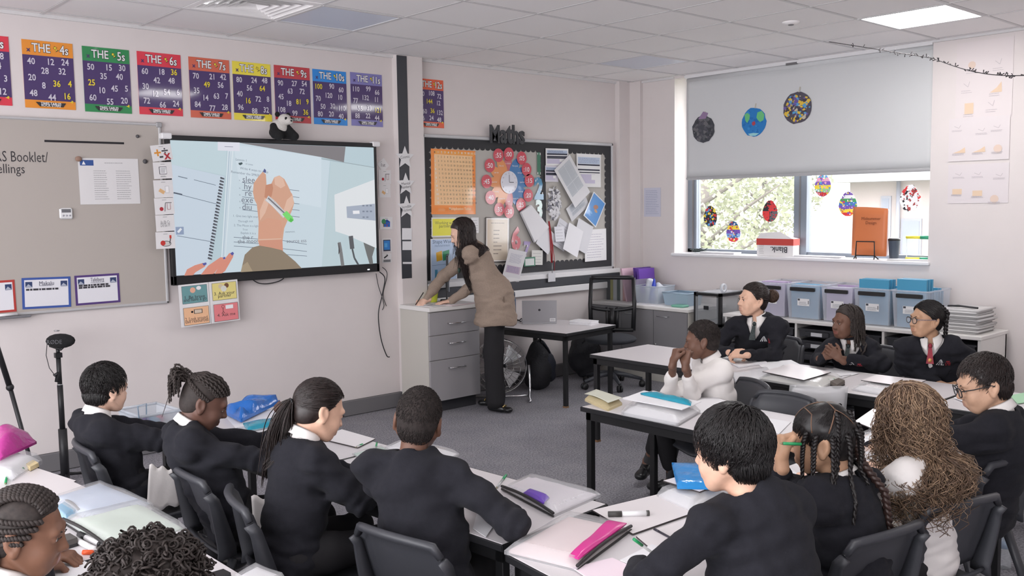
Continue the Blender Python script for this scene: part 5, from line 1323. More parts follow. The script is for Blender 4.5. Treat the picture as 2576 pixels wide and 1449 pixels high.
MB().cyl((0, .02, fz), (0, .09, fz), .055).build('motor', [M_black], t)
for k in range(4):
    a = math.pi/2*k+.4; c, q = math.cos(a), math.sin(a); c2, q2 = math.cos(a+.75), math.sin(a+.75)
    MB().add([(.04*c, .0, fz+.04*q), (.21*c, -.02, fz+.21*q), (.20*c2, .03, fz+.20*q2), (.04*c2, .02, fz+.04*q2)], [[0, 1, 2, 3]]).build('fan_blade', [M_steel], t)
b = MB()
for sx in (-1, 1): b.tube([(sx*(fr+.02), .02, fz), (sx*(fr+.03), .02, .12), (sx*(fr+.02), -.02, .02), (sx*(fr+.02), -.17, .015)], .011, 8)
b.tube([(-fr-.02, .0, .03), (fr+.02, .0, .03)], .011, 8).build('tube_stand', [M_chrome], t)

# ---- bags on the floor
M_bag = mat('bag_black', (.014, .014, .018), rough=.75, bump=.35, bscale=60); M_bag2 = mat('bag_navy', L(42, 46, 58), rough=.75, bump=.3, bscale=80)
t = thing('backpack', 'black backpack slumped under the teacher’s table', 'backpack', (5.93, 6.24, 0), math.radians(20))
s = Solid(.012).ell((0, 0, .17), (.16, .12, .20), k=.05).ell((-.12, -.03, .10), (.12, .11, .12), k=.05).ell((.03, .02, .28), (.12, .09, .15), k=.05).plane((0, 0, .004), (0, 0, -1)); s.noise = wob(16, .012, 3); put('bag_body', mesh_np('bag_body', [s.arrays()]), t, M_bag)
s = Solid(.010).ell((.04, -.09, .17), (.10, .055, .14), k=.03); s.noise = wob(22, .006, 5); put('front_pocket', mesh_np('front_pocket', [s.arrays()]), t, M_bag2)
MB().tube([(.02, -.02, .43), (.06, -.06, .36), (.13, -.10, .22), (.17, -.08, .06)], [.012, .02, .02, .012], 8, flat=.4).build('strap', [M_bag2], t)
MB().tube([(-.03, .0, .42), (.0, -.02, .46), (.04, .0, .42)], .008, 6).build('grab_handle', [M_bag], t)
t = thing('holdall', 'black bag on the floor behind the office chair seat', 'bag', (6.55, 6.22, 0), math.radians(-10))
s = Solid(.012).ell((0, 0, .2), (.19, .13, .21), k=.05).ell((-.05, -.05, .30), (.12, .10, .13), k=.05).plane((0, 0, .004), (0, 0, -1)); s.noise = wob(14, .014, 9); put('bag_body', mesh_np('bag_body', [s.arrays()]), t, M_bag)
MB().tube([(-.12, -.1, .36), (-.06, -.13, .43), (.02, -.12, .42), (.08, -.08, .36)], .011, 6).build('grab_handle', [M_bag], t)

# ---- corner cupboards with worktop
KX, KY0, KY1, KZ = 6.84, 5.20, 6.43, .72
t = thing('corner_cupboard', 'low grey-doored cupboard with white worktop in the corner', 'cupboard', (0, 0, 0))
MB().box((KX+.03, KY0+.02, .0), (7.40, KY1, KZ-.03)).build('carcass', [M_cabw], t); MB().box((KX, KY0, KZ-.03), (7.44, KY1, KZ), bev=.004).build('worktop', [M_worktop], t)
M_door = mat('cupboard_grey', L(132, 130, 133), rough=.45)
for k in range(3):
    y0 = KY0 + .02 + k*.40; d = MB().box((KX+.012, y0+.003, .08), (KX+.03, y0+.397, KZ-.035), bev=.002).build('door', [M_door], t)
    ym = y0 + .28; MB().tube([(KX+.012, ym-.07, KZ-.085), (KX-.012, ym-.06, KZ-.085), (KX-.012, ym+.06, KZ-.085), (KX+.012, ym+.07, KZ-.085)], .005, 6).build('handle', [M_steel], d)
    if k == 0: MB().cyl((KX+.012, y0+.37, .36), (KX+.004, y0+.37, .36), .011, n=12).build('lock', [M_steel], d)
def clear(name, col, a): return mat(name, col, rough=.12, alpha=a, spec=.5)
M_tub = clear('clear_plastic', L(214, 222, 230), .42)
def tub(name, label, x, y, z, w, d, h, m, taper=.88, parent=None, rim=True, cat='tub', rz=0):
    t = thing(name, label, cat, (x, y, z), rz)
    b = MB(); prof = [(taper, .0), (taper, .006), (1, h)]; vs = []
    for s_, zz in ((taper, 0), (1, h), (.985, h), (taper*.985, .008)):
        vs += [(sx*d/2*s_, sy*w/2*s_, zz) for sx, sy in ((-1, -1), (1, -1), (1, 1), (-1, 1))]
    fs = [[3, 2, 1, 0], [12, 13, 14, 15]] + [[4*k+i, 4*k+(i+1) % 4, 4*k+4+(i+1) % 4, 4*k+4+i] for k in range(3) for i in range(4)]
    b.add(vs, fs); b.build('tub_wall', [m], t)
    if rim:
        r = MB(); q = [(sx*d/2, sy*w/2, h) for sx, sy in ((-1, -1), (1, -1), (1, 1), (-1, 1), (-1, -1))]
        for p0, p1 in zip(q, q[1:]): r.tube([p0, p1], .008, 6)
        r.build('rim', [m], t)
    return t
tub('clear_tub', 'clear plastic tub of odds and ends on the corner worktop', 7.13, 5.83, KZ, .30, .26, .17, M_tub)
o = MB().tube([(7.10, 5.83, KZ+.02), (7.09, 5.80, KZ+.24)], [.05, .01], 6).build('crumpled_bag', [mat('bag_blue', L(46, 70, 190), rough=.4)]); tag(o, 'crumpled bright blue bag poking out of the clear tub', 'bag')
s = Solid(.01).ell((7.12, 5.88, KZ+.13), (.07, .05, .10), k=.02).ell((7.14, 5.78, KZ+.11), (.06, .05, .09), k=.02); s.noise = wob(30, .012, 4); tag(put('white_cloths', mesh_np('white_cloths', [s.arrays()]), None, mat('cloth_white', L(216, 220, 228), rough=.8)), 'white cloths stuffed in the clear tub', 'cloths')
tub('pale_blue_basket', 'pale blue plastic basket on the corner worktop', 7.15, 5.50, KZ, .30, .24, .12, mat('basket_blue', L(158, 178, 194), rough=.45), cat='basket')
tag(MB().box((6.93, 5.33, KZ), (7.03, 5.47, KZ+.022), bev=.006).build('green_notes_block', [mat('notes_green', L(118, 178, 158), rough=.6)]), 'pale green block lying on the corner worktop', 'notes block')
tag(MB().box((6.90, 5.60, KZ), (7.10, 5.92, KZ+.004), rz=.3).build('loose_paper', [mat('paper_white', L(232, 231, 234), rough=.7)]), 'loose white papers on the corner worktop', 'papers')
# binders and folders in the corner
def upright(name, label, x, y, z, w, d, h, m, lean=0.0, cat='folder', g='folders and books standing in the corner'):
    t = MB(); s_ = math.sin(lean); t.add([(x+a*d, y+b_*w + (s_*h if c else 0), z+c*h) for c in (0, 1) for a, b_ in ((0, 0), (1, 0), (1, 1), (0, 1))], [[3, 2, 1, 0], [4, 5, 6, 7], [0, 1, 5, 4], [1, 2, 6, 5], [2, 3, 7, 6], [3, 0, 4, 7]])
    tag(t.build(name, [m]), label, cat, g)
cols = [('black', L(40, 40, 44)), ('olive', L(150, 146, 84)), ('silver-grey', L(170, 172, 174)), ('dark green', L(58, 72, 70)), ('white', L(214, 210, 210)), ('red-topped white', L(196, 150, 150))]
yy = 6.40
for k, (n_, c) in enumerate(cols):
    w_ = [.05, .035, .05, .04, .03, .03][k]; yy -= w_ + .003
    upright('binder', f'{n_} binder standing in the corner beside the purple folders', 7.05, yy, KZ, w_, .22, [.22, .235, .24, .235, .25, .25][k], mat('binder_'+n_.replace(' ', '_'), c, rough=.5), cat='binder')
upright('pink_folder', 'thin pink and white folder leaning beside the purple folders', 7.03, 6.10, KZ, .02, .24, .33, mat('folder_pink', L(206, 172, 186), rough=.5), .22)
upright('purple_folder', 'darker purple folder leaning in the corner', 7.12, 6.03, KZ, .03, .24, .335, mat('folder_purple', L(86, 52, 140), rough=.4), .12)
upright('purple_folder', 'brighter purple folder, in front of the darker one', 7.08, 5.96, KZ, .03, .24, .33, mat('folder_violet', L(104, 64, 164), rough=.35), .10)
upright('magazine_file', 'lilac plastic magazine file on the corner worktop', 7.02, 5.985, KZ, .012, .26, .23, mat('file_lilac', L(160, 152, 172), rough=.4, alpha=.7), -.05, 'magazine file')

# ---- clear drawer tower
t = thing('drawer_tower', 'black-framed tower of clear plastic drawers beside the tray unit', 'drawer unit', (6.90, 4.885, 0))
w_, d_, h_ = .295, .38, .885
b = MB()
for y in (0, w_-.025):
    for x in (0, d_-.03): b.box((x, y, 0), (x+.03, y+.025, h_))
for z in (.02, .30, .58, h_-.03): b.box((0, 0, z), (d_, w_, z+.025))
b.box((.03, .03, h_-.004), (d_-.03, w_-.03, h_+.001), m=1); b.build('tower_frame', [M_black, mat('tower_top', L(176, 180, 186), rough=.2)], t)
for z in (.05, .33, .61):
    d = MB().box((-.012, .028, z), (.30, w_-.028, z+.235)).build('drawer', [clear('clear_smoke', L(190, 194, 198), .35)], t)
    MB().box((-.018, w_/2-.025, z+.12), (-.010, w_/2+.025, z+.155)).build('drawer_handle', [M_black], d)
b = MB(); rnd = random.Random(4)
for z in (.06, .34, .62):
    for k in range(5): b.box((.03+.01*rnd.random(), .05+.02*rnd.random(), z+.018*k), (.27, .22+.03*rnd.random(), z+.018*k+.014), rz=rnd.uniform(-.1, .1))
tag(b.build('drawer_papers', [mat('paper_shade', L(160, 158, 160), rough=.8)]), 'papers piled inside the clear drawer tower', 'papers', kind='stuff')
t = thing('tape_roll', 'clear round tape roll standing on the drawer tower', 'tape', (7.0, 4.925, .927))
MB().add([(r*math.cos(a)*.98, y, r*math.sin(a)) for r in (.040, .024) for y in (-.012, .012) for a in np.linspace(0, 2*math.pi, 25)[:-1]], [[i, (i+1) % 24, 24+(i+1) % 24, 24+i] for i in range(24)] + [[48+i, 72+i, 72+(i+1) % 24, 48+(i+1) % 24] for i in range(24)] + [[i, 48+i, 48+(i+1) % 24, (i+1) % 24] for i in range(24)] + [[24+i, 24+(i+1) % 24, 72+(i+1) % 24, 72+i] for i in range(24)], 0, True).build('roll', [clear('tape_clear', L(226, 230, 236), .6)], t)

# ---- tray unit under the window
SX, SY0, SY1, SZ = 6.915, 2.65, 4.872, .708
t = thing('tray_unit', 'long low white unit of dark trays under the window', 'storage unit', (0, 0, 0))
MB().box((SX, SY0, SZ-.03), (7.43, SY1, SZ), bev=.004).build('unit_top', [M_worktop], t)
b = MB(); div = [SY0+.01, 3.38, 4.14, SY1-.03]
for y in div: b.box((SX+.02, y, .06), (7.42, y+.02, SZ-.03))
b.box((SX+.02, SY0+.01, .06), (7.42, SY1-.01, .08)).box((7.40, SY0+.01, .06), (7.42, SY1-.01, SZ-.03)); b.build('carcass', [M_worktop], t)
MB().box((SX+.05, SY0+.03, 0), (7.40, SY1-.03, .06)).build('plinth', [M_dado], t)
M_tray = mat('tray_dark', L(50, 51, 56), rough=.45)
for c in range(3):
    y0, y1 = div[c]+.02, div[c+1]
    for h2 in range(2):
        a = y0 + (y1-y0)/2*h2 + .008; e = y0 + (y1-y0)/2*(h2+1) - .008
        for k in range(6):
            z = .085 + k*.097
            tr = MB().box((SX+.03, a+.015, z), (7.38, e-.015, z+.06)).box((SX+.022, a, z+.055), (7.38, e, z+.068)).box((SX+.012, a+.07, z+.005), (SX+.03, e-.07, z+.05), bev=.006)
            tr = tr.build('tray', [M_tray], t)
            if (c, h2, k) in ((2, 0, 5), (2, 0, 4), (2, 0, 3), (1, 1, 5), (1, 1, 4)): MB().box((SX+.010, (a+e)/2-.05, z+.012), (SX+.0125, (a+e)/2+.05, z+.042)).build('tray_label', [mat('label_white', L(206, 206, 210), rough=.6)], tr)
# ---- clear boxes of folders on the unit
M_box = clear('box_clear', L(226, 230, 240), .30)
M_clip = mat('clip_black', (.012, .012, .013), rough=.35)
M_fb, M_fp = mat('folder_blue', L(70, 150, 186), rough=.5), mat('folder_lilac', L(176, 156, 190), rough=.5)
M_forg, M_fgr = mat('folder_orange', L(226, 130, 84), rough=.5), mat('folder_lime', L(204, 212, 140), rough=.5)
edges = [4.566, 4.272, 3.947, 3.661, 3.349, 3.056]
for k in range(5):
    y1, y0 = edges[k]-.006, edges[k+1]+.006; wb = y1-y0; yc = (y0+y1)/2; hb = .292; pk = k in (0, 2)
    nm = ['clear storage box of lilac folders beside the drawer tower', 'clear storage box of blue folders, second from the drawer tower', 'clear storage box of lilac folders between two blue ones', 'clear storage box with tall blue folders, fourth along the row', 'clear storage box with tall blue folders beside the pile of wallets'][k]
    bt = tub('storage_box', nm, 7.17, yc, SZ, wb, .40, hb, M_box, taper=.90, cat='storage box'); bt['group'] = 'clear boxes of folders under the window'
    MB().box((-.222, -wb*.36, hb-.052), (-.196, wb*.36, hb-.02), bev=.004).build('clip_handle', [M_clip], bt)
    s = Sheet(lambda u, v, l: (-.192-.03*v*.35-l, -u, hb*.5+v), .11, .06, WHT, .001); s.rect(-.042, .02, .02, .016, L(70, 72, 80)); s.scribble(.0, -.01, .08, .03, 4, L(170, 170, 176), .004, k); s.rect(.047, .0, .006, .03, L(60, 60, 64)); s.build('box_label', [M_paper], bt)
    rnd = random.Random(k)
    tall = (.02, .01, .0, .085, .10)[k]
    for j in range(7):
        x = -.165 + .045*j; hh = hb*.93 + (tall if j < 3 else tall*.3 + rnd.uniform(-.02, .02)) - .02*(j > 4)
        m = M_fp if pk else M_fb
        if j == 5 and k in (1, 2): m = M_forg
        f = MB(); tl = rnd.uniform(-.012, .012)
        f.add([(7.17+x+a*.022+tl*c, yc+b_*wb*.41*(.96 if c == 0 else 1), SZ+.010+c*hh) for c in (0, 1) for a, b_ in ((0, -1), (1, -1), (1, 1), (0, 1))], [[3, 2, 1, 0], [4, 5, 6, 7], [0, 1, 5, 4], [1, 2, 6, 5], [2, 3, 7, 6], [3, 0, 4, 7]])
        cn = {id(M_fp): 'lilac', id(M_fb): 'blue', id(M_forg): 'orange'}[id(m)]
        tag(f.build('folder', [m]), f'{cn} folder standing in the {["first", "second", "third", "fourth", "fifth"][k]} clear box from the drawer tower', 'folder', f'{cn} folders in clear box {["one", "two", "three", "four", "five"][k]}')
# pile of wallets at the end
rnd = random.Random(12)
M_wal = [mat('wallet_grey', L(176, 174, 174), rough=.4), mat('wallet_pale', L(206, 204, 204), rough=.35)]
z = SZ
for k in range(13):
    h = rnd.uniform(.012, .017); b = MB(); cx, cy, a = 7.15+rnd.uniform(-.012, .012), 2.86+rnd.uniform(-.02, .02), rnd.uniform(-.1, .1)
    b.grid(lambda u, v: (cx-.16+.32*u, cy-.15+.30*v, z+h*(.9+.1*math.sin(u*3+k))), 4, 4, thick=h*.85)
    top = k == 12
    o = b.build('plastic_wallet', [M_wal[1] if top else M_wal[k % 2]]); tag(o, 'topmost clear wallet of the pile at the unit end' if top else 'plastic wallet in the pile at the end of the tray unit', 'wallet', 'wallets piled at the end of the tray unit')
    o.rotation_euler = (0, 0, 0); z += h
tag(MB().tube([(7.04, 2.94, z+.012), (7.02, 2.86, z+.02), (7.05, 2.80, z+.012), (7.02, 2.72, z+.012)], .008, 6).tube([(7.05, 2.95, z+.01), (7.06, 2.86, z+.012), (7.05, 2.74, z+.01)], .006, 6).build('black_zip_strap', [M_cable]), 'black zip strap lying on the pile of wallets', 'strap')

# ---- microphone stand and tripod near the wall
p = ony(140, 860, 6.15)
t = thing('microphone_stand', 'slim black stand topped by a black foam-covered microphone', 'microphone stand', (p[0]+.01, 6.15, 0))
zt = p[2] - .03
MB().tube([(0, 0, .02), (0, 0, .34)], .026, 10).tube([(0, 0, .34), (0, 0, .62)], .017, 10).tube([(0, 0, .6), (0, 0, .80)], .014, 10).tube([(0, 0, .8), (0, 0, zt-.07)], .011, 10).build('pole', [M_black], t)
for z_ in (.62, .80, .96): MB().tube([(0, 0, z_), (0, 0, z_+.006)], .0165, 10).build('collar', [M_steel], t)
for k in range(3):
    a = 2.1*k + .5; MB().tube([(0, 0, .05), (.16*math.cos(a), .16*math.sin(a), .012)], [.012, .009], 6).build('leg', [M_black], t)
MB().box((-.02, -.018, zt-.07), (.02, .018, zt-.04)).build('thumb_nut', [M_black], t)
MB().tube([(-.03, -.01, zt-.18), (-.005, 0, zt-.16), (-.02, -.015, zt-.22)], .014, 6).build('clamp', [M_black], t)
dr = unit([RM[0][0], RM[0][1], 0]); mc = arr([0, 0, zt+.035])
mic = MB(); mic.ball(mc + dr*.02, (.092, .046, .046), 16, R=np.stack([dr, np.cross([0, 0, 1], dr), [0, 0, 1]], 1))
mic = mic.build('microphone', [mat('mic_foam', (.012, .012, .013), rough=.95, bump=.4, bscale=300)], t)
MB().tube([mc-dr*.05+arr([0, 0, -.03]), mc+dr*.02+arr([0, 0, -.055]), mc+dr*.045+arr([0, 0, -.03])], .008, 6).tube([mc+arr([0, 0, -.05]), mc+arr([0, 0, -.08])], .012, 8).build('shock_mount', [M_black], t)
nrm = unit([dr[1], -dr[0], 0])
s = Sheet(lambda u, v, l: tuple(mc + dr*(u+.005) + nrm*(.0465+l) + arr([0, 0, v])), 0, 0); s.text('R\u00d8DE', 0, 0, .036, L(96, 96, 100), .004, sx=1.0); s.build('lettering', [M_paper], t)
MB().tube([mc-dr*.065+arr([0, 0, -.02]), mc-dr*.075+arr([0, 0, -.09]), mc-dr*.06+arr([0, 0, -.17]), arr([-.015, -.01, zt-.2])], .0025, 5).build('cable', [M_cable], t)
p = ony(-28, 900, 5.7)
t = thing('tripod', 'black tripod legs by the wall at the very edge of view', 'tripod', (p[0], 5.7, 0))
for a in (.15, 2.3, 4.4):
    MB().tube([(0, 0, 1.15), (.10*math.cos(a), .10*math.sin(a), .72)], .016, 8).tube([(.10*math.cos(a), .10*math.sin(a), .72), (.24*math.cos(a), .24*math.sin(a), .0)], .012, 8).ball((.10*math.cos(a), .10*math.sin(a), .72), .022).build('leg', [M_black], t)
MB().tube([(0, 0, 1.08), (0, 0, 1.22)], .03, 10).build('tripod_head', [M_black], t)
# ------------------------------------------------------------------ people
def D2(a): a = math.radians(a); return arr([math.cos(a), math.sin(a), 0.0])
def rotv(v, ax, ang):
    ax = unit(ax); v = arr(v); c, s = math.cos(ang), math.sin(ang)
    return v*c + np.cross(ax, v)*s + ax*(ax @ v)*(1-c)
def head_frame(yaw, pitch, roll):
    y, p = math.radians(yaw), math.radians(pitch)
    f = arr([math.cos(y)*math.cos(p), math.sin(y)*math.cos(p), math.sin(p)]); r = unit(np.cross(f, [0, 0, 1])); u = np.cross(r, f)
    a = math.radians(roll); r, u = r*math.cos(a) + u*math.sin(a), -r*math.sin(a) + u*math.cos(a)
    return np.stack([r, f, u], 1)
CRA_C, CRA_R = arr([0, -.012, .030]), arr([.072, .092, .085])
HLY = [-.12, -.06, -.02, .0, .02, .045, .075, .11]; HLZ = [-.074, -.070, -.050, -.010, .020, .058, .076, .083]
def hairline(y, dy=0.0): return np.interp(y, HLY, HLZ) + dy
def skin_mat(name, c): return mat('skin_'+name, c, rough=.5, noise=.06, nscale=40, spec=.35)
def hair_mat(name, c, rough=.42): return mat('hair_'+name, c, rough=rough, noise=.35, nscale=90, spec=.45)
M_jump = mat('jumper_navy', L(39, 39, 44), rough=.95, bump=.22, bscale=420, noise=.07, nscale=60, spec=.08, sheen=.03)
M_trou = mat('trousers_charcoal', L(44, 43, 45), rough=.9, bump=.12, bscale=300, spec=.15)
M_shirt = mat('shirt_white', L(226, 221, 218), rough=.8, bump=.05, bscale=60)
M_shoe = mat('shoe_black', (.012, .012, .013), rough=.3)
M_eyew, M_eyed = mat('eye_white', L(196, 188, 184), rough=.35), mat('eye_dark', L(34, 24, 20), rough=.15)

def head_solid(hc, R, s, N, wide=1.0, lid=0.0):
    h = Solid(.0030)
    P = lambda x, y, z: hc + R @ (arr([x*wide, y, z])*s)
    E = lambda c, r, k=.02, sub=False: h.ell(P(*c), arr(r)*s, R, k*s, sub)
    E((0, -.012, .030), CRA_R); E((0, .028, -.02), (.060*wide, .064, .078), .03); E((0, .050, -.078), (.034, .034, .028), .03)
    for q in (-1, 1):
        E((q*.034, .058, -.040), (.026, .026, .028), .025); h.cap(P(q*.056, .0, -.045), P(q*.03, .055, -.088), .016*s, .014*s, .03*s)
    h.cap(P(-.036, .080, .020), P(.036, .080, .020), .010*s, None, .02*s)
    for q in (-1, 1): E((q*.030, .098, .000), (.017, .016, .011), .014, True)
    for q in (-1, 1):
        h.ell(P(q*.030, .0800, .0005), arr([.0125, .0105, .0098])*s, R, .004*s)
        h.ell(P(q*.030, .0905, .0002 - lid), arr([.0105, .010, .0050])*s, R, .0015*s, True)
    h.cap(P(0, .086, .006), P(0, .104, -.028), .0065*s, .0105*s, .014*s)
    for q in (-1, 1): E((q*.011, .095, -.031), (.009, .010, .008), .008)
    h.cap(P(-.017, .088, -.059), P(.017, .088, -.059), .006*s, None, .010*s); h.cap(P(-.014, .087, -.069), P(.014, .087, -.069), .0068*s, None, .010*s)
    h.cap(P(-.019, .096, -.064), P(.019, .096, -.064), .0022*s, None, .003*s, True)
    for q in (-1, 1):
        Re = R @ np.array([[1, 0, 0], [0, .94, .34], [0, -.34, .94]]).T if True else R
        h.ell(P(q*.0765, -.012, -.008), arr([.010, .021, .033])*s, Re, .008*s)
        h.ell(P(q*.087, -.008, -.004), arr([.007, .012, .020])*s, Re, .006*s, True)
        h.ell(P(q*.078, -.004, -.036), arr([.007, .009, .010])*s, R, .008*s)
    h.cap(P(0, -.022, -.05), N, .045*s, .050*s, .025*s)
    return h.arrays()

def hand_solid(w, f, up, side, s, pose, thumb='side'):
    """wrist w, finger direction f, back-of-hand normal up, side +1 right / -1 left"""
    f = unit(f); up = unit(up - f*(up @ f)); th = np.cross(up, f)*side       # towards the thumb
    h = Solid(.0027); Lp = .066*s
    curls = {'flat': (8, 12, 8), 'relaxed': (28, 34, 22), 'fist': (82, 95, 62), 'grip': (58, 62, 40), 'clasp': (48, 52, 30), 'prop': (68, 84, 50)}[pose]
    lens = [(.036, .022, .018), (.040, .025, .019), (.037, .023, .018), (.029, .018, .016)]
    for i in range(4):
        off = (1.5 - i)*.0172*s; k0 = w + f*Lp*(1 - .05*abs(i-1)) + th*off
        h.cap(w + th*off*.55 + f*.008*s, k0, .0125*s, .0108*s, .012*s)
        d = rotv(f, np.cross(f, up), 0); p = k0; ang = 0
        fan = th*(.08*(1.5-i))
        for j in range(3):
            c = curls[j]*(1 + .09*(i-1))*(.72 if pose == 'grip' and i == 0 else 1.0); ang += math.radians(c)
            d = unit(f*math.cos(ang) - up*math.sin(ang) + fan*math.cos(ang)); q = p + d*lens[i][j]*s
            h.cap(p, q, (.0088, .0080, .0072)[j]*s, (.0080, .0072, .0062)[j]*s, .004*s); p = q
    tb = w + f*.020*s + th*.022*s - up*.004*s
    if pose in ('fist', 'grip', 'prop', 'clasp'): d1, d2, d3 = unit(f*.8 + th*.55 - up*.35), unit(f*.75 - th*.05 - up*.75), unit(f*.5 - th*.75 - up*.5)
    else: d1, d2, d3 = unit(f*.62 + th*.75 - up*.15), unit(f*.85 + th*.45 - up*.2), unit(f*.95 + th*.2 - up*.25)
    m1 = tb + d1*.030*s; m2 = m1 + d2*.026*s; m3 = m2 + d3*.021*s
    h.cap(tb, m1, .0135*s, .0105*s, .012*s).cap(m1, m2, .0095*s, .0088*s, .004*s).cap(m2, m3, .0088*s, .0068*s, .004*s)
    h.cap(w - f*.035*s, w + f*.006*s, .0215*s, .021*s, .014*s)
    return h.arrays()

def strands(P, r, n=3):
    """tubes along P (N strands, K points); r (K,) or (N,K)"""
    P = np.asarray(P, float); N_, K, _ = P.shape
    T = np.gradient(P, axis=1); T /= (np.linalg.norm(T, axis=2, keepdims=True) + 1e-9)
    ref = np.where(np.abs(T[..., 2:3]) > .9, arr([1.0, 0, 0]), arr([0, 0, 1.0])); ref = ref[:, :1].repeat(K, 1)
    U = np.cross(ref, T); U /= (np.linalg.norm(U, axis=2, keepdims=True) + 1e-9); Vv = np.cross(T, U)
    r = np.broadcast_to(r, (N_, K))[..., None]
    ring = np.stack([P + r*(U*math.cos(2*math.pi*j/n) + Vv*math.sin(2*math.pi*j/n)) for j in range(n)], 2)
    V = ring.reshape(-1, 3); base = (np.arange(N_)*K*n)[:, None, None]
    k = np.arange(K-1)[None, :, None]*n; j = np.arange(n)[None, None, :]; jn = (j+1) % n
    Q = np.stack([base+k+j, base+k+jn, base+k+n+jn, base+k+n+j], -1).reshape(-1, 4)
    return V, Q
def plait(path, r0, r1, turns):
    """three-strand plait along a path"""
    path = np.asarray(path, float); n = max(turns*9, 20); t = np.linspace(0, len(path)-1, n); i = np.clip(t.astype(int), 0, len(path)-2)
    P = path[i] + (path[i+1]-path[i])*(t-i)[:, None]; T = np.gradient(P, axis=0); T /= np.linalg.norm(T, axis=1, keepdims=True) + 1e-9
    side = unit(np.cross(T[0], [.3, .2, 1.0])); S_ = np.cross(T, np.cross(side, T)); S_ /= np.linalg.norm(S_, axis=1, keepdims=True) + 1e-9; B = np.cross(T, S_)
    u = np.linspace(0, 1, n); r = (r0 + (r1-r0)*u)[:, None]; out = []
    for q in range(3):
        ph = 2*math.pi*turns*u/1.0*.5 + q*2*math.pi/3
        out.append(P + S_*np.sin(ph)[:, None]*r*.75 + B*np.sin(2*ph)[:, None]*r*.38)
    return strands(np.stack(out), (r0 + (r1-r0)*u)*.62, 6)
class Hair:
    def __init__(s, hc, R, sc, seed, tor=None): s.hc, s.R, s.s, s.rs, s.tor, s.tmax = hc, R, sc, np.random.RandomState(seed), tor, 1.16
    def w(s, p): return s.hc + (np.asarray(p)*s.s) @ s.R.T
    def roots(s, n, dy=0.0, keep=None):
        d = s.rs.randn(n*4, 3); d /= np.linalg.norm(d, axis=1, keepdims=True); p = CRA_C + d*CRA_R
        ok = p[:, 2] > hairline(p[:, 1], dy)
        if keep is not None: ok &= keep(p)
        p = p[ok][:n]; nn = (p - CRA_C)/CRA_R**2; nn /= np.linalg.norm(nn, axis=1, keepdims=True); return p, nn
    def nape(s, n, length, t, K=4):
        """short hair lying down the back of the neck"""
        d = s.rs.randn(n*5, 3); d /= np.linalg.norm(d, axis=1, keepdims=True); c, r = arr([0, -.040, -.020]), arr([.060, .056, .062]) + t*.6; p = c + d*r
        p = p[(d[:, 1] < .25) & (p[:, 2] > hairline(p[:, 1])) & (p[:, 2] < .0)][:n]; nn = (p - c)/r**2; nn /= np.linalg.norm(nn, axis=1, keepdims=True)
        L_ = length*(.6 + .6*s.rs.rand(len(p), 1)); dn = arr([0, .0, -1.0]) - nn*nn[:, 2:3]*-1; P = [p + nn*(.001 + .002*math.sin(2*k/(K-1))) + dn*L_*k/(K-1) for k in range(K)]
        return strands(s.w(np.stack(P, 1)), np.linspace(.0019, .0007, K)*s.s)
    def cap(s, t, dy=0.0, noise=None, vox=.0042, nape=.6):
        R_, hc, sc = s.R, s.hc, s.s; h = Solid(vox); h.ell(s.w(CRA_C), (CRA_R + t)*sc, R_, .01); h.ell(s.w([0, -.040, -.020]), (arr([.060, .056, .062]) + t*nape)*sc, R_, .02)
        def f(p):
            q = ((p - hc) @ R_)/sc; return (q[..., 2] - hairline(q[..., 1], dy))*sc*.8
        h.ops.append((f, None, None, .006, True))
        if noise: h.noise = noise
        return h.arrays()
    def surf(s, p, t):
        d = p - CRA_C; k = np.sqrt(((d/(CRA_R+t))**2).sum(-1, keepdims=True)); return CRA_C + d/k
    def short(s, n, length, t, whorl=(.01, -.06, .10), lift=.5, K=5, jit=.35, dy=0.0):
        p, nn = s.roots(n, dy); W_ = arr(whorl); d = p - W_; d -= nn*(d*nn).sum(1, keepdims=True); d /= np.linalg.norm(d, axis=1, keepdims=True) + 1e-6
        d += s.rs.randn(len(p), 3)*jit; L_ = length*(.6+.6*s.rs.rand(len(p)))[:, None]; P = []
        for k in range(K):
            u = k/(K-1); q = p + nn*(t*.55 + t*lift*math.sin(u*2.2)) + d*L_*u; P.append(s.surf(q, t*(.55 + .75*lift*math.sin(.4+u*2.0)) + s.rs.rand(len(p), 1)*.003*u))
        return strands(s.w(np.stack(P, 1)), np.linspace(.0019, .0006, K)*s.s)
    def combed(s, n, tie, t=.008, K=9, keep=None, dy=0.0, r=.0017):
        p, nn = s.roots(n, dy, keep); tie = arr(tie); P = []
        for k in range(K):
            u = k/(K-1); q = p*(1-u) + tie*u; q = np.where(u < .98, s.surf(q, t + .004*s.rs.rand(len(p), 1)), q); P.append(q)
        return strands(s.w(np.stack(P, 1)), np.full(K, r)*s.s)
    def push(s, P):
        """keeps world points outside the torso"""
        if s.tor is None: return P
        Pv, SC_, tr, tf, hw, hd = s.tor; ax = SC_ - Pv; t = np.clip(((P - Pv) @ ax)/(ax @ ax), -.2, 1.2); c = Pv + t[..., None]*ax
        x = (P - c) @ tr; y = (P - c) @ tf; sh = np.clip((s.tmax - t)/.16, 0, 1)**.5; a, b_ = hw*sh+1e-3, hd*sh+1e-3; e = np.sqrt((x/a)**2 + (y/b_)**2); k = np.where(e < 1, 1/np.maximum(e, .05), 1)
        k = np.minimum(k, 6)[..., None]
        return c + (P - c - (((P - c) @ tr)[..., None]*tr + ((P - c) @ tf)[..., None]*tf)) + k*(x[..., None]*tr + y[..., None]*tf)
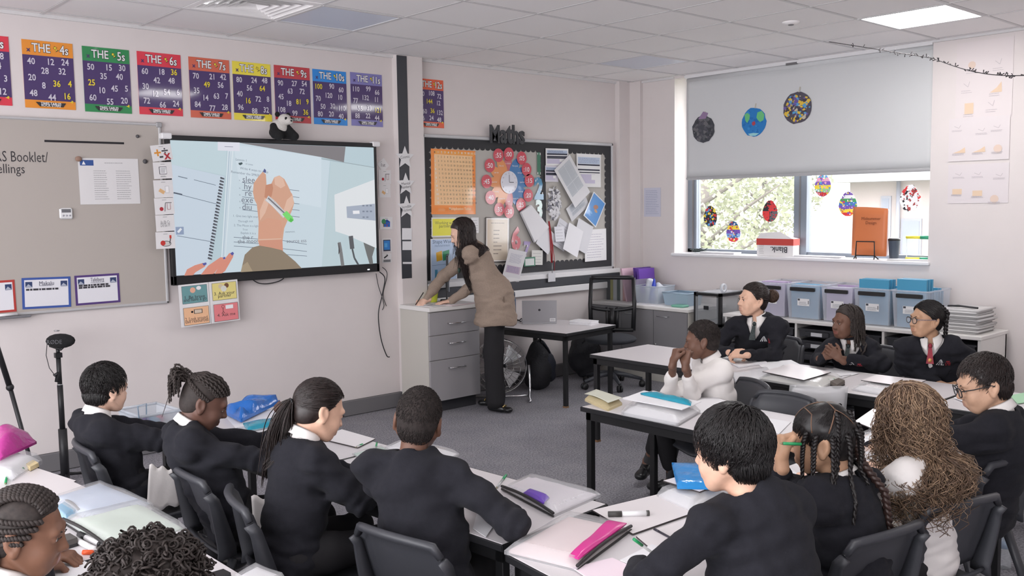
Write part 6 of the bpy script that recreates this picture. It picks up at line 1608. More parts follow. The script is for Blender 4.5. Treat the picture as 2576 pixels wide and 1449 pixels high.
    def falling(s, n, length, t=.012, K=16, wave=.0, freq=9, keep=None, spread=.02, dy=0.0, r=(.0022, .0010), part=None, minlen=.55, grow=1.0):
        p, nn = s.roots(n, dy, keep); N_ = len(p); g = (s.R.T @ arr([0, 0, -1.0])); cur = p.copy(); L_ = length*(minlen + (1-minlen)*s.rs.rand(N_))/s.s; st = (L_/(K-1))[:, None]
        tt = t*(.5+.8*s.rs.rand(N_, 1)); cur = s.surf(cur, tt); P = [cur.copy()]; out0 = nn.copy(); free = np.zeros(N_, bool)
        for k in range(1, K):
            m = (cur - CRA_C)/(CRA_R + tt)**2; m /= np.linalg.norm(m, axis=1, keepdims=True); d = g - m*(m @ g)[:, None]; dl = np.linalg.norm(d, axis=1, keepdims=True)
            away = (cur[:, :2]**2).sum(1)**.5
            if part is not None: d = d + arr(part(cur))*(.9*np.clip(1-k/5, 0, 1))
            d /= np.linalg.norm(d, axis=1, keepdims=True) + 1e-6
            free |= (m @ g) > -.02
            step = np.where(free[:, None], g + out0*spread*(1-k/K), d); cur = cur + step*st
            nf = ~free; cur[nf] = s.surf(cur[nf], tt[nf]); P.append(cur.copy())
        P = s.push(s.w(np.stack(P, 1)))
        if wave:
            u = np.linspace(0, 1, K); ph = s.rs.rand(N_, 2)*6.28; fr = freq*(.85+.3*s.rs.rand(N_, 1)); ph = ph*.22 + np.stack([np.sin(p @ arr([61, 47, 23.]))*3.1, np.cos(p @ arr([29, -53, 71.]))*3.1], 1); am = wave*(.3+s.rs.rand(N_, 1))*(u[None]**1.2*1.2*grow+.08)
            A = s.rs.randn(N_, 3); A[:, 2] = 0; A /= np.linalg.norm(A, axis=1, keepdims=True); B = np.cross(A, [0, 0, 1.0])
            P = P + A[:, None]*(am*np.sin(fr*u[None]+ph[:, :1]))[..., None] + B[:, None]*(am*np.cos(fr*u[None]+ph[:, 1:]))[..., None]
        return strands(P, np.linspace(r[0], r[1], K))
    def mats_of(s, parts, nm=1): return None

def put_np(name, parts, parent, mats, mi=None):
    o = put(name, mesh_np(name, parts, mi), parent, mats); return o
def ik(S, Wt, a, b, pole):
    d = Wt - S; Ln = np.linalg.norm(d)
    if Ln > (a+b)*.995: k = Ln/((a+b)*.995); a *= k; b *= k
    d /= Ln; x = (a*a - b*b + Ln*Ln)/(2*Ln); h = math.sqrt(max(a*a - x*x, 0)); p = arr(pole) - d*(arr(pole) @ d); return S + d*x + unit(p)*h

PEOPLE = {}
def person(key, label, crown, hyaw, hpitch, hroll, hip, tyaw, skin, L_, R_, s=.95, seat=.39, top='jumper', thick=.012, wide=1.0, hw=1.0, stand=None, knees=None, vneck=False,
           arm=(.245, .215), topmat=None, botmat=None, bare=0.0, sleeve=1.0, skirt=False, collar=True, legs=True, gaze=0.0, ch=1.0, hem=.09, shoulder=.135, eyes=True, lid=0.0):
    R = head_frame(hyaw, hpitch, hroll); C_ = arr(crown); top_ = C_ - arr([0, 0, (.087*s + thick)])
    hc = top_ - R @ (CRA_C*s)
    tf, up = D2(tyaw), arr([0, 0, 1.0]); tr = np.cross(tf, up)
    N = hc + R @ (arr([0, -.030, -.085])*s) + arr([0, 0, -.045*s]) - tf*.012
    SC_ = N - arr([0, 0, .030*s]) - tf*.012; Pv = arr([hip[0], hip[1], (seat if stand is None else stand) + .085*s])
    ax = unit(SC_ - Pv); Ln = np.linalg.norm(SC_ - Pv)
    t = thing('person', label, 'person', (hip[0], hip[1], 0), 0)
    base = arr([hip[0], hip[1], 0]); off = lambda pr: (pr[0] - base, pr[1])
    shd = shoulder*s*hw
    SH = {'L': SC_ - tr*shd - arr([0, 0, .018*s]), 'R': SC_ + tr*shd - arr([0, 0, .018*s])}
    pads = []; ARM = {}
    body = Solid(.0085)
    body.acap(Pv, Pv + ax*Ln*.5, .105*s*hw, .10*s*hw, tr, .70).acap(Pv + ax*Ln*.4, SC_ - ax*.06*s, .10*s*hw, .105*s*hw, tr, .66).cap(SH['L'], SH['R'], .042*s, None, .03)
    body.cap(SC_ - ax*.03, hc + R @ (arr([0, -.02, -.03])*s), .046*s, .043*s, .02)
    outer = Solid(.0072); k_ = 1.0
    W_ = .137*s*hw
    lo = Pv - ax*.02*s
    outer.acap(lo, Pv + ax*Ln*.48, W_*1.10, W_*1.03, tr, .78).acap(Pv + ax*Ln*.42, SC_ - ax*.07*s, W_*1.03, W_*1.0, tr, .76)
    outer.cap(SH['L'] + tr*.01, SH['R'] - tr*.01, .058*s, None, .035)
    for q in 'LR': outer.cap(N - up*.022*s, SH[q], .050*s, .056*s, .03)
    inner = outer.ops[:]                               # the shirt reuses the torso shapes
    for q, side, spec in (('L', -1, L_), ('R', 1, R_)):
        w = arr(spec['w']); pole = spec.get('pole', -up*.8 + tr*side*.55 - tf*.25)
        el = arr(spec['e']) if 'e' in spec else ik(SH[q], w, arm[0]*s, arm[1]*s, pole)
        f = unit(spec.get('f', w - el)); n_ = arr(spec.get('n', up)); ARM[q] = (SH[q], el, w)
        body.cap(SH[q], el, .036*s, .030*s, .02).cap(el, w, .026*s, .0225*s, .015)
        pads.append(hand_solid(w, f, n_, side, s, spec.get('pose', 'relaxed')))
        mid = SH[q] + (el - SH[q])*.55; fat = spec.get('fat', 1.0)
        if sleeve >= 1:
            cuff = w + (el - w)*bare; outer.cap(SH[q], mid, .058*s*fat, .053*s*fat, .03).cap(mid, el, .053*s*fat, .047*s*fat, .02).cap(el, cuff, .047*s*fat, .034*s, .02)
            outer.plane(cuff + unit(w-el)*.004, unit(w-el), .004, (cuff - .045*s, cuff + .045*s))
            if bare == 0 or True: outer.cap(cuff - unit(w-el)*.022*s, cuff - unit(w-el)*.004, .031*s, None, .006)
        else:
            cut = SH[q] + (el - SH[q])*sleeve; outer.cap(SH[q], cut, .052*s, .056*s, .03); outer.plane(cut, unit(el - SH[q]), .004, (cut - .08*s, cut + .08*s))
    # hollow for the neck, V-neck at the front, straight hem
    outer.cap(N - ax*.015*s, hc + R @ (arr([0, -.02, -.04])*s) + up*.02, .056*s, .064*s, .008, True)
    if vneck:
        zv = SC_ - up*.125*s
        def fv(p):
            d = p - zv; x = np.abs(d @ tr); z = d @ up; y = d @ tf; return np.maximum(np.maximum(x*.90 - z*.43, -(y - .0)), z - .18*s)*.9
        c = SC_ + tf*.08*s; outer.ops.append((fv, c - .16*s, c + .16*s, .006, True))
    if top == 'jacket': outer.acap(Pv - up*.13, Pv + up*.08, W_*1.26, W_*1.10, tr, .92, .04)
    hz = Pv - up*hem*s
    outer.plane(hz, -up + tf*.15, .006, (hz - .3, hz + .3) if stand is None else None) if stand is None else outer.plane(Pv - up*.16, -up, .006, (Pv - arr([.35, .35, .4]), Pv + arr([.35, .35, .0])))
    n1, n2 = wob(15, .008, sum(map(ord, key)) % 97 + 1, (1, 1, 1.9)), wob(38, .0034, sum(map(ord, key))*7 % 89 + 3, (1, 1, 1.6))
    els = [ARM[q][1] for q in 'LR']
    def folds(p):
        a = n1(p) + n2(p)
        for e in els:
            d = np.linalg.norm(p - e, axis=1); a += .0055*np.sin(p @ unit(e - SC_)*135 + n1(p)*160)*np.exp(-(d/.085)**2)
        for q in 'LR':
            d = np.linalg.norm(p - (SH[q] - up*.07), axis=1); a += .0060*np.sin((p @ unit(up + tf*.4))*90 + 1 + n1(p)*150)*np.exp(-(d/.10)**2)
        d = np.abs((p - Pv) @ ax - .03); a += .0050*np.sin((p @ ax)*85 + n1(p)*260)*np.exp(-(d/.07)**2)
        return a
    outer.noise = folds if top == 'jumper' else (lambda p: folds(p)*(.5 if top == 'shirt' else .8))
    tm = topmat or (M_jump if top == 'jumper' else M_shirt)
    nm = {'jumper': 'jumper', 'shirt': 'shirt', 'jacket': 'jacket'}[top]
    oj = put_np(nm, [off(outer.arrays())], t, tm)
    if top != 'shirt':
        sh = Solid(.009)
        for f, a, b_, k, sub in inner: sh.ops.append(((lambda p, f=f: f(p) + .020), a, b_, k, sub))
        sh.cap(N - ax*.015*s, hc + R @ (arr([0, -.02, -.04])*s) + up*.02, .050*s, .058*s, .008, True)
        sh.plane(Pv + ax*Ln*.52, -ax, .006)
        put_np('shirt', [off(sh.arrays())], t, M_shirt if top == 'jumper' else mat('top_black', L(58, 50, 48), rough=.8))
    if collar:
        na = unit(hc + R @ (arr([0, -.02, -.04])*s) - N); fx = unit(tf - na*(tf @ na)); rx = np.cross(fx, na); Nc = N + na*.006*s
        def col(u, v):
            th = math.radians(14 + 332*u); fr = abs(u-.5)*2; back = math.cos((1-fr)*math.pi/2); c, q = math.cos(th), math.sin(th)
            hi = (.046 - .022*fr**2)*s*ch - .012*s*(1-ch)
            if v < .45: k = v/.45; r = (.053 + .004*k)*s; h = -.012*s + (hi + .012*s)*k
            else: k = (v-.45)/.55; r = (.0575 + (.009 + .020*fr**3)*k)*s; h = hi - (hi - .010*s*(1-fr) + (.000 + .054*max(0, fr-.60)/.40)*s)*k
            return Nc + (fx*c + rx*q)*r*(1, 1.0)[0] + na*h - base
        MB().grid(col, 44, 9, thick=-.0016).build('collar', [M_shirt], t)
    # legs
    if legs:
        tro = Solid(.010); bm = botmat or M_trou
        if stand is None:
            K = {}; kn = knees or {}
            tro.acap(Pv + up*.03, Pv - up*.02, .118*s*hw, .12*s*hw, tr, .85)
            for q, side in (('L', -1), ('R', 1)):
                hj = Pv + tr*side*.075*s - up*.02*s; kk = kn.get(q, (hj + tf*.36*s + tr*side*.03)); kk = arr([kk[0], kk[1], kk[2] if q in kn else seat + .055]); an = kn.get(q+'a', kk + tf*.02 - up*(kk[2] - .09)); an = arr(an)
                cuff = an + (kk - an)*kn.get('cuff', .06)
                tro.cap(hj, kk, .082*s, .060*s, .03).cap(kk, cuff, .058*s, .050*s, .03); body.cap(hj, kk, .05*s, .04*s, .03).cap(kk, an, .040*s, .027*s, .02)
                fd = unit(arr(kn.get(q+'f', tf))); toe = an + fd*.135*s - up*(an[2] - .035 if an[2] < .12 else .05)
                body.cap(an, an - up*.035 + fd*.03, .028*s, .026*s, .02)
                so = Solid(.006).cap(an - up*.045 - fd*.03*s, an - up*.05 + fd*.08*s, .036*s, .034*s, .03).ell(an - up*.052 + fd*.12*s, (.040*s, .040*s, .028*s), None, .03).cap(an - up*.02, an - up*.045 + fd*.03*s, .036*s, .036*s, .02)
                sh_ = put_np('shoe', [off(so.arrays())], t, M_shoe)
                if kn.get('sock'): put_np('sock', [off(Solid(.005).cap(an - up*.02, an + unit(kk-an)*.055, .034*s, .031*s).arrays())], t, mat('sock_grey', L(62, 62, 64), rough=.95))
                if kn.get('sock'): MB().tube([an + fd*.05*s + tr*.036*s - up*.032 - base, an + fd*.06*s - up*.010 - base, an + fd*.05*s - tr*.036*s - up*.032 - base], .010, 6, flat=.4).build('strap', [M_shoe], sh_)
        else:
            for q, side in (('L', -1), ('R', 1)):
                hj = Pv + tr*side*.075 + up*.0; an = arr(knees[q]); kk = (hj + an)/2 + tf*.015 + up*.02
                tro.cap(hj - up*.06, kk, .088, .078, .03).cap(kk, an + up*.02, .078, .082, .03); body.cap(hj, kk, .06, .05, .03).cap(kk, an, .045, .03, .02)
                fd = D2(knees[q+'y']); so = Solid(.006).cap(an - up*.035 - fd*.04, an - up*.045 + fd*.06, .034, .033, .03).ell(an - up*.048 + fd*.12, (.036, .036, .024), None, .03)
                so.plane((0, 0, .003), (0, 0, -1)); sh_ = put_np('shoe', [off(so.arrays())], t, M_shoe)
                MB().tube([an - up*.022 + fd*.085 + np.cross(fd, up)*.03 - base, an - up*.012 + fd*.085 - base, an - up*.022 + fd*.085 - np.cross(fd, up)*.03 - base], .006, 6).build('gold_bit', [mat('gold', (.8, .6, .25), rough=.3, metal=1)], sh_)
            tro.acap(Pv + up*.02, Pv - up*.05, .115, .125, tr, .8); tro.plane((0, 0, .028), (0, 0, -1), .004)
        tro.noise = wob(18, .005, 7, (1, 1, .6))
        put_np('skirt' if skirt else 'trousers', [off(tro.arrays())], t, bm)
    hd = off(head_solid(hc, R, s, N, wide, lid)); bd = off(body.arrays())
    parts = [bd, hd] + [off(p) for p in pads]
    # lips coloured by where they are on the head
    V, Q = hd; cen = (V[Q].mean(1) + base - hc) @ R/s
    lip = (np.abs(cen[:, 0]) < .021) & (cen[:, 1] > .078) & (cen[:, 2] < -.0535) & (cen[:, 2] > -.076)
    mi = np.concatenate([np.zeros(len(bd[1])), lip.astype(float)] + [np.zeros(len(p[1])) for p in pads])
    lc = tuple(c*.72 + (.10 if i == 0 else .02)*1 for i, c in enumerate(skin[1]))
    put_np('body', parts, t, [skin_mat(skin[0], skin[1]), mat('lips_'+skin[0], lc, rough=.4)], mi)
    if eyes:
        b = MB(); e2 = MB(); bw = MB()
        for q in (-1, 1):
            c = hc + R @ (arr([q*.030*wide, .0800, .0003 - lid*.8])*s) - base; b.ball(c, (.0098*s, .0084*s, .0075*s), 14, 0, R=R)
            look = unit(R @ arr([gaze, 1, -.05])); e2.ball(c + look*.0042*s, .0056*s, 12, 0)
            bw.tube([hc + R @ (arr([q*x*wide, y, z])*s) - base for x, y, z in ((.014, .0925, .0165), (.028, .0915, .0215), (.045, .080, .0165))], [.0024*s, .0030*s, .0016*s], 6, flat=.8)
            bw.tube([hc + R @ (arr([q*x*wide, y, z])*s) - base for x, y, z in ((.018, .0935, .0045), (.030, .0955, .0090), (.042, .0885, .0035))], [.0012*s, .0016*s, .0012*s], 5)
        eo = b.build('eyes', [M_eyew], t); e2.build('irises', [M_eyed], eo); bw.build('eyebrows', [mat('brow_dark', L(40, 30, 26), rough=.8)], t)
    tor = (Pv, SC_, tr, tf, W_*1.08+.012, W_*.80+.012)
    PEOPLE[key] = dict(t=t, hc=hc, R=R, s=s, N=N, SC=SC_, P=Pv, tf=tf, tr=tr, base=base, off=off, arm=ARM, top=oj, L=Ln, ax=ax, tor=tor)
    if Ln/s > .60 or Ln/s < .30: print('TORSO', key, round(Ln/s, 3))
    for q in 'LR':
        a_, b_ = np.linalg.norm(ARM[q][1]-ARM[q][0])/s, np.linalg.norm(ARM[q][2]-ARM[q][1])/s
        if a_ > arm[0]*1.08 or b_ > arm[1]*1.08: print('ARM', key, q, round(a_, 3), round(b_, 3))
    return PEOPLE[key]
def hairof(p, seed): return Hair(p['hc'], p['R'], p['s'], seed, p['tor'])
def add_hair(p, name, parts, m, parent=None): return put_np(name, [p['off'](q) for q in parts], parent or p['t'], m)
def emblem(p, side=1):
    """school badge on the chest: white rays and a red stamp laid on the jumper"""
    me = p['top'].data; bm_v = [v.co for v in me.vertices]; tree_ = BVHTree.FromPolygons(bm_v, [f.vertices for f in me.polygons])
    tf, tr, s = p['tf'], p['tr'], p['s']; c = p['SC'] - arr([0, 0, .105*s]) - tr*.062*s*side*-1*-1 - p['base']
    def prj(u, v):
        o = c + tr*(-u) + arr([0, 0, v]) + tf*.4; h = tree_.ray_cast(Vector(o), Vector(-tf), 1.0); q = h[0] if h[0] is not None else Vector(o - tf*.3)
        return arr(q) + tf*.0022
    b = MB(); k = s
    for i, (a, e) in enumerate(((-.020, -.024), (-.008, -.011), (.006, .004), (.018, .014))):
        x0 = .0 + (i-1.5)*.0015; b.add([prj(x0*k, .022*k), prj((x0+.0012)*k, .022*k), prj((x0+e*.5+.003)*k, .004*k), prj((e+.003)*k, -.016*k), prj((e-.004)*k, -.016*k), prj((x0+e*.5-.0015)*k, .004*k)][::-1], [[0, 1, 2, 3, 4, 5]])
    b.build('badge_rays', [mat('badge_white', L(222, 222, 224), rough=.7)], p['t'])
    b = MB()
    for r_ in range(3):
        n = 6
        for i in range(n):
            u0 = .026 + .030*i/n; z0 = .004 - .011*r_
            if (i*7+r_*3) % 5 == 0: continue
            b.add([prj(u0*k, z0*k), prj((u0+.0042)*k, z0*k), prj((u0+.0042)*k, (z0+.008)*k), prj(u0*k, (z0+.008)*k)], [[3, 2, 1, 0]])
    b.build('badge_lettering', [mat('badge_red', L(150, 36, 48), rough=.7)], p['t'])
def tie(p, m, knot_only=False):
    N, tf, tr, s, base = p['N'], p['tf'], p['tr'], p['s'], p['base']; up = arr([0, 0, 1.0])
    c = N + tf*.062*s - up*.030*s
    b = MB().ball(c - base, (.013*s, .013*s, .017*s), 10)
    pts = [c - up*.012*s + tf*.004, c + tf*.030*s - up*.06*s, c + tf*.042*s - up*.105*s]; vs = []
    for q, w in zip(pts, (.010, .016, .022)): vs += [q - tr*w*s - base, q + tr*w*s - base, q + tr*w*s + tf*.006 - base, q - tr*w*s + tf*.006 - base]
    b.add(vs, [[4*k+i, 4*k+(i+1) % 4, 4*k+4+(i+1) % 4, 4*k+4+i] for k in range(2) for i in range(4)] + [[3, 2, 1, 0], [8, 9, 10, 11]], 0, False)
    return b.build('tie', [m], p['t'])
def glasses(p, m, temple=None, round_=False):
    hc, R, s, base = p['hc'], p['R'], p['s'], p['base']; P = lambda x, y, z: hc + R @ (arr([x, y, z])*s) - base
    b = MB()
    for q in (-1, 1):
        b.tube([P(q*.032 + .0225*math.cos(a)*(1 if round_ else (1+.12*abs(math.sin(2*a)))), .108 - .004*abs(math.cos(a)), -.004 + .019*math.sin(a)*(1 if round_ else (1+.12*abs(math.sin(2*a))))) for a in np.linspace(0, 2*math.pi, 21)], .0024*s, 6)
    b.tube([P(-.010, .109, .002), P(0, .111, .004), P(.010, .109, .002)], .0022*s, 6)
    o = b.build('glasses_rim', [m], p['t'])
    b = MB()
    for q in (-1, 1): b.tube([P(q*.056, .104, .004), P(q*.076, .06, .005), P(q*.080, -.005, .006), P(q*.080, -.03, -.010)], .0024*s, 6)
    b.build('temple_arms', [temple or m], o)
    for q in (-1, 1): MB().add([P(q*.032 + .021*math.cos(a), .107, -.004 + .018*math.sin(a)) for a in np.linspace(0, 2*math.pi, 17)[:-1]], [list(range(16))]).build('lens', [mat('lens_clear', (1, 1, 1), rough=.03, alpha=.10)], o)
# ------------------------------------------------------------------ the class and their teacher
up3 = arr([0, 0, 1.0])
H_black = hair_mat('black', L(26, 22, 22)); H_dark = hair_mat('dark_brown', L(42, 33, 31)); H_brown = hair_mat('brown', L(104, 82, 66), .5); H_light = hair_mat('light_brown', L(148, 122, 98), .5); H_coil = hair_mat('coiled', L(46, 38, 35), .7); H_crop = hair_mat('cropped', L(40, 33, 31), .9)
SK = dict(fair=L(222, 182, 160), fair2=L(216, 174, 150), tan=L(202, 162, 136), olive=L(186, 146, 118), brown=L(124, 88, 70), deep=L(98, 70, 60), deep2=L(108, 77, 63))
def sk(k): return (k, SK[k])
def loc(hip, yaw, f, l, z):
    """point f ahead and l to the left of somebody sitting at hip facing yaw"""
    d = D2(yaw); return arr([hip[0], hip[1], 0]) + d*f + np.cross(up3, d)*l + arr([0, 0, z])
def hand_on_table(hip, yaw, f, l, turn, pose='flat', z=.662, **k):
    d = D2(yaw + turn); return dict(w=loc(hip, yaw, f, l, z), f=d - up3*.12, n=up3, pose=pose, **k)
TZh = .665

# boy nearest the microphone
h = (1.40, 4.15); y = -2
p = person('p1', 'boy with short black hair in a navy jumper, nearest the microphone stand', onz(258, 910, 1.035), 14, -8, 0, h, y, sk('fair'), hand_on_table(h, y, .33, .08, -35), hand_on_table(h, y, .33, -.13, 25), lid=.0045, s=.93)
hr = hairof(p, 1); add_hair(p, 'hair', [hr.cap(.011, noise=wob(60, .0015, 2)), hr.short(2600, .034, .016, lift=.75, jit=.45), hr.nape(900, .022, .011)], H_black)
# shirt tail below the jumper
def tails(p, pts, name='shirt_tail'):
    b = MB(); b.grid(lambda u, v: tuple(arr(pts[0])*(1-u)*(1-v) + arr(pts[1])*u*(1-v) + arr(pts[2])*u*v + arr(pts[3])*(1-u)*v + arr([0, 0, .008*math.sin(u*14+v*5)]) - p['base']), 12, 8, thick=.002); b.build(name, [M_shirt], p['t'])
q = lambda f, l, z: loc(h, y, f, l, z)
tails(p, [q(.05, -.165, .60), q(.15, -.165, .56), q(.17, -.175, .40), q(.02, -.185, .40)])

# child with cornrows gathered up
h = (1.565, 3.43); y = -8
p = person('p2', 'child with dark braids gathered high at the back, leaning on one hand', onz(512, 934, 1.055), -24, -26, 0, h, y, sk('deep'),
           dict(w=loc(h, y, .27, .13, .80), f=D2(y-60)*.3 + up3*.9, n=D2(y)*.8 + up3*.1, pose='prop', e=loc(h, y, .24, .25, .67)), hand_on_table(h, y, .33, -.14, 30, 'relaxed'), lid=.0045, s=.93)
hr = hairof(p, 2); par = [hr.cap(.003)]; tie_ = arr([0, -.098, .068])
for k in range(15):
    a = -1.45 + 2.9*k/14; r0 = arr([.072*math.sin(a), .078*math.cos(a) - .005, .062 - .018*abs(math.sin(a))**2]) if abs(a) < 1.1 else arr([.072*np.sign(a), .02 - .09*(abs(a)-1.1), .02])
    pth = [hr.surf((r0*(1-u) + tie_*u)[None], .006 + .002*math.sin(u*3))[0] for u in np.linspace(0, 1, 8)]
    par.append(plait(hr.w(np.array(pth)), .0075, .006, 9))
rnd = random.Random(3); nb = -(p['R'][:, 1])
for k in range(36):
    st_ = hr.w(tie_) + arr([rnd.gauss(0, .010), rnd.gauss(0, .010), rnd.gauss(0, .008)]); d = unit(nb*.55 + up3*(.22 + rnd.uniform(-.3, .3)) + p['R'][:, 0]*rnd.uniform(-.5, .5)); ln = .075 + .05*rnd.random()
    pth = [st_ + d*ln*min(u*1.6, .75) - up3*ln*1.25*max(0, u-.22)**1.3 for u in np.linspace(0, 1, 7)]
    par.append(plait(np.array(pth), .0055, .003, 7))
par.append(plait(np.array([hr.w(tie_), hr.w(tie_) + nb*.07 - up3*.05, hr.w(tie_) + nb*.10 - up3*.14, hr.w(tie_) + nb*.12 - up3*.20]), .0022, .0010, 10))
add_hair(p, 'hair', par, H_coil)
tails(p, [loc(h, y, .02, -.17, .60), loc(h, y, .16, -.165, .56), loc(h, y, .20, -.18, .40), loc(h, y, .02, -.19, .40)])

# girl with the ponytail
h = (1.57, 2.97); y = -2
p = person('p3', 'girl with a long dark ponytail, bent over her work', onz(800, 948, 1.085), -8, -24, 4, h, y, sk('fair2'), hand_on_table(h, y, .42, .06, -30), hand_on_table(h, y, .38, -.14, 30, 'relaxed'), lid=.0045, s=.94, skirt=True)
hr = hairof(p, 3); tie_ = arr([-.012, -.118, -.004]); tw = hr.w(tie_); nb = -p['R'][:, 1]; rs = np.random.RandomState(4)
tl = []
for k in range(420):
    j = rs.randn(3)*.011; e = rs.randn(3)*.016; ln = .29*(.75 + .25*rs.rand()); P = []
    for u in np.linspace(0, 1, 12): P.append(tw + j*(.5 + 1.3*math.sin(min(u*2.4, 1.6))) + nb*.022*math.sin(min(u*3, 1.57)) - up3*ln*u**1.15 + e*u - p['tr']*.055*u + p['tf']*.0*u)
    tl.append(P)
hr.tmax = 1.0; tl = hr.push(np.array(tl)); T_ = strands(tl, np.concatenate([np.full(8, .0022), np.linspace(.002, .0007, 4)]))
hp = add_hair(p, 'hair', [hr.cap(.006), hr.combed(1500, tie_, .008), T_], H_dark)
MB().tube([tw + arr([math.cos(a)*p['tr'][i]*.012 + math.sin(a)*up3[i]*.012 for i in range(3)]) - p['base'] for a in np.linspace(0, 6.283, 13)], .0035, 6).build('hair_tie', [M_black], hp)

# boy with cropped hair, back to the camera
h = (1.74, 2.36); y = 32
p = person('p4', 'boy with closely cropped black hair seen from behind, elbow out on the table', onz(1053, 966, 1.105), 46, -6, -9, h, y, sk('deep2'), hand_on_table(h, y, .40, .06, -40), dict(w=loc(h, y, .37, -.05, TZh), f=D2(y+50), n=up3, pose='relaxed', e=onz(1298, 1318, .70)), ch=0.35, lid=.0045, s=.97, hw=1.06)
hr = hairof(p, 5); add_hair(p, 'hair', [hr.cap(.005, dy=.004, noise=wob(150, .0010, 3), vox=.0036), hr.short(2600, .006, .007, lift=.6, jit=.6, K=3), hr.nape(900, .006, .005)], H_crop)

# child resting hands on the front table
h = (.38, 2.50); y = 4
p = person('p5', 'child with rows of tight braids in the lower corner, hands on the table', onz(50, 1219, 1.03), -28, -12, 0, h, y, sk('brown'), dict(w=onz(128, 1392, .672), f=unit(onz(182, 1400, .66) - onz(128, 1392, .672)), n=up3, pose='relaxed'), dict(w=onz(96, 1428, .668), f=unit(onz(150, 1418, .66) - onz(96, 1428, .668)), n=up3, pose='clasp'), s=.93)
hr = hairof(p, 6); par = [hr.cap(.004, noise=wob(70, .0012, 6))]
for k in range(13):
    a = -1.3 + 2.6*k/12; pth = []
    for u in np.linspace(0, 1, 12):
        d = arr([math.sin(a)*(1-.15*u), math.cos(2.75*u + .35), .55 + math.sin(2.75*u + .35)*1.1]); d = unit(d*arr([1, 1.1, .9])); pth.append(hr.surf((CRA_C + d*.05)[None], .008)[0])
    par.append(plait(hr.w(np.array(pth)), .0085, .0075, 11))
for sx in (-1, 1):
    for i in range(4):
        q0, q1 = arr([sx*.066, .052 - .014*i, .056 - .020*i]), arr([sx*.045, -.085, .045 - .028*i])
        par.append(plait(hr.w(np.array([hr.surf((q0*(1-u) + q1*u + arr([sx*.03*math.sin(3.1*u), 0, 0]))[None], .008)[0] for u in np.linspace(0, 1, 10)])), .0080, .0070, 9))
for k in range(16):
    a = -2.2 + 4.4*k/15; d0 = arr([.066*math.sin(a)*1.02, -.03 - .068*abs(math.cos(a*.6)), .0]); st_ = hr.w(d0)
    par.append(plait(np.array([st_, st_ - up3*.04 - p['tf']*.01, st_ - up3*.09 - p['tf']*.015]), .0075, .004, 6))
add_hair(p, 'hair', par, H_coil)
# curly-haired child, only the hair in view
h = (.50, 1.66); y = 0
p = person('p6', 'child of whom only the curly dark hair shows at the foot of the photo', onz(362, 1339, 1.12), 10, -10, 0, h, y, sk('brown'), hand_on_table(h, y, .42, .12, -30), hand_on_table(h, y, .42, -.12, 30), s=.97, thick=.03)
hr = hairof(p, 7); r_, nn = hr.roots(1500, -.01); rs = np.random.RandomState(8); P = []
for k in range(len(r_)):
    c0 = r_[k] + nn[k]*(.012 + .024*rs.rand()); ax_ = rs.randn(3); ax_ /= np.linalg.norm(ax_); e1 = np.cross(ax_, [.3, .5, .8]); e1 /= np.linalg.norm(e1); e2 = np.cross(ax_, e1); q = .0055 + .004*rs.rand()
    P.append([c0 + e1*q*math.cos(t_) + e2*q*math.sin(t_) + ax_*.0011*t_ for t_ in np.linspace(0, 8, 12)])
add_hair(p, 'hair', [hr.cap(.022, noise=wob(75, .004, 5)), strands(hr.w(np.array(P)), np.full(12, .0022), 4)], H_coil)

# child in the white shirt
h = (4.25, 3.01); y = 152
e1, e2 = onz(1686, 988, .665), onz(1740, 992, .665)
hd_ = onz(1770, 803, 1.055)
p = person('p8', 'child in a white shirt resting chin on both fists, elbows on the table', hd_, 124, -8, 0, h, y, sk('deep2'),
           dict(w=onz(1694, 908, .87), f=unit(up3*.9 + D2(330)*.25), n=D2(150), pose='prop', e=e1), dict(w=onz(1724, 914, .86), f=unit(up3*.9 + D2(60)*.2 + D2(330)*.1), n=D2(190), pose='prop', e=e2),
           s=.92, hw=.92, top='shirt', bare=.42, thick=.008, knees=dict(L=(4.02, 3.22, .47), R=(4.20, 3.34, .47), La=onz(1690, 1205, .10), Ra=onz(1628, 1160, .13), Lf=D2(120), Rf=unit(onz(1560, 1225, .06) - onz(1625, 1165, .10)), cuff=.28, sock=True))
hr = hairof(p, 9); add_hair(p, 'hair', [hr.cap(.006, noise=wob(150, .0012, 8), vox=.0036), hr.short(2400, .007, .008, lift=.7, jit=.7, K=3)], H_crop)

# three children along the far row
h = (5.70, 3.70); y = 196
p = person('p9', 'girl with a brown hair bun, hands folded on the far row of tables', onz(1900, 708, 1.16), 150, 3, 0, h, y, sk('fair2'),
           dict(w=onz(1868, 893, .705), f=D2(110), n=unit(up3 + D2(196)*.5), pose='clasp', e=loc(h, y, .36, .21, .675)), dict(w=onz(1846, 888, .705), f=D2(285), n=unit(up3*.7 + D2(196)*.8), pose='clasp', e=loc(h, y, .36, -.21, .675)), s=.99, vneck=True, hw=1.10)
hr = hairof(p, 10); tie_ = arr([.0, -.112, .030]); bw_ = hr.w(tie_ + arr([0, -.030, .0])); rs = np.random.RandomState(3); B_s = []
for k in range(260):
    u0 = rs.randn(3); u0 /= np.linalg.norm(u0); v0 = np.cross(u0, rs.randn(3)); v0 /= np.linalg.norm(v0); q = .034 + .010*rs.rand()
    B_s.append([bw_ + (u0*math.cos(t_) + v0*math.sin(t_))*q*arr([1, 1, 1.05]) for t_ in np.linspace(0, 2.4, 9)])
bs = Solid(.005).ell(bw_, (.036, .036, .038)); bs.noise = wob(60, .003, 3)
hp = add_hair(p, 'hair', [hr.cap(.006), hr.combed(1500, tie_, .008)], H_dark); add_hair(p, 'hair_bun', [bs.arrays(), strands(np.array(B_s), np.full(9, .0019), 4)], hair_mat('bun_brown', L(74, 54, 44)), hp)
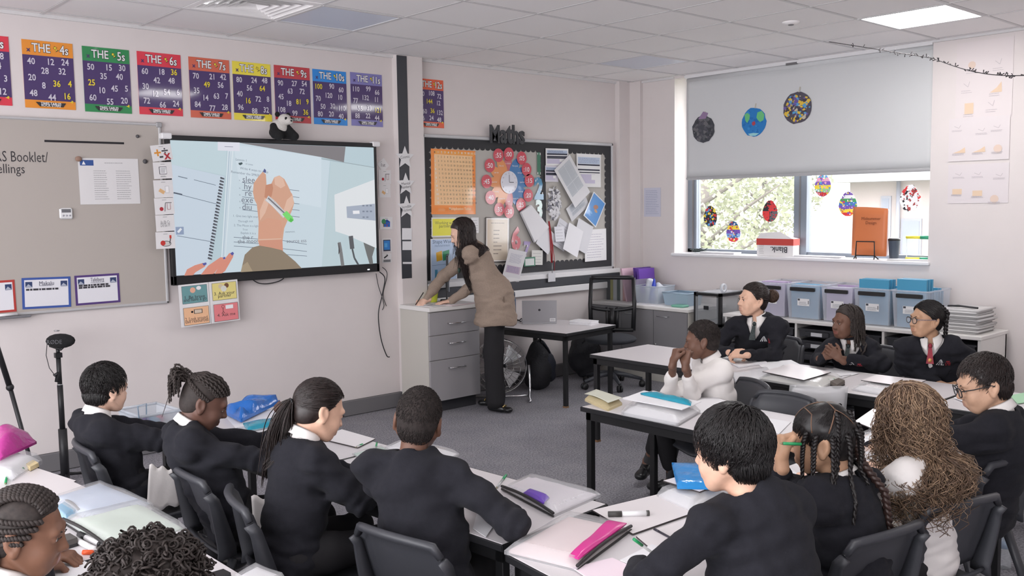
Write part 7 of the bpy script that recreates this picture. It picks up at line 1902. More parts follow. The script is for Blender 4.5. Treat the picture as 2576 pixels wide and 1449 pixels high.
emblem(p); M_tied = mat('tie_dark', L(40, 50, 50), rough=.6, noise=.8, nscale=120); tie(p, M_tied)

h = (5.78, 2.98); y = 194
p = person('p10', 'child with short dark locs turned to the screen, fingers together', onz(2135, 764, 1.045), 156, 0, 0, h, y, sk('deep2'),
           dict(w=onz(2112, 902, .72), f=unit(D2(120) + up3*.9), n=D2(230), pose='relaxed', e=loc(h, y, .28, .20, .67)), dict(w=onz(2070, 898, .72), f=unit(D2(265) + up3*.5), n=D2(160), pose='relaxed', e=loc(h, y, .28, -.20, .67)), s=.93, vneck=True)
hr = hairof(p, 11); par = [hr.cap(.010, noise=wob(80, .002, 4))]; rs = np.random.RandomState(6); r_, nn = hr.roots(100, .012)
for k in range(len(r_)):
    q = hr.surf(r_[k][None], .012)[0]; pth = [q]; g = p['R'].T @ arr([0, 0, -1.0]); side_ = arr([np.sign(q[0]) if abs(q[0]) > .01 else rs.choice([-1, 1]), -.35, 0])
    cur = q.copy(); nst = 9; ln = (.13 + .05*rs.rand())/nst
    for j in range(nst):
        m = (cur - CRA_C)/(CRA_R+.012)**2; m /= np.linalg.norm(m); d = g + side_*.6*max(0, 1-j/4); 
        if (m @ g) < 0: d = d - m*(m @ d)
        else: d = g + m*.12
        cur = cur + unit(d)*ln*1.05
        if (m @ g) < 0: cur = hr.surf(cur[None], .013)[0]
        pth.append(cur + rs.randn(3)*.002)
    pth = np.array(pth)
    if pth[-1][1] > .035: continue
    par.append(strands(hr.push(hr.w(pth))[None], np.linspace(.0068, .0052, len(pth)), 6)); par.append(plait(hr.push(hr.w(pth)), .0062, .0045, 9))
add_hair(p, 'locs', par, H_coil); emblem(p); tie(p, M_tied)

h = (5.80, 2.42); y = 204
p = person('p11', 'girl in round glasses and a red tie with dark plaits', onz(2338, 752, 1.105), 147, 2, 0, h, y, sk('olive'),
           dict(w=loc(h, y, .26, .05, .60), f=D2(150), n=up3, pose='relaxed', e=loc(h, y, .10, .25, .66)), dict(w=loc(h, y, .26, -.05, .60), f=D2(250), n=up3, pose='relaxed', e=loc(h, y, .12, -.25, .66)), s=.96, vneck=True, hw=1.04)
hr = hairof(p, 12); par = [hr.cap(.006), hr.combed(900, (-.060, -.085, -.03), .008, keep=lambda q: q[:, 0] < .004), hr.combed(900, (.060, -.085, -.03), .008, keep=lambda q: q[:, 0] > -.004)]
for sx in (-1, 1):
    a = hr.w(arr([sx*.060, -.090, -.02])); pt = [hr.w(arr([sx*.05, -.06, .085])), hr.w(arr([sx*.055, -.100, .05])), a, a - up3*.06 - p['tf']*.02, a - up3*.13 - p['tf']*.05 + p['tr']*sx*.01, a - up3*.19 - p['tf']*.09 + p['tr']*sx*.02]
    par.append(plait(np.array(pt), .0135, .009, 9)); e = pt[-1]; rs = np.random.RandomState(2)
    par.append(strands(np.array([[e + rs.randn(3)*.003, e - up3*.03 - p['tf']*.02 + rs.randn(3)*.004, e - up3*.065 - p['tf']*.04 + rs.randn(3)*.008] for _ in range(60)]), arr([.0018, .0016, .0006])))
add_hair(p, 'hair', par, H_black); emblem(p); t_ = tie(p, mat('tie_red', L(140, 36, 52), rough=.6))
MB().ball(p['N'] + p['tf']*.105*p['s'] - up3*.115*p['s'] - p['base'], (.012, .006, .014), 12, R=np.stack([p['tr'], p['tf'], up3], 1)).build('tie_badge', [mat('badge_brass', L(196, 140, 90), rough=.35, metal=.5)], t_)
glasses(p, M_black, mat('temple_mottled', L(120, 108, 120), rough=.4, noise=.7, nscale=200), True)

# front row on the right
h = (3.83, 1.43); y = 94
p = person('p12', 'boy in black glasses and navy jumper bent over his table', onz(2480, 884, 1.10), 128, -16, 0, h, y, sk('tan'), hand_on_table(h, y, .42, .14, -30), hand_on_table(h, y, .44, -.12, 30), lid=.0045, s=.98)
hr = hairof(p, 13); add_hair(p, 'hair', [hr.cap(.009, noise=wob(60, .0015, 4)), hr.short(2800, .024, .013, lift=.55, jit=.4), hr.nape(900, .016, .009)], H_dark); glasses(p, M_black)

h = (2.13, 1.32); y = 80
lw = onz(1603, 1428, .675)
p = person('p13', 'boy with thick straight black hair writing with his left hand', onz(1848, 1012, 1.15), 101, -8, 0, h, y, sk('fair2'), dict(w=lw, f=unit(onz(1650, 1392, .665) - lw), n=unit(up3*.9 - D2(20)*.5), pose='grip', pole=D2(160) - up3*.6), hand_on_table(h, y, .40, -.16, 40), ch=0.45, lid=.0045, s=1.0, hw=1.16, thick=.020)
hr = hairof(p, 14); add_hair(p, 'hair', [hr.cap(.014, dy=-.004, noise=wob(40, .003, 4)), hr.short(3600, .062, .024, whorl=(.012, -.045, .112), lift=.55, jit=.30, K=6, dy=-.006), hr.nape(1200, .03, .015)], H_black)

h = (2.71, 1.41); y = 88
fw_ = onz(1966, 1152, .90); fe = onz(1950, 1232, .735)
p = person('p14', 'child with many long black braids, fist raised to the cheek', onz(2075, 1006, 1.07), 114, -8, 6, h, y, sk('olive'), dict(w=fw_, f=unit(up3*.95 + D2(60)*.25), n=D2(150), pose='fist', e=fe), hand_on_table(h, y, .36, -.12, 30), ch=0.6, lid=.0045, s=.97, bare=.34)
hr = hairof(p, 15); par = [hr.cap(.008, noise=wob(50, .0015, 5)), hr.short(3200, .05, .010, lift=.12, jit=.15)]
RT = [(-.072, .035, .045), (-.072, .005, .035), (-.070, -.04, .03), (-.055, -.08, .03), (-.02, -.10, .035), (.02, -.10, .035), (.055, -.08, .03), (.070, -.04, .035), (.072, .0, .04), (.070, .03, .05), (-.045, -.06, .095), (.045, -.06, .095), (.0, -.085, .08)]
for k, r0 in enumerate(RT):
    a = hr.w(hr.surf(arr(r0)[None], .012)[0]); o = unit(a - hr.w(CRA_C)); o[2] = 0
    ln = .17 + .03*(k % 4); pt = [a, a + o*.014 - up3*.03, a + o*.018 - up3*ln*.5, a + o*.014 - up3*ln]
    par.append(plait(hr.push(np.array([pt[0], pt[1], (pt[1]+pt[2])/2, pt[2], (pt[2]+pt[3])/2, pt[3]])), .0095, .006, 10))
a = hr.w(arr([.01, -.098, -.01])); bk_ = p['P'] + p['ax']*.12
lp = [a, a - up3*.07 - p['tf']*.03, a - up3*.16 - p['tf']*.07 + p['tr']*.03, a - up3*.27 - p['tf']*.08 + p['tr']*.055, a - up3*.36 - p['tf']*.07 + p['tr']*.07]
hp = add_hair(p, 'hair', par, H_black); add_hair(p, 'long_braid', [plait(hr.push(np.array(lp)), .0145, .010, 15)], hair_mat('braid_reddish', L(58, 42, 38)), hp)
# looped braid standing away from the ear
a = hr.w(arr([.076, -.03, .03])); add_hair(p, 'looped_braid', [plait(np.array([a, a + p['tr']*.03 - up3*.05, a + p['tr']*.075 - up3*.11, a + p['tr']*.085 - up3*.15, a + p['tr']*.03 - up3*.155]), .0075, .006, 12)], H_black, hp)
b = MB()                                              # partings
for pts in ([(.0, .085, .085), (.0, .03, .118), (-.002, -.03, .116)], [(-.002, -.03, .116), (-.03, -.055, .10), (-.065, -.03, .04)], [(-.002, -.03, .116), (.03, -.06, .098), (.05, -.09, .04)], [(-.01, .04, .114), (-.045, .01, .092), (-.070, .015, .045)], [(.02, .0, .116), (.05, -.01, .09)], [(-.03, -.055, .10), (-.02, -.095, .05)]):
    q = [hr.surf(((arr(pts[i])*(1-u) + arr(pts[i+1])*u))[None], .0096)[0] for i in range(len(pts)-1) for u in np.linspace(0, 1, 6)]; b.tube([hr.w(x) - p['base'] for x in q], .0026, 5, flat=.5)
b.build('partings', [mat('parting_skin', L(112, 84, 66), rough=.6)], hp)

h = (3.185, 1.39); y = 82
p = person('p15', 'child with very long wavy brown hair in a white short-sleeved shirt', onz(2292, 962, 1.08), 84, -10, 4, h, y, sk('fair'), dict(w=loc(h, y, .36, .14, TZh), f=D2(y-10), n=up3, pose='relaxed', e=loc(h, y, .10, .20, .665)), hand_on_table(h, y, .40, -.12, 25), s=.97, hw=.93, top='shirt', sleeve=.72, thick=.016, collar=False)
hr = hairof(p, 16); hr.tor = hr.tor[:4] + (hr.tor[4]*1.12, hr.tor[5]*1.08); back = lambda q: (q[:, 1] < .075) & ((q[:, 0] > -.045) | (q[:, 1] < -.02) | (q[:, 2] > .09))
A1 = hr.falling(1400, .285, .016, K=20, wave=.020, freq=15, keep=back, spread=.05, r=(.0022, .0011), part=lambda q: np.stack([np.sign(q[:, 0]+.03)*.7, -.9+0*q[:, 0], 0*q[:, 0]], 1), minlen=.5)
A2 = hr.falling(750, .295, .020, K=20, wave=.026, freq=17, keep=back, spread=.065, r=(.0020, .0010), part=lambda q: np.stack([np.sign(q[:, 0]+.03)*.7, -.9+0*q[:, 0], 0*q[:, 0]], 1), minlen=.5)
A3 = hr.falling(90, .32, .022, K=30, wave=.034, freq=24, keep=back, spread=.06, r=(.0024, .0014), minlen=.9)
Vn = [hr.cap(.013, noise=wob(40, .002, 3)), A1, A2, A3]; mi = np.concatenate([np.zeros(len(Vn[0][1])), np.zeros(len(A1[1])), np.ones(len(A2[1])), np.zeros(len(A3[1]))])
put_np('long_hair', [p['off'](q) for q in Vn], p['t'], [H_brown, H_light], mi)

# the person at the frame edge
h = (5.62, 1.42); y = 190
E_ = onz(2568, 905, 1.02)
p = person('p16', 'child mostly out of frame at the edge, one dark sleeve showing', (5.60, 1.50, 1.14), 150, 0, 0, h, y, sk('tan'), hand_on_table(h, y, .36, .12, -20), hand_on_table(h, y, .38, -.14, 20), s=.96)
hr = hairof(p, 17); add_hair(p, 'hair', [hr.cap(.010), hr.short(1200, .03, .013, lift=.5)], H_dark)

# the teacher, leaning over the cabinet
M_jack = mat('jacket_taupe', L(150, 133, 120), rough=.9, noise=.10, nscale=140, bump=.15, bscale=500, spec=.15)
lw, rw = arr([4.735, 6.04, .915]), arr([4.545, 6.14, .925])
p = person('p7', 'teacher in a taupe blazer with long dark hair, leaning over the cabinet to write', ony(1163, 546, 5.86), 150, -22, 0, (4.95, 5.72), 132, sk('fair'),
           dict(w=lw, f=unit(D2(150) - up3*.12), n=up3, pose='flat', e=arr([4.845, 5.86, 1.06]), fat=1.10), dict(w=rw, f=unit(D2(165) - up3*.25), n=unit(up3 + D2(250)*.5), pose='grip', e=arr([4.73, 6.13, 1.12]), fat=1.10), s=1.0, top='jacket', topmat=M_jack, stand=.80, arm=(.28, .245), hw=1.12, lid=.004, collar=False,
           knees=dict(L=(4.915, 5.70, .075), R=(5.05, 5.86, .075), Ly=-70, Ry=120), vneck=True, shoulder=.145)
hr = hairof(p, 18); bkf = lambda q: (q[:, 1] < -.022) | ((q[:, 2] > .085) & (q[:, 1] < .03))
prt = lambda q: np.stack([np.sign(q[:, 0] + .012)*1.0, -1.5 + 0*q[:, 0], 0*q[:, 0]], 1)
A1 = hr.falling(1700, .46, .012, K=20, wave=.012, freq=7, keep=bkf, spread=.02, r=(.0024, .0012), part=prt, minlen=.6)
add_hair(p, 'long_hair', [hr.cap(.009, noise=wob(40, .0015, 3)), A1], hair_mat('teacher', L(48, 38, 36)))
s_ = p['s']; b = MB()                                  # lapel, pocket flap, lapel microphone
c = p['P'] - p['tr']*.150 - p['base']; f_ = p['tf']
b.add([c + f_*.09 + up3*.10, c - f_*.09 + up3*.085, c - f_*.095 + up3*.035, c + f_*.09 + up3*.05], [[0, 1, 2, 3], [3, 2, 1, 0]])
b.build('pocket_flap', [M_jack], p['t'])
m_ = p['SC'] + p['tf']*.115 - up3*.16 - p['tr']*.02
tag(MB().ball(m_ - arr([0, 0, 0]), (.014, .012, .022), 10).build('lapel_microphone', [mat('mic_green', L(40, 62, 52), rough=.6)]), 'small dark lapel microphone clipped on the teacher’s blazer', 'microphone')
# ------------------------------------------------------------------ things on the tables
M_film = mat('folder_film', L(226, 226, 228), rough=.16, alpha=.34, spec=.6, bump=.12, bscale=22)
M_paperw = mat('paper_white', L(232, 231, 234), rough=.7)
M_mini = mat('mini_whiteboard', L(232, 226, 227), rough=.28)
M_zip = mat('zip_black', L(40, 38, 38), rough=.6)
LAY = [0]
def layer(z): LAY[0] += 1; return z + .0003*(LAY[0] % 14)
def qz(q, z): return [onz(a, b_, z) for a, b_ in q]
def bil(P): return lambda u, v: P[0]*(1-u)*(1-v) + P[1]*u*(1-v) + P[2]*u*v + P[3]*(1-u)*v
def slab(P, z0, h, bulge=.0, nu=14, nv=10, wav=.0, seed=0, inset=0.0):
    """soft flat packet over quad P (world points): top bulges, sides rounded"""
    f = bil(P); w = wob(22, wav, seed) if wav else None; b = MB()
    c = sum(P)/4
    def top(u, v):
        q = f(u, v); q = q + (c - q)*inset; e = min(u, 1-u, v, 1-v); r = min(1, e/.06)
        z = z0 + h*(.35 + .65*math.sqrt(max(0, 1-(1-r)**2))) + bulge*math.sin(math.pi*u)*math.sin(math.pi*v)
        if w is not None: z += float(w(arr([[q[0], q[1], 0]]))[0])*r
        return (q[0], q[1], max(z, z0+.002))
    b.grid(top, nu, nv, thick=0); n0 = len(b.v)
    b.grid(lambda u, v: (*(f(u, v) + (c - f(u, v))*inset)[:2], z0), 1, 1)
    rim = [(i/nu, 0) for i in range(nu)] + [(1, j/nv) for j in range(nv)] + [(1-i/nu, 1) for i in range(nu)] + [(0, 1-j/nv) for j in range(nv)]
    vs = []
    for u, v in rim: t = top(u, v); vs += [t, (t[0], t[1], z0)]
    k = len(rim); b.add(vs, [[2*i, 2*((i+1) % k), 2*((i+1) % k)+1, 2*i+1] for i in range(k)], 0, True)
    return b
def zfolder(q, label, h=.022, z=TZ, tint=None, zipside=None, pouch=None, pouch_uv=None, group=None, papers=True, lab=None):
    P = qz(q, z + h*.6); t = thing('zip_folder', label, 'folder', (0, 0, 0), 0, group)
    if papers: slab(P, z+.001, h*.80, 0, 8, 6, .0015, 3, .07).build('papers_inside', [mat('inside_'+(lab or 'white'), tint, rough=.7, noise=.05, nscale=7) if tint else M_paperw], t)
    slab(P, z, h, .005, 16, 12, .002, 5).build('film', [M_film], t)
    f = bil(P)
    if zipside is not None:
        a, e = [(0, 1), (1, 2), (2, 3), (3, 0)][zipside]
        pts = [P[a] + (P[e]-P[a])*k/12 for k in range(13)]
        MB().tube([(p[0], p[1], z + h*.55 + .010*math.sin(math.pi*k/12)) for k, p in enumerate(pts)], .0055, 6).tube([(p[0], p[1], z + .006) for p in pts], .004, 6).build('zip', [M_zip], t)
    if pouch: # coloured pencil pouch showing through, given as uv corners
        S = [f(u, v) for u, v in pouch_uv]; slab(S, z+h*.86, .012, .004, 10, 8, .002, 9).build('pouch', [mat('pouch_'+pouch[0], pouch[1], rough=.25, alpha=.9)], t)
    return t
def pouch(q, label, colr, nm, z, h=.03, wav=.006, seed=1, bulge=.012):
    P = qz(q, z + h*.5); t = thing('plastic_pouch', label, 'pouch', (0, 0, 0))
    slab(P, z, h, bulge, 18, 14, wav, seed).build('plastic_film', [mat('pouch_'+nm, colr, rough=.16, spec=.7, bump=.25, bscale=26, alpha=.93)], t)
    p0, p1 = P[0], P[1]; MB().tube([(p0[0], p0[1], z+h*.5), (p1[0], p1[1], z+h*.5)], .004, 6).build('zip', [mat('zip_'+nm, tuple(c*.6 for c in colr), rough=.5)], t)
    return t
def sheet(q, label, z=TZ+.001, th=.002, m=None, nm='paper_sheet', cat='paper', group=None, lines=None):
    z = layer(z); P = qz(q, z); b = MB(); b.add([(*p[:2], z) for p in P] + [(*p[:2], z+th) for p in P], [[0, 1, 2, 3], [7, 6, 5, 4], [0, 4, 5, 1], [1, 5, 6, 2], [2, 6, 7, 3], [3, 7, 4, 0]])
    o = tag(b.build(nm, [m or M_paperw]), label, cat, group); return o
def board(q, label, z=TZ+.001, th=.004):
    t = thing('mini_whiteboard', label, 'mini whiteboard', (0, 0, 0)); z = layer(z); P = qz(q, z)
    b = MB(); c = sum(P)/4
    b.add([(*p[:2], z) for p in P] + [(*p[:2], z+th) for p in P], [[0, 1, 2, 3], [7, 6, 5, 4], [0, 4, 5, 1], [1, 5, 6, 2], [2, 6, 7, 3], [3, 7, 4, 0]]); b.build('backing', [mat('board_edge', L(66, 60, 60), rough=.6)], t)
    b = MB(); Q = [p + (c-p)*.004 for p in P]; b.add([(*p[:2], z+th+.0006) for p in Q], [[0, 3, 2, 1]]); b.build('writing_face', [M_mini], t); return t
def pen(a, c, label, r=.005, cols=('clear', 'green'), z=TZ, cap=.25, up=0.0, cat='pen', group=None):
    A, B = onz(*a, z + r), onz(*c, z + r + up) if not up else onz(*c, z + r + up)
    d = B - A; t = thing('marker_pen' if r > .006 else 'ballpoint_pen', label, cat, (0, 0, 0), 0, group)
    pm = {'clear': mat('pen_clear', L(206, 210, 210), rough=.15, alpha=.7), 'green': mat('pen_green', L(40, 150, 92), rough=.35), 'white': M_white, 'black': M_black, 'dgrey': mat('cap_dark', L(70, 68, 66), rough=.5), 'pencil': mat('pencil_dark', L(52, 48, 58), rough=.5)}
    MB().tube([A + d*cap, B], r, 10).build('barrel', [pm[cols[0]]], t); MB().tube([A, A + d*cap*1.04], r*1.1, 10).build('cap', [pm[cols[1]]], t)
    if r > .006: MB().tube([B - d*.06, B + d*.012], r*1.06, 10).build('end_plug', [pm[cols[1]]], t)
    else: MB().tube([B, B + unit(d)*.012], [r*.8, .001], 8).build('tip', [mat('pen_tip', L(150, 140, 110), rough=.4)], t)
    return t
def rubber(q, label, h, top, bot, z=TZ):
    P = qz(q, z + h); t = thing('board_rubber', label, 'board rubber', (0, 0, 0)); c = sum(P)/4
    for nm, z0, z1, m in (('felt_pad', z, z + h*.4, bot), ('grip', z + h*.4, z + h, top)):
        b = MB(); Q = [p + (c-p)*.0 for p in P]; b.add([(*p[:2], z0) for p in Q] + [(*(p + (c-p)*.06)[:2], z1) for p in Q], [[0, 1, 2, 3], [7, 6, 5, 4], [0, 4, 5, 1], [1, 5, 6, 2], [2, 6, 7, 3], [3, 7, 4, 0]]); b.build(nm, [m], t)
    return t
# -- table by the screen wall
c = onz(376, 1068, TZ)
t = tub('clear_tub', 'clear plastic tub of coloured pieces on the table near the screen wall', c[0], c[1], TZ, .26, .20, .075, M_tub, rz=math.radians(4))
rnd = random.Random(7)
for k, (cn, col_) in enumerate((('red', L(216, 70, 90)), ('purple', L(140, 100, 190)), ('pale blue', L(150, 190, 220)), ('pink', L(226, 110, 130)))):
    o = MB().box((c[0]-.07+.035*k, c[1]-.05+.02*(k % 2), TZ+.006), (c[0]-.035+.035*k, c[1]+.03, TZ+.035), bev=.006, rz=rnd.uniform(-.5, .5)).build('plastic_piece', [mat('piece_'+cn.replace(' ', '_'), col_, rough=.4)]); tag(o, f'{cn} plastic piece inside the clear tub by the screen wall', 'plastic piece')
P = onz(366, 1040, TZ+.09); tag(MB().tube([P+arr([-.03, 0, -.06]), P+arr([-.035, 0, .04]), P+arr([.01, .01, .045]), P+arr([.005, .01, -.06])], .003, 5).build('plastic_clip', [mat('clip_blue', L(150, 180, 206), rough=.2, alpha=.7)]), 'thin clear plastic clip sticking up out of the tub', 'clip')
pouch([(566, 1030), (640, 1006), (704, 1003), (606, 1050)], 'crumpled bright blue pouch on the table near the screen wall', L(28, 110, 200), 'blue', TZ+.012, .05, .016, 3)
sheet([(560, 1040), (700, 1030), (745, 1062), (600, 1086)], 'white paper under the crumpled blue pouch')
zfolder([(588, 1080), (690, 1064), (714, 1086), (604, 1112)], 'clear zip folder beneath the teal pouch near the screen wall', .03)
pouch([(612, 1066), (690, 1052), (704, 1068), (622, 1082)], 'flat teal pouch on a clear folder near the screen wall', L(36, 150, 176), 'teal', TZ+.031, .014, .004, 5)
board([(650, 1108), (740, 1076), (800, 1098), (716, 1136)], 'mini whiteboard by the hands of the ponytailed girl')
board([(860, 1082), (944, 1106), (900, 1128), (800, 1104)], 'mini whiteboard beyond the ponytailed girl’s face')
zfolder([(962, 1124), (1010, 1102), (1156, 1138), (1110, 1166)], 'clear white folder just past the cropped-haired boy’s shoulder', .024)
zfolder([(886, 1138), (960, 1120), (1010, 1146), (930, 1170)], 'dark-zipped clear folder by the ponytailed girl’s elbow', .016, zipside=2, tint=L(190, 214, 200), lab='mint')
pen((912, 1118), (898, 1124), 'short green-capped pen lying by the ponytailed girl', .005, ('clear', 'green'), cap=.5)
pen((948, 1114), (942, 1146), 'green-ended pen propped upright by the dark-zipped folder', .004, ('clear', 'green'), TZ+.02, .3, -.0)
sheet([(872, 1222), (930, 1212), (960, 1262), (880, 1244)], 'white sheet at the near table edge under the ponytailed girl’s arm')
pen((1273, 1195), (1250, 1226), 'green-topped pen lying beside the purple-tinted folder', .0045, ('clear', 'green'), cap=.35)
zfolder([(1262, 1222), (1326, 1192), (1512, 1238), (1392, 1290)], 'clear zip folder with a purple pouch showing inside', .03, zipside=3, pouch=('purple', L(112, 74, 186)), pouch_uv=[(.03, .42), (.20, .40), (.24, .74), (.03, .80)], tint=L(226, 220, 226), lab='lilac_white')
sheet([(1200, 1290), (1250, 1312), (1222, 1352), (1190, 1330)], 'white paper under the cropped-haired boy’s elbow')
# -- table with the pink pouch
zfolder([(1268, 1378), (1430, 1288), (1588, 1322), (1452, 1422)], 'clear zip folder with a bright pink pouch at its open end', .034, zipside=2, pouch=('pink', L(222, 52, 150)), pouch_uv=[(.06, .84), (.93, .70), (.95, .97), (.05, .98)], tint=L(234, 214, 214), lab='pink_white')
pen((1530, 1294), (1632, 1291), 'whiteboard marker with a dark cap on the big mini whiteboard', .0095, ('white', 'dgrey'), TZ+.006, .32, cat='marker')
board([(1490, 1286), (1656, 1246), (1752, 1290), (1592, 1346)], 'mini whiteboard under the dark-capped marker')
board([(1600, 1352), (1748, 1300), (1820, 1360), (1680, 1420)], 'mini whiteboard beneath the writing boy’s papers')
pen((1646, 1331), (1692, 1356), 'dark pencil lying beside the writing boy’s elbow', .004, ('pencil', 'pencil'), TZ+.006)
sheet([(1560, 1410), (1640, 1370), (1720, 1400), (1640, 1446)], 'worksheet under the writing boy’s hand', TZ+.006)
sheet([(1440, 1430), (1540, 1405), (1640, 1449), (1530, 1490)], 'papers tinted pink beside the pink pouch at the table edge', TZ+.002, .003, mat('paper_pinkish', L(236, 218, 228), rough=.6))
zfolder([(1652, 1236), (1762, 1198), (1840, 1230), (1740, 1276)], 'stack of clear folders beneath the bright blue pouch', .042)
board([(1668, 1212), (1760, 1186), (1830, 1212), (1760, 1240)], 'mini whiteboard on the folder stack under the blue pouch', TZ+.044)
pouch([(1690, 1166), (1796, 1168), (1822, 1226), (1704, 1224)], 'bright sky-blue pouch on the folder stack by the writing boy’s cheek', L(34, 140, 214), 'sky', TZ+.052, .018, .004, 4)
c = onz(1693, 1256, TZ); t = thing('eraser', 'small white eraser in a red paper sleeve on the table', 'eraser', (c[0], c[1], TZ), math.radians(30))
MB().box((-.022, -.010, 0), (.014, .010, .013), bev=.003).build('rubber_block', [M_paperw], t); MB().box((-.004, -.0105, -.0), (.016, .0105, .0135)).build('paper_sleeve', [mat('sleeve_red', L(206, 84, 84), rough=.5)], t)
# -- table in front of the long-haired child
board([(2150, 1062), (2196, 1030), (2290, 1060), (2262, 1108)], 'mini whiteboard leaning by the long-haired child’s fringe', TZ+.05)
zfolder([(2120, 1112), (2200, 1078), (2290, 1112), (2240, 1150)], 'clear folder under the mini whiteboard by the long-haired child', .045)
sheet([(2080, 1160), (2200, 1120), (2270, 1160), (2140, 1210)], 'white papers under the long-haired child’s forearm')
sheet([(1900, 1220), (1990, 1180), (2040, 1216), (1950, 1262)], 'white paper beside the raised fist')
pen((2140, 1180), (2152, 1112), 'grey pen standing by the long-haired child’s hand', .004, ('clear', 'green'), TZ+.01, .25)
o = MB(); c = onz(1950, 1178, TZ+.02); o.box((c[0]-.05, c[1]-.02, TZ), (c[0]+.05, c[1]+.02, TZ+.03), bev=.005, rz=-.5); tag(o.build('pencil_case', [mat('case_grey', L(176, 176, 178), rough=.4)]), 'small grey case beside the raised forearm', 'pencil case')
# -- table of the child in the white shirt
P = qz([(1470, 1000), (1500, 988), (1566, 1010), (1530, 1026)], TZ+.02); f = bil(P)
t = thing('paperback_book', 'yellowed paperback book at the corner of the middle table', 'book', (0, 0, 0))
slab(P, TZ, .036, 0, 10, 8, .001, 2, .02).build('pages', [mat('pages_yellowed', L(206, 190, 150), rough=.8, noise=.1, nscale=120, stretch=(.3, .3, 6))], t)
MB().grid(lambda u, v: (*f(u, v)[:2], TZ+.039+.012*(1-u)*math.sin(v*2.6)), 10, 8, thick=.0016).build('cover', [mat('cover_pale', L(206, 206, 190), rough=.5)], t)
zfolder([(1562, 1030), (1606, 998), (1762, 1026), (1706, 1058)], 'stuffed clear folder beneath papers on the middle table', .05)
sheet([(1566, 1004), (1620, 984), (1764, 1012), (1716, 1032)], 'white sheets spread on the stuffed folder', TZ+.056, .004)
pouch([(1612, 990), (1640, 986), (1740, 1010), (1738, 1018)], 'teal pouch lying on the papers before the white-shirted child', L(30, 140, 172), 'teal', TZ+.061, .012, .003, 8)
sheet([(1690, 1004), (1800, 1000), (1880, 1028), (1760, 1040)], 'worksheet with faint red print under the resting elbows', TZ+.001, .002)
sheet([(1850, 1040), (1990, 1062), (1960, 1092), (1800, 1066)], 'white sheet on the middle table behind the writing boy’s head')
# -- far row
sheet([(1822, 906), (1890, 898), (1930, 914), (1860, 926)], 'white exercise book under the folded hands', TZ+.001, .010)
zfolder([(1838, 936), (1930, 922), (1950, 944), (1852, 966)], 'clear folder between the white-shirted child and the bun girl’s hands', .02)
sheet([(1902, 912), (1990, 906), (2030, 926), (1930, 936)], 'worksheet with a black border near the folded hands', TZ+.001)
zfolder([(1908, 948), (1960, 920), (2122, 946), (2066, 974)], 'clear zip folder under a mini whiteboard in the far row', .034, tint=L(214, 212, 206), lab='greyish')
board([(1918, 936), (1990, 916), (2090, 938), (2022, 958)], 'mini whiteboard lying on the clear zip folder in the far row', TZ+.037)
sheet([(2040, 940), (2100, 926), (2160, 940), (2100, 956)], 'small worksheet with faint red print in the far row')
pen((2062, 960), (2098, 956), 'green marker next to the grey board rubber', .0095, ('white', 'green'), TZ, .62, cat='marker')
rubber([(2088, 958), (2110, 950), (2126, 956), (2106, 968)], 'grey board rubber lying in the far row', .03, mat('rubber_grey', L(98, 90, 84), rough=.8), mat('felt_grey', L(70, 66, 62), rough=.9))
pen((2112, 948), (2140, 944), 'thin dark pencil near the grey board rubber', .0035, ('pencil', 'pencil'))
zfolder([(2142, 974), (2190, 952), (2334, 972), (2290, 998)], 'pile of clear folders before the girl in round glasses', .032)
board([(2166, 958), (2206, 944), (2330, 958), (2290, 976)], 'shiny mini whiteboard on the folder pile before the girl in glasses', TZ+.036)
M_green = mat('paper_green', L(168, 214, 176), rough=.6)
sheet([(2400, 1002), (2460, 988), (2520, 1004), (2452, 1022)], 'papers with green print by the boy in glasses’ face', TZ+.001, .006)
sheet([(2424, 1002), (2470, 994), (2506, 1006), (2456, 1016)], 'pale green leaflet by the boy in glasses’ face', TZ+.008, .002, M_green)
sheet([(2540, 996), (2600, 984), (2640, 1004), (2560, 1016)], 'green sheet at the end of the far row by the frame edge', TZ+.001, .003, M_green)
# folder on the spare chair
p = onz(2050, 1030, .60); t = thing('zip_folder', 'clear zip folder standing on the grey chair behind the middle table', 'folder', (0, 0, 0))
A, B = onz(1978, 1034, .56), onz(2126, 1040, .56)
b = MB(); b.grid(lambda u, v: (*(A + (B-A)*u + arr([.03, 0, 0])*v)[:2], .50 + .20*v + .004*math.sin(u*9)), 8, 5, thick=.012); b.build('film', [M_film], t)
b = MB(); b.grid(lambda u, v: (*(A + (B-A)*(.05+.9*u) + arr([.03, 0, 0])*v + arr([.004, 0, 0]))[:2], .505 + .18*v), 4, 3, thick=.005); b.build('papers_inside', [mat('inside_grey', L(206, 204, 206), rough=.7)], t)
# -- table beside the camera
pouch([(-40, 1118), (20, 1076), (92, 1108), (0, 1150)], 'magenta pouch humped up on a clear folder by the tripod', L(192, 50, 148), 'magenta', TZ+.05, .03, .006, 2, .06)
zfolder([(-60, 1176), (10, 1128), (106, 1150), (30, 1200)], 'clear folder beneath the magenta pouch', .048)
rubber([(62, 1166), (84, 1156), (98, 1164), (76, 1175)], 'cream and black board rubber by the magenta pouch', .028, mat('rubber_cream', L(226, 206, 160), rough=.7), M_black)
board([(-60, 1222), (70, 1172), (192, 1212), (90, 1256)], 'mini whiteboard at the corner of the table under the board rubber')
pen((60, 1181), (-40, 1202), 'green-capped whiteboard marker by the cream board rubber', .0095, ('white', 'green'), TZ+.006, .35, cat='marker')
pen((20, 1180), (14, 1216), 'green pen lying by the green-capped marker', .005, ('green', 'green'), TZ+.012)
board([(94, 1232), (180, 1212), (260, 1250), (150, 1275)], 'mini whiteboard beneath the blue-tinted folder')
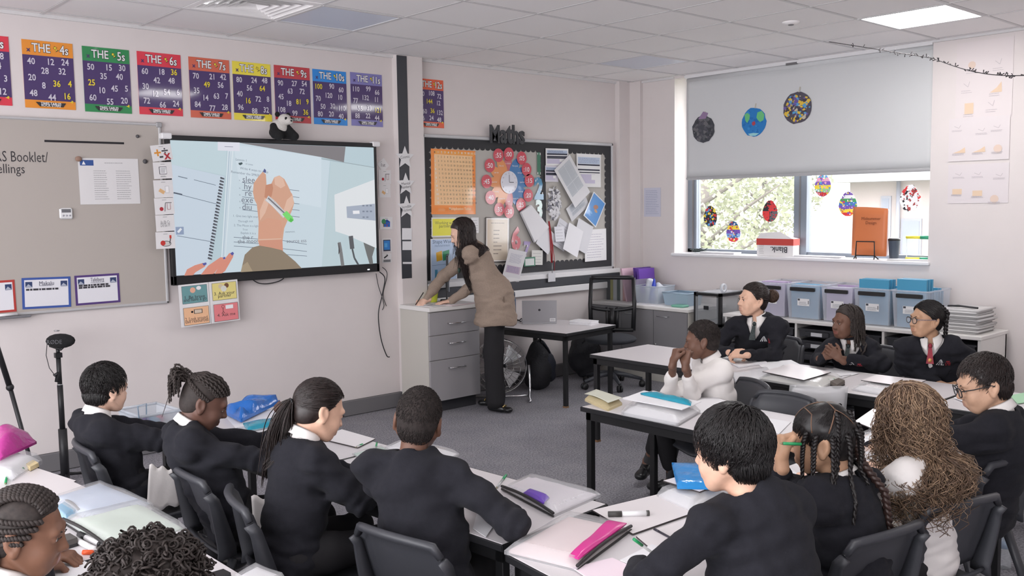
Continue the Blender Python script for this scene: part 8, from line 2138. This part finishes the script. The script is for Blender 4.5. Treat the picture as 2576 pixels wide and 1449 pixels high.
zfolder([(112, 1250), (250, 1208), (386, 1262), (250, 1318)], 'clear folder with pale blue contents beside the green-tinted one', .026, tint=L(196, 208, 226), lab='blue_tint')
zfolder([(128, 1276), (160, 1258), (200, 1284), (166, 1306)], 'small black-zipped case with bright blue contents', .02, zipside=1, tint=L(60, 160, 200), lab='bright_blue')
zfolder([(158, 1304), (352, 1256), (470, 1322), (280, 1380)], 'clear zip folder with pale green contents and a dark zip', .034, zipside=3, tint=L(206, 220, 206), lab='green_tint')
sheet([(300, 1392), (460, 1334), (474, 1346), (330, 1410)], 'white papers sticking out under the green-tinted folder')
rubber([(146, 1348), (176, 1340), (196, 1352), (164, 1362)], 'dark grey board rubber by the folded hands in the corner', .028, mat('rubber_dark', L(88, 84, 82), rough=.8), M_black)
pen((200, 1344), (254, 1370), 'white marker with a black cap beside the dark zip', .0095, ('white', 'black'), TZ, .3, cat='marker')
pen((240, 1384), (188, 1356), 'white marker with green bands near the orange cap', .0095, ('white', 'white'), TZ, .2, cat='marker')
c = onz(221, 1389, TZ+.008); t = thing('pen_cap', 'small orange pen cap on the white table', 'pen cap', (c[0], c[1], TZ), math.radians(-45))
MB().tube([(-.016, 0, .0075), (.014, 0, .0075)], .0075, 10).build('cap_shell', [mat('cap_orange', L(236, 92, 40), rough=.4)], t); MB().tube([(.010, 0, .0075), (.018, 0, .0075)], [.0075, .006], 10).build('cap_end', [mat('cap_orange', L(236, 92, 40), rough=.4)], t)
sheet([(100, 1440), (200, 1408), (300, 1452), (180, 1500)], 'blank white paper before the folded hands in the corner', TZ+.001, .003)
rubber([(528, 1440), (562, 1430), (582, 1440), (548, 1452)], 'black board rubber at the foot of the photo', .028, M_black, M_black)
zfolder([(584, 1452), (640, 1420), (720, 1450), (664, 1490)], 'white folder corner at the foot of the photo', .03)
# -- held pens
p = PEOPLE['p13']; w = p['arm']['L'][2]; q = onz(1594, 1356, .735)
t = thing('ballpoint_pen', 'green-capped pen held in the writing boy’s hand', 'pen', (0, 0, 0)); e = onz(1660, 1405, .655); d = e - q
MB().tube([q + d*.3, e], .0042, 8).build('barrel', [mat('pen_clear', L(206, 210, 210), rough=.15, alpha=.7)], t); MB().tube([q, q + d*.32], .0048, 8).build('cap', [mat('pen_green', L(40, 150, 92), rough=.35)], t)
p = PEOPLE['p14']; q = p['arm']['L'][2] + arr([-.02, -.03, .055])
t = thing('ballpoint_pen', 'green pen gripped in the raised fist', 'pen', (0, 0, 0)); dr = unit(D2(138)*1.0 + up3*.05)
MB().tube([q - dr*.045, q + dr*.012], .005, 8).build('barrel', [mat('pen_green', L(40, 150, 92), rough=.35)], t); MB().tube([q + dr*.012, q + dr*.022], [.004, .002], 8).build('tip', [mat('pen_tip', L(150, 140, 110), rough=.4)], t)
p = PEOPLE['p7']; q = p['arm']['R'][2] + unit(D2(165))*.07
t = thing('ballpoint_pen', 'dark pen in the teacher’s writing hand', 'pen', (0, 0, 0)); MB().tube([q + arr([-.02, .0, -.03]), q + arr([.05, -.02, .07])], .004, 8).build('barrel', [M_black], t); MB().tube([q + arr([-.02, .0, -.03]), q + arr([-.026, .002, -.038])], [.003, .001], 6).build('tip', [M_steel], t)
# -- water bottle on the floor
c = onz(2524, 1428, .0); t = thing('plastic_water_bottle', 'clear plastic water bottle standing on the carpet by a chair leg', 'bottle', (c[0], c[1], 0))
pr = [(.028, 0), (.033, .004)]
for k in range(7): pr += [(.033, .012+.018*k), (.030, .020+.018*k)]
pr += [(.033, .145), (.032, .165), (.016, .205), (.013, .215), (.013, .228)]
MB().lathe((0, 0, 0), pr, 20).build('bottle_body', [mat('pet_clear', L(226, 232, 236), rough=.06, alpha=.3, spec=.9)], t); MB().lathe((0, 0, .222), [(.015, 0), (.015, .016), (0, .017)], 16).build('screw_cap', [M_white], t)
MB().lathe((0, 0, .10), [(.0336, 0), (.0336, .035)], 20).build('label', [mat('label_blue', L(170, 190, 214), rough=.4, alpha=.6)], t)
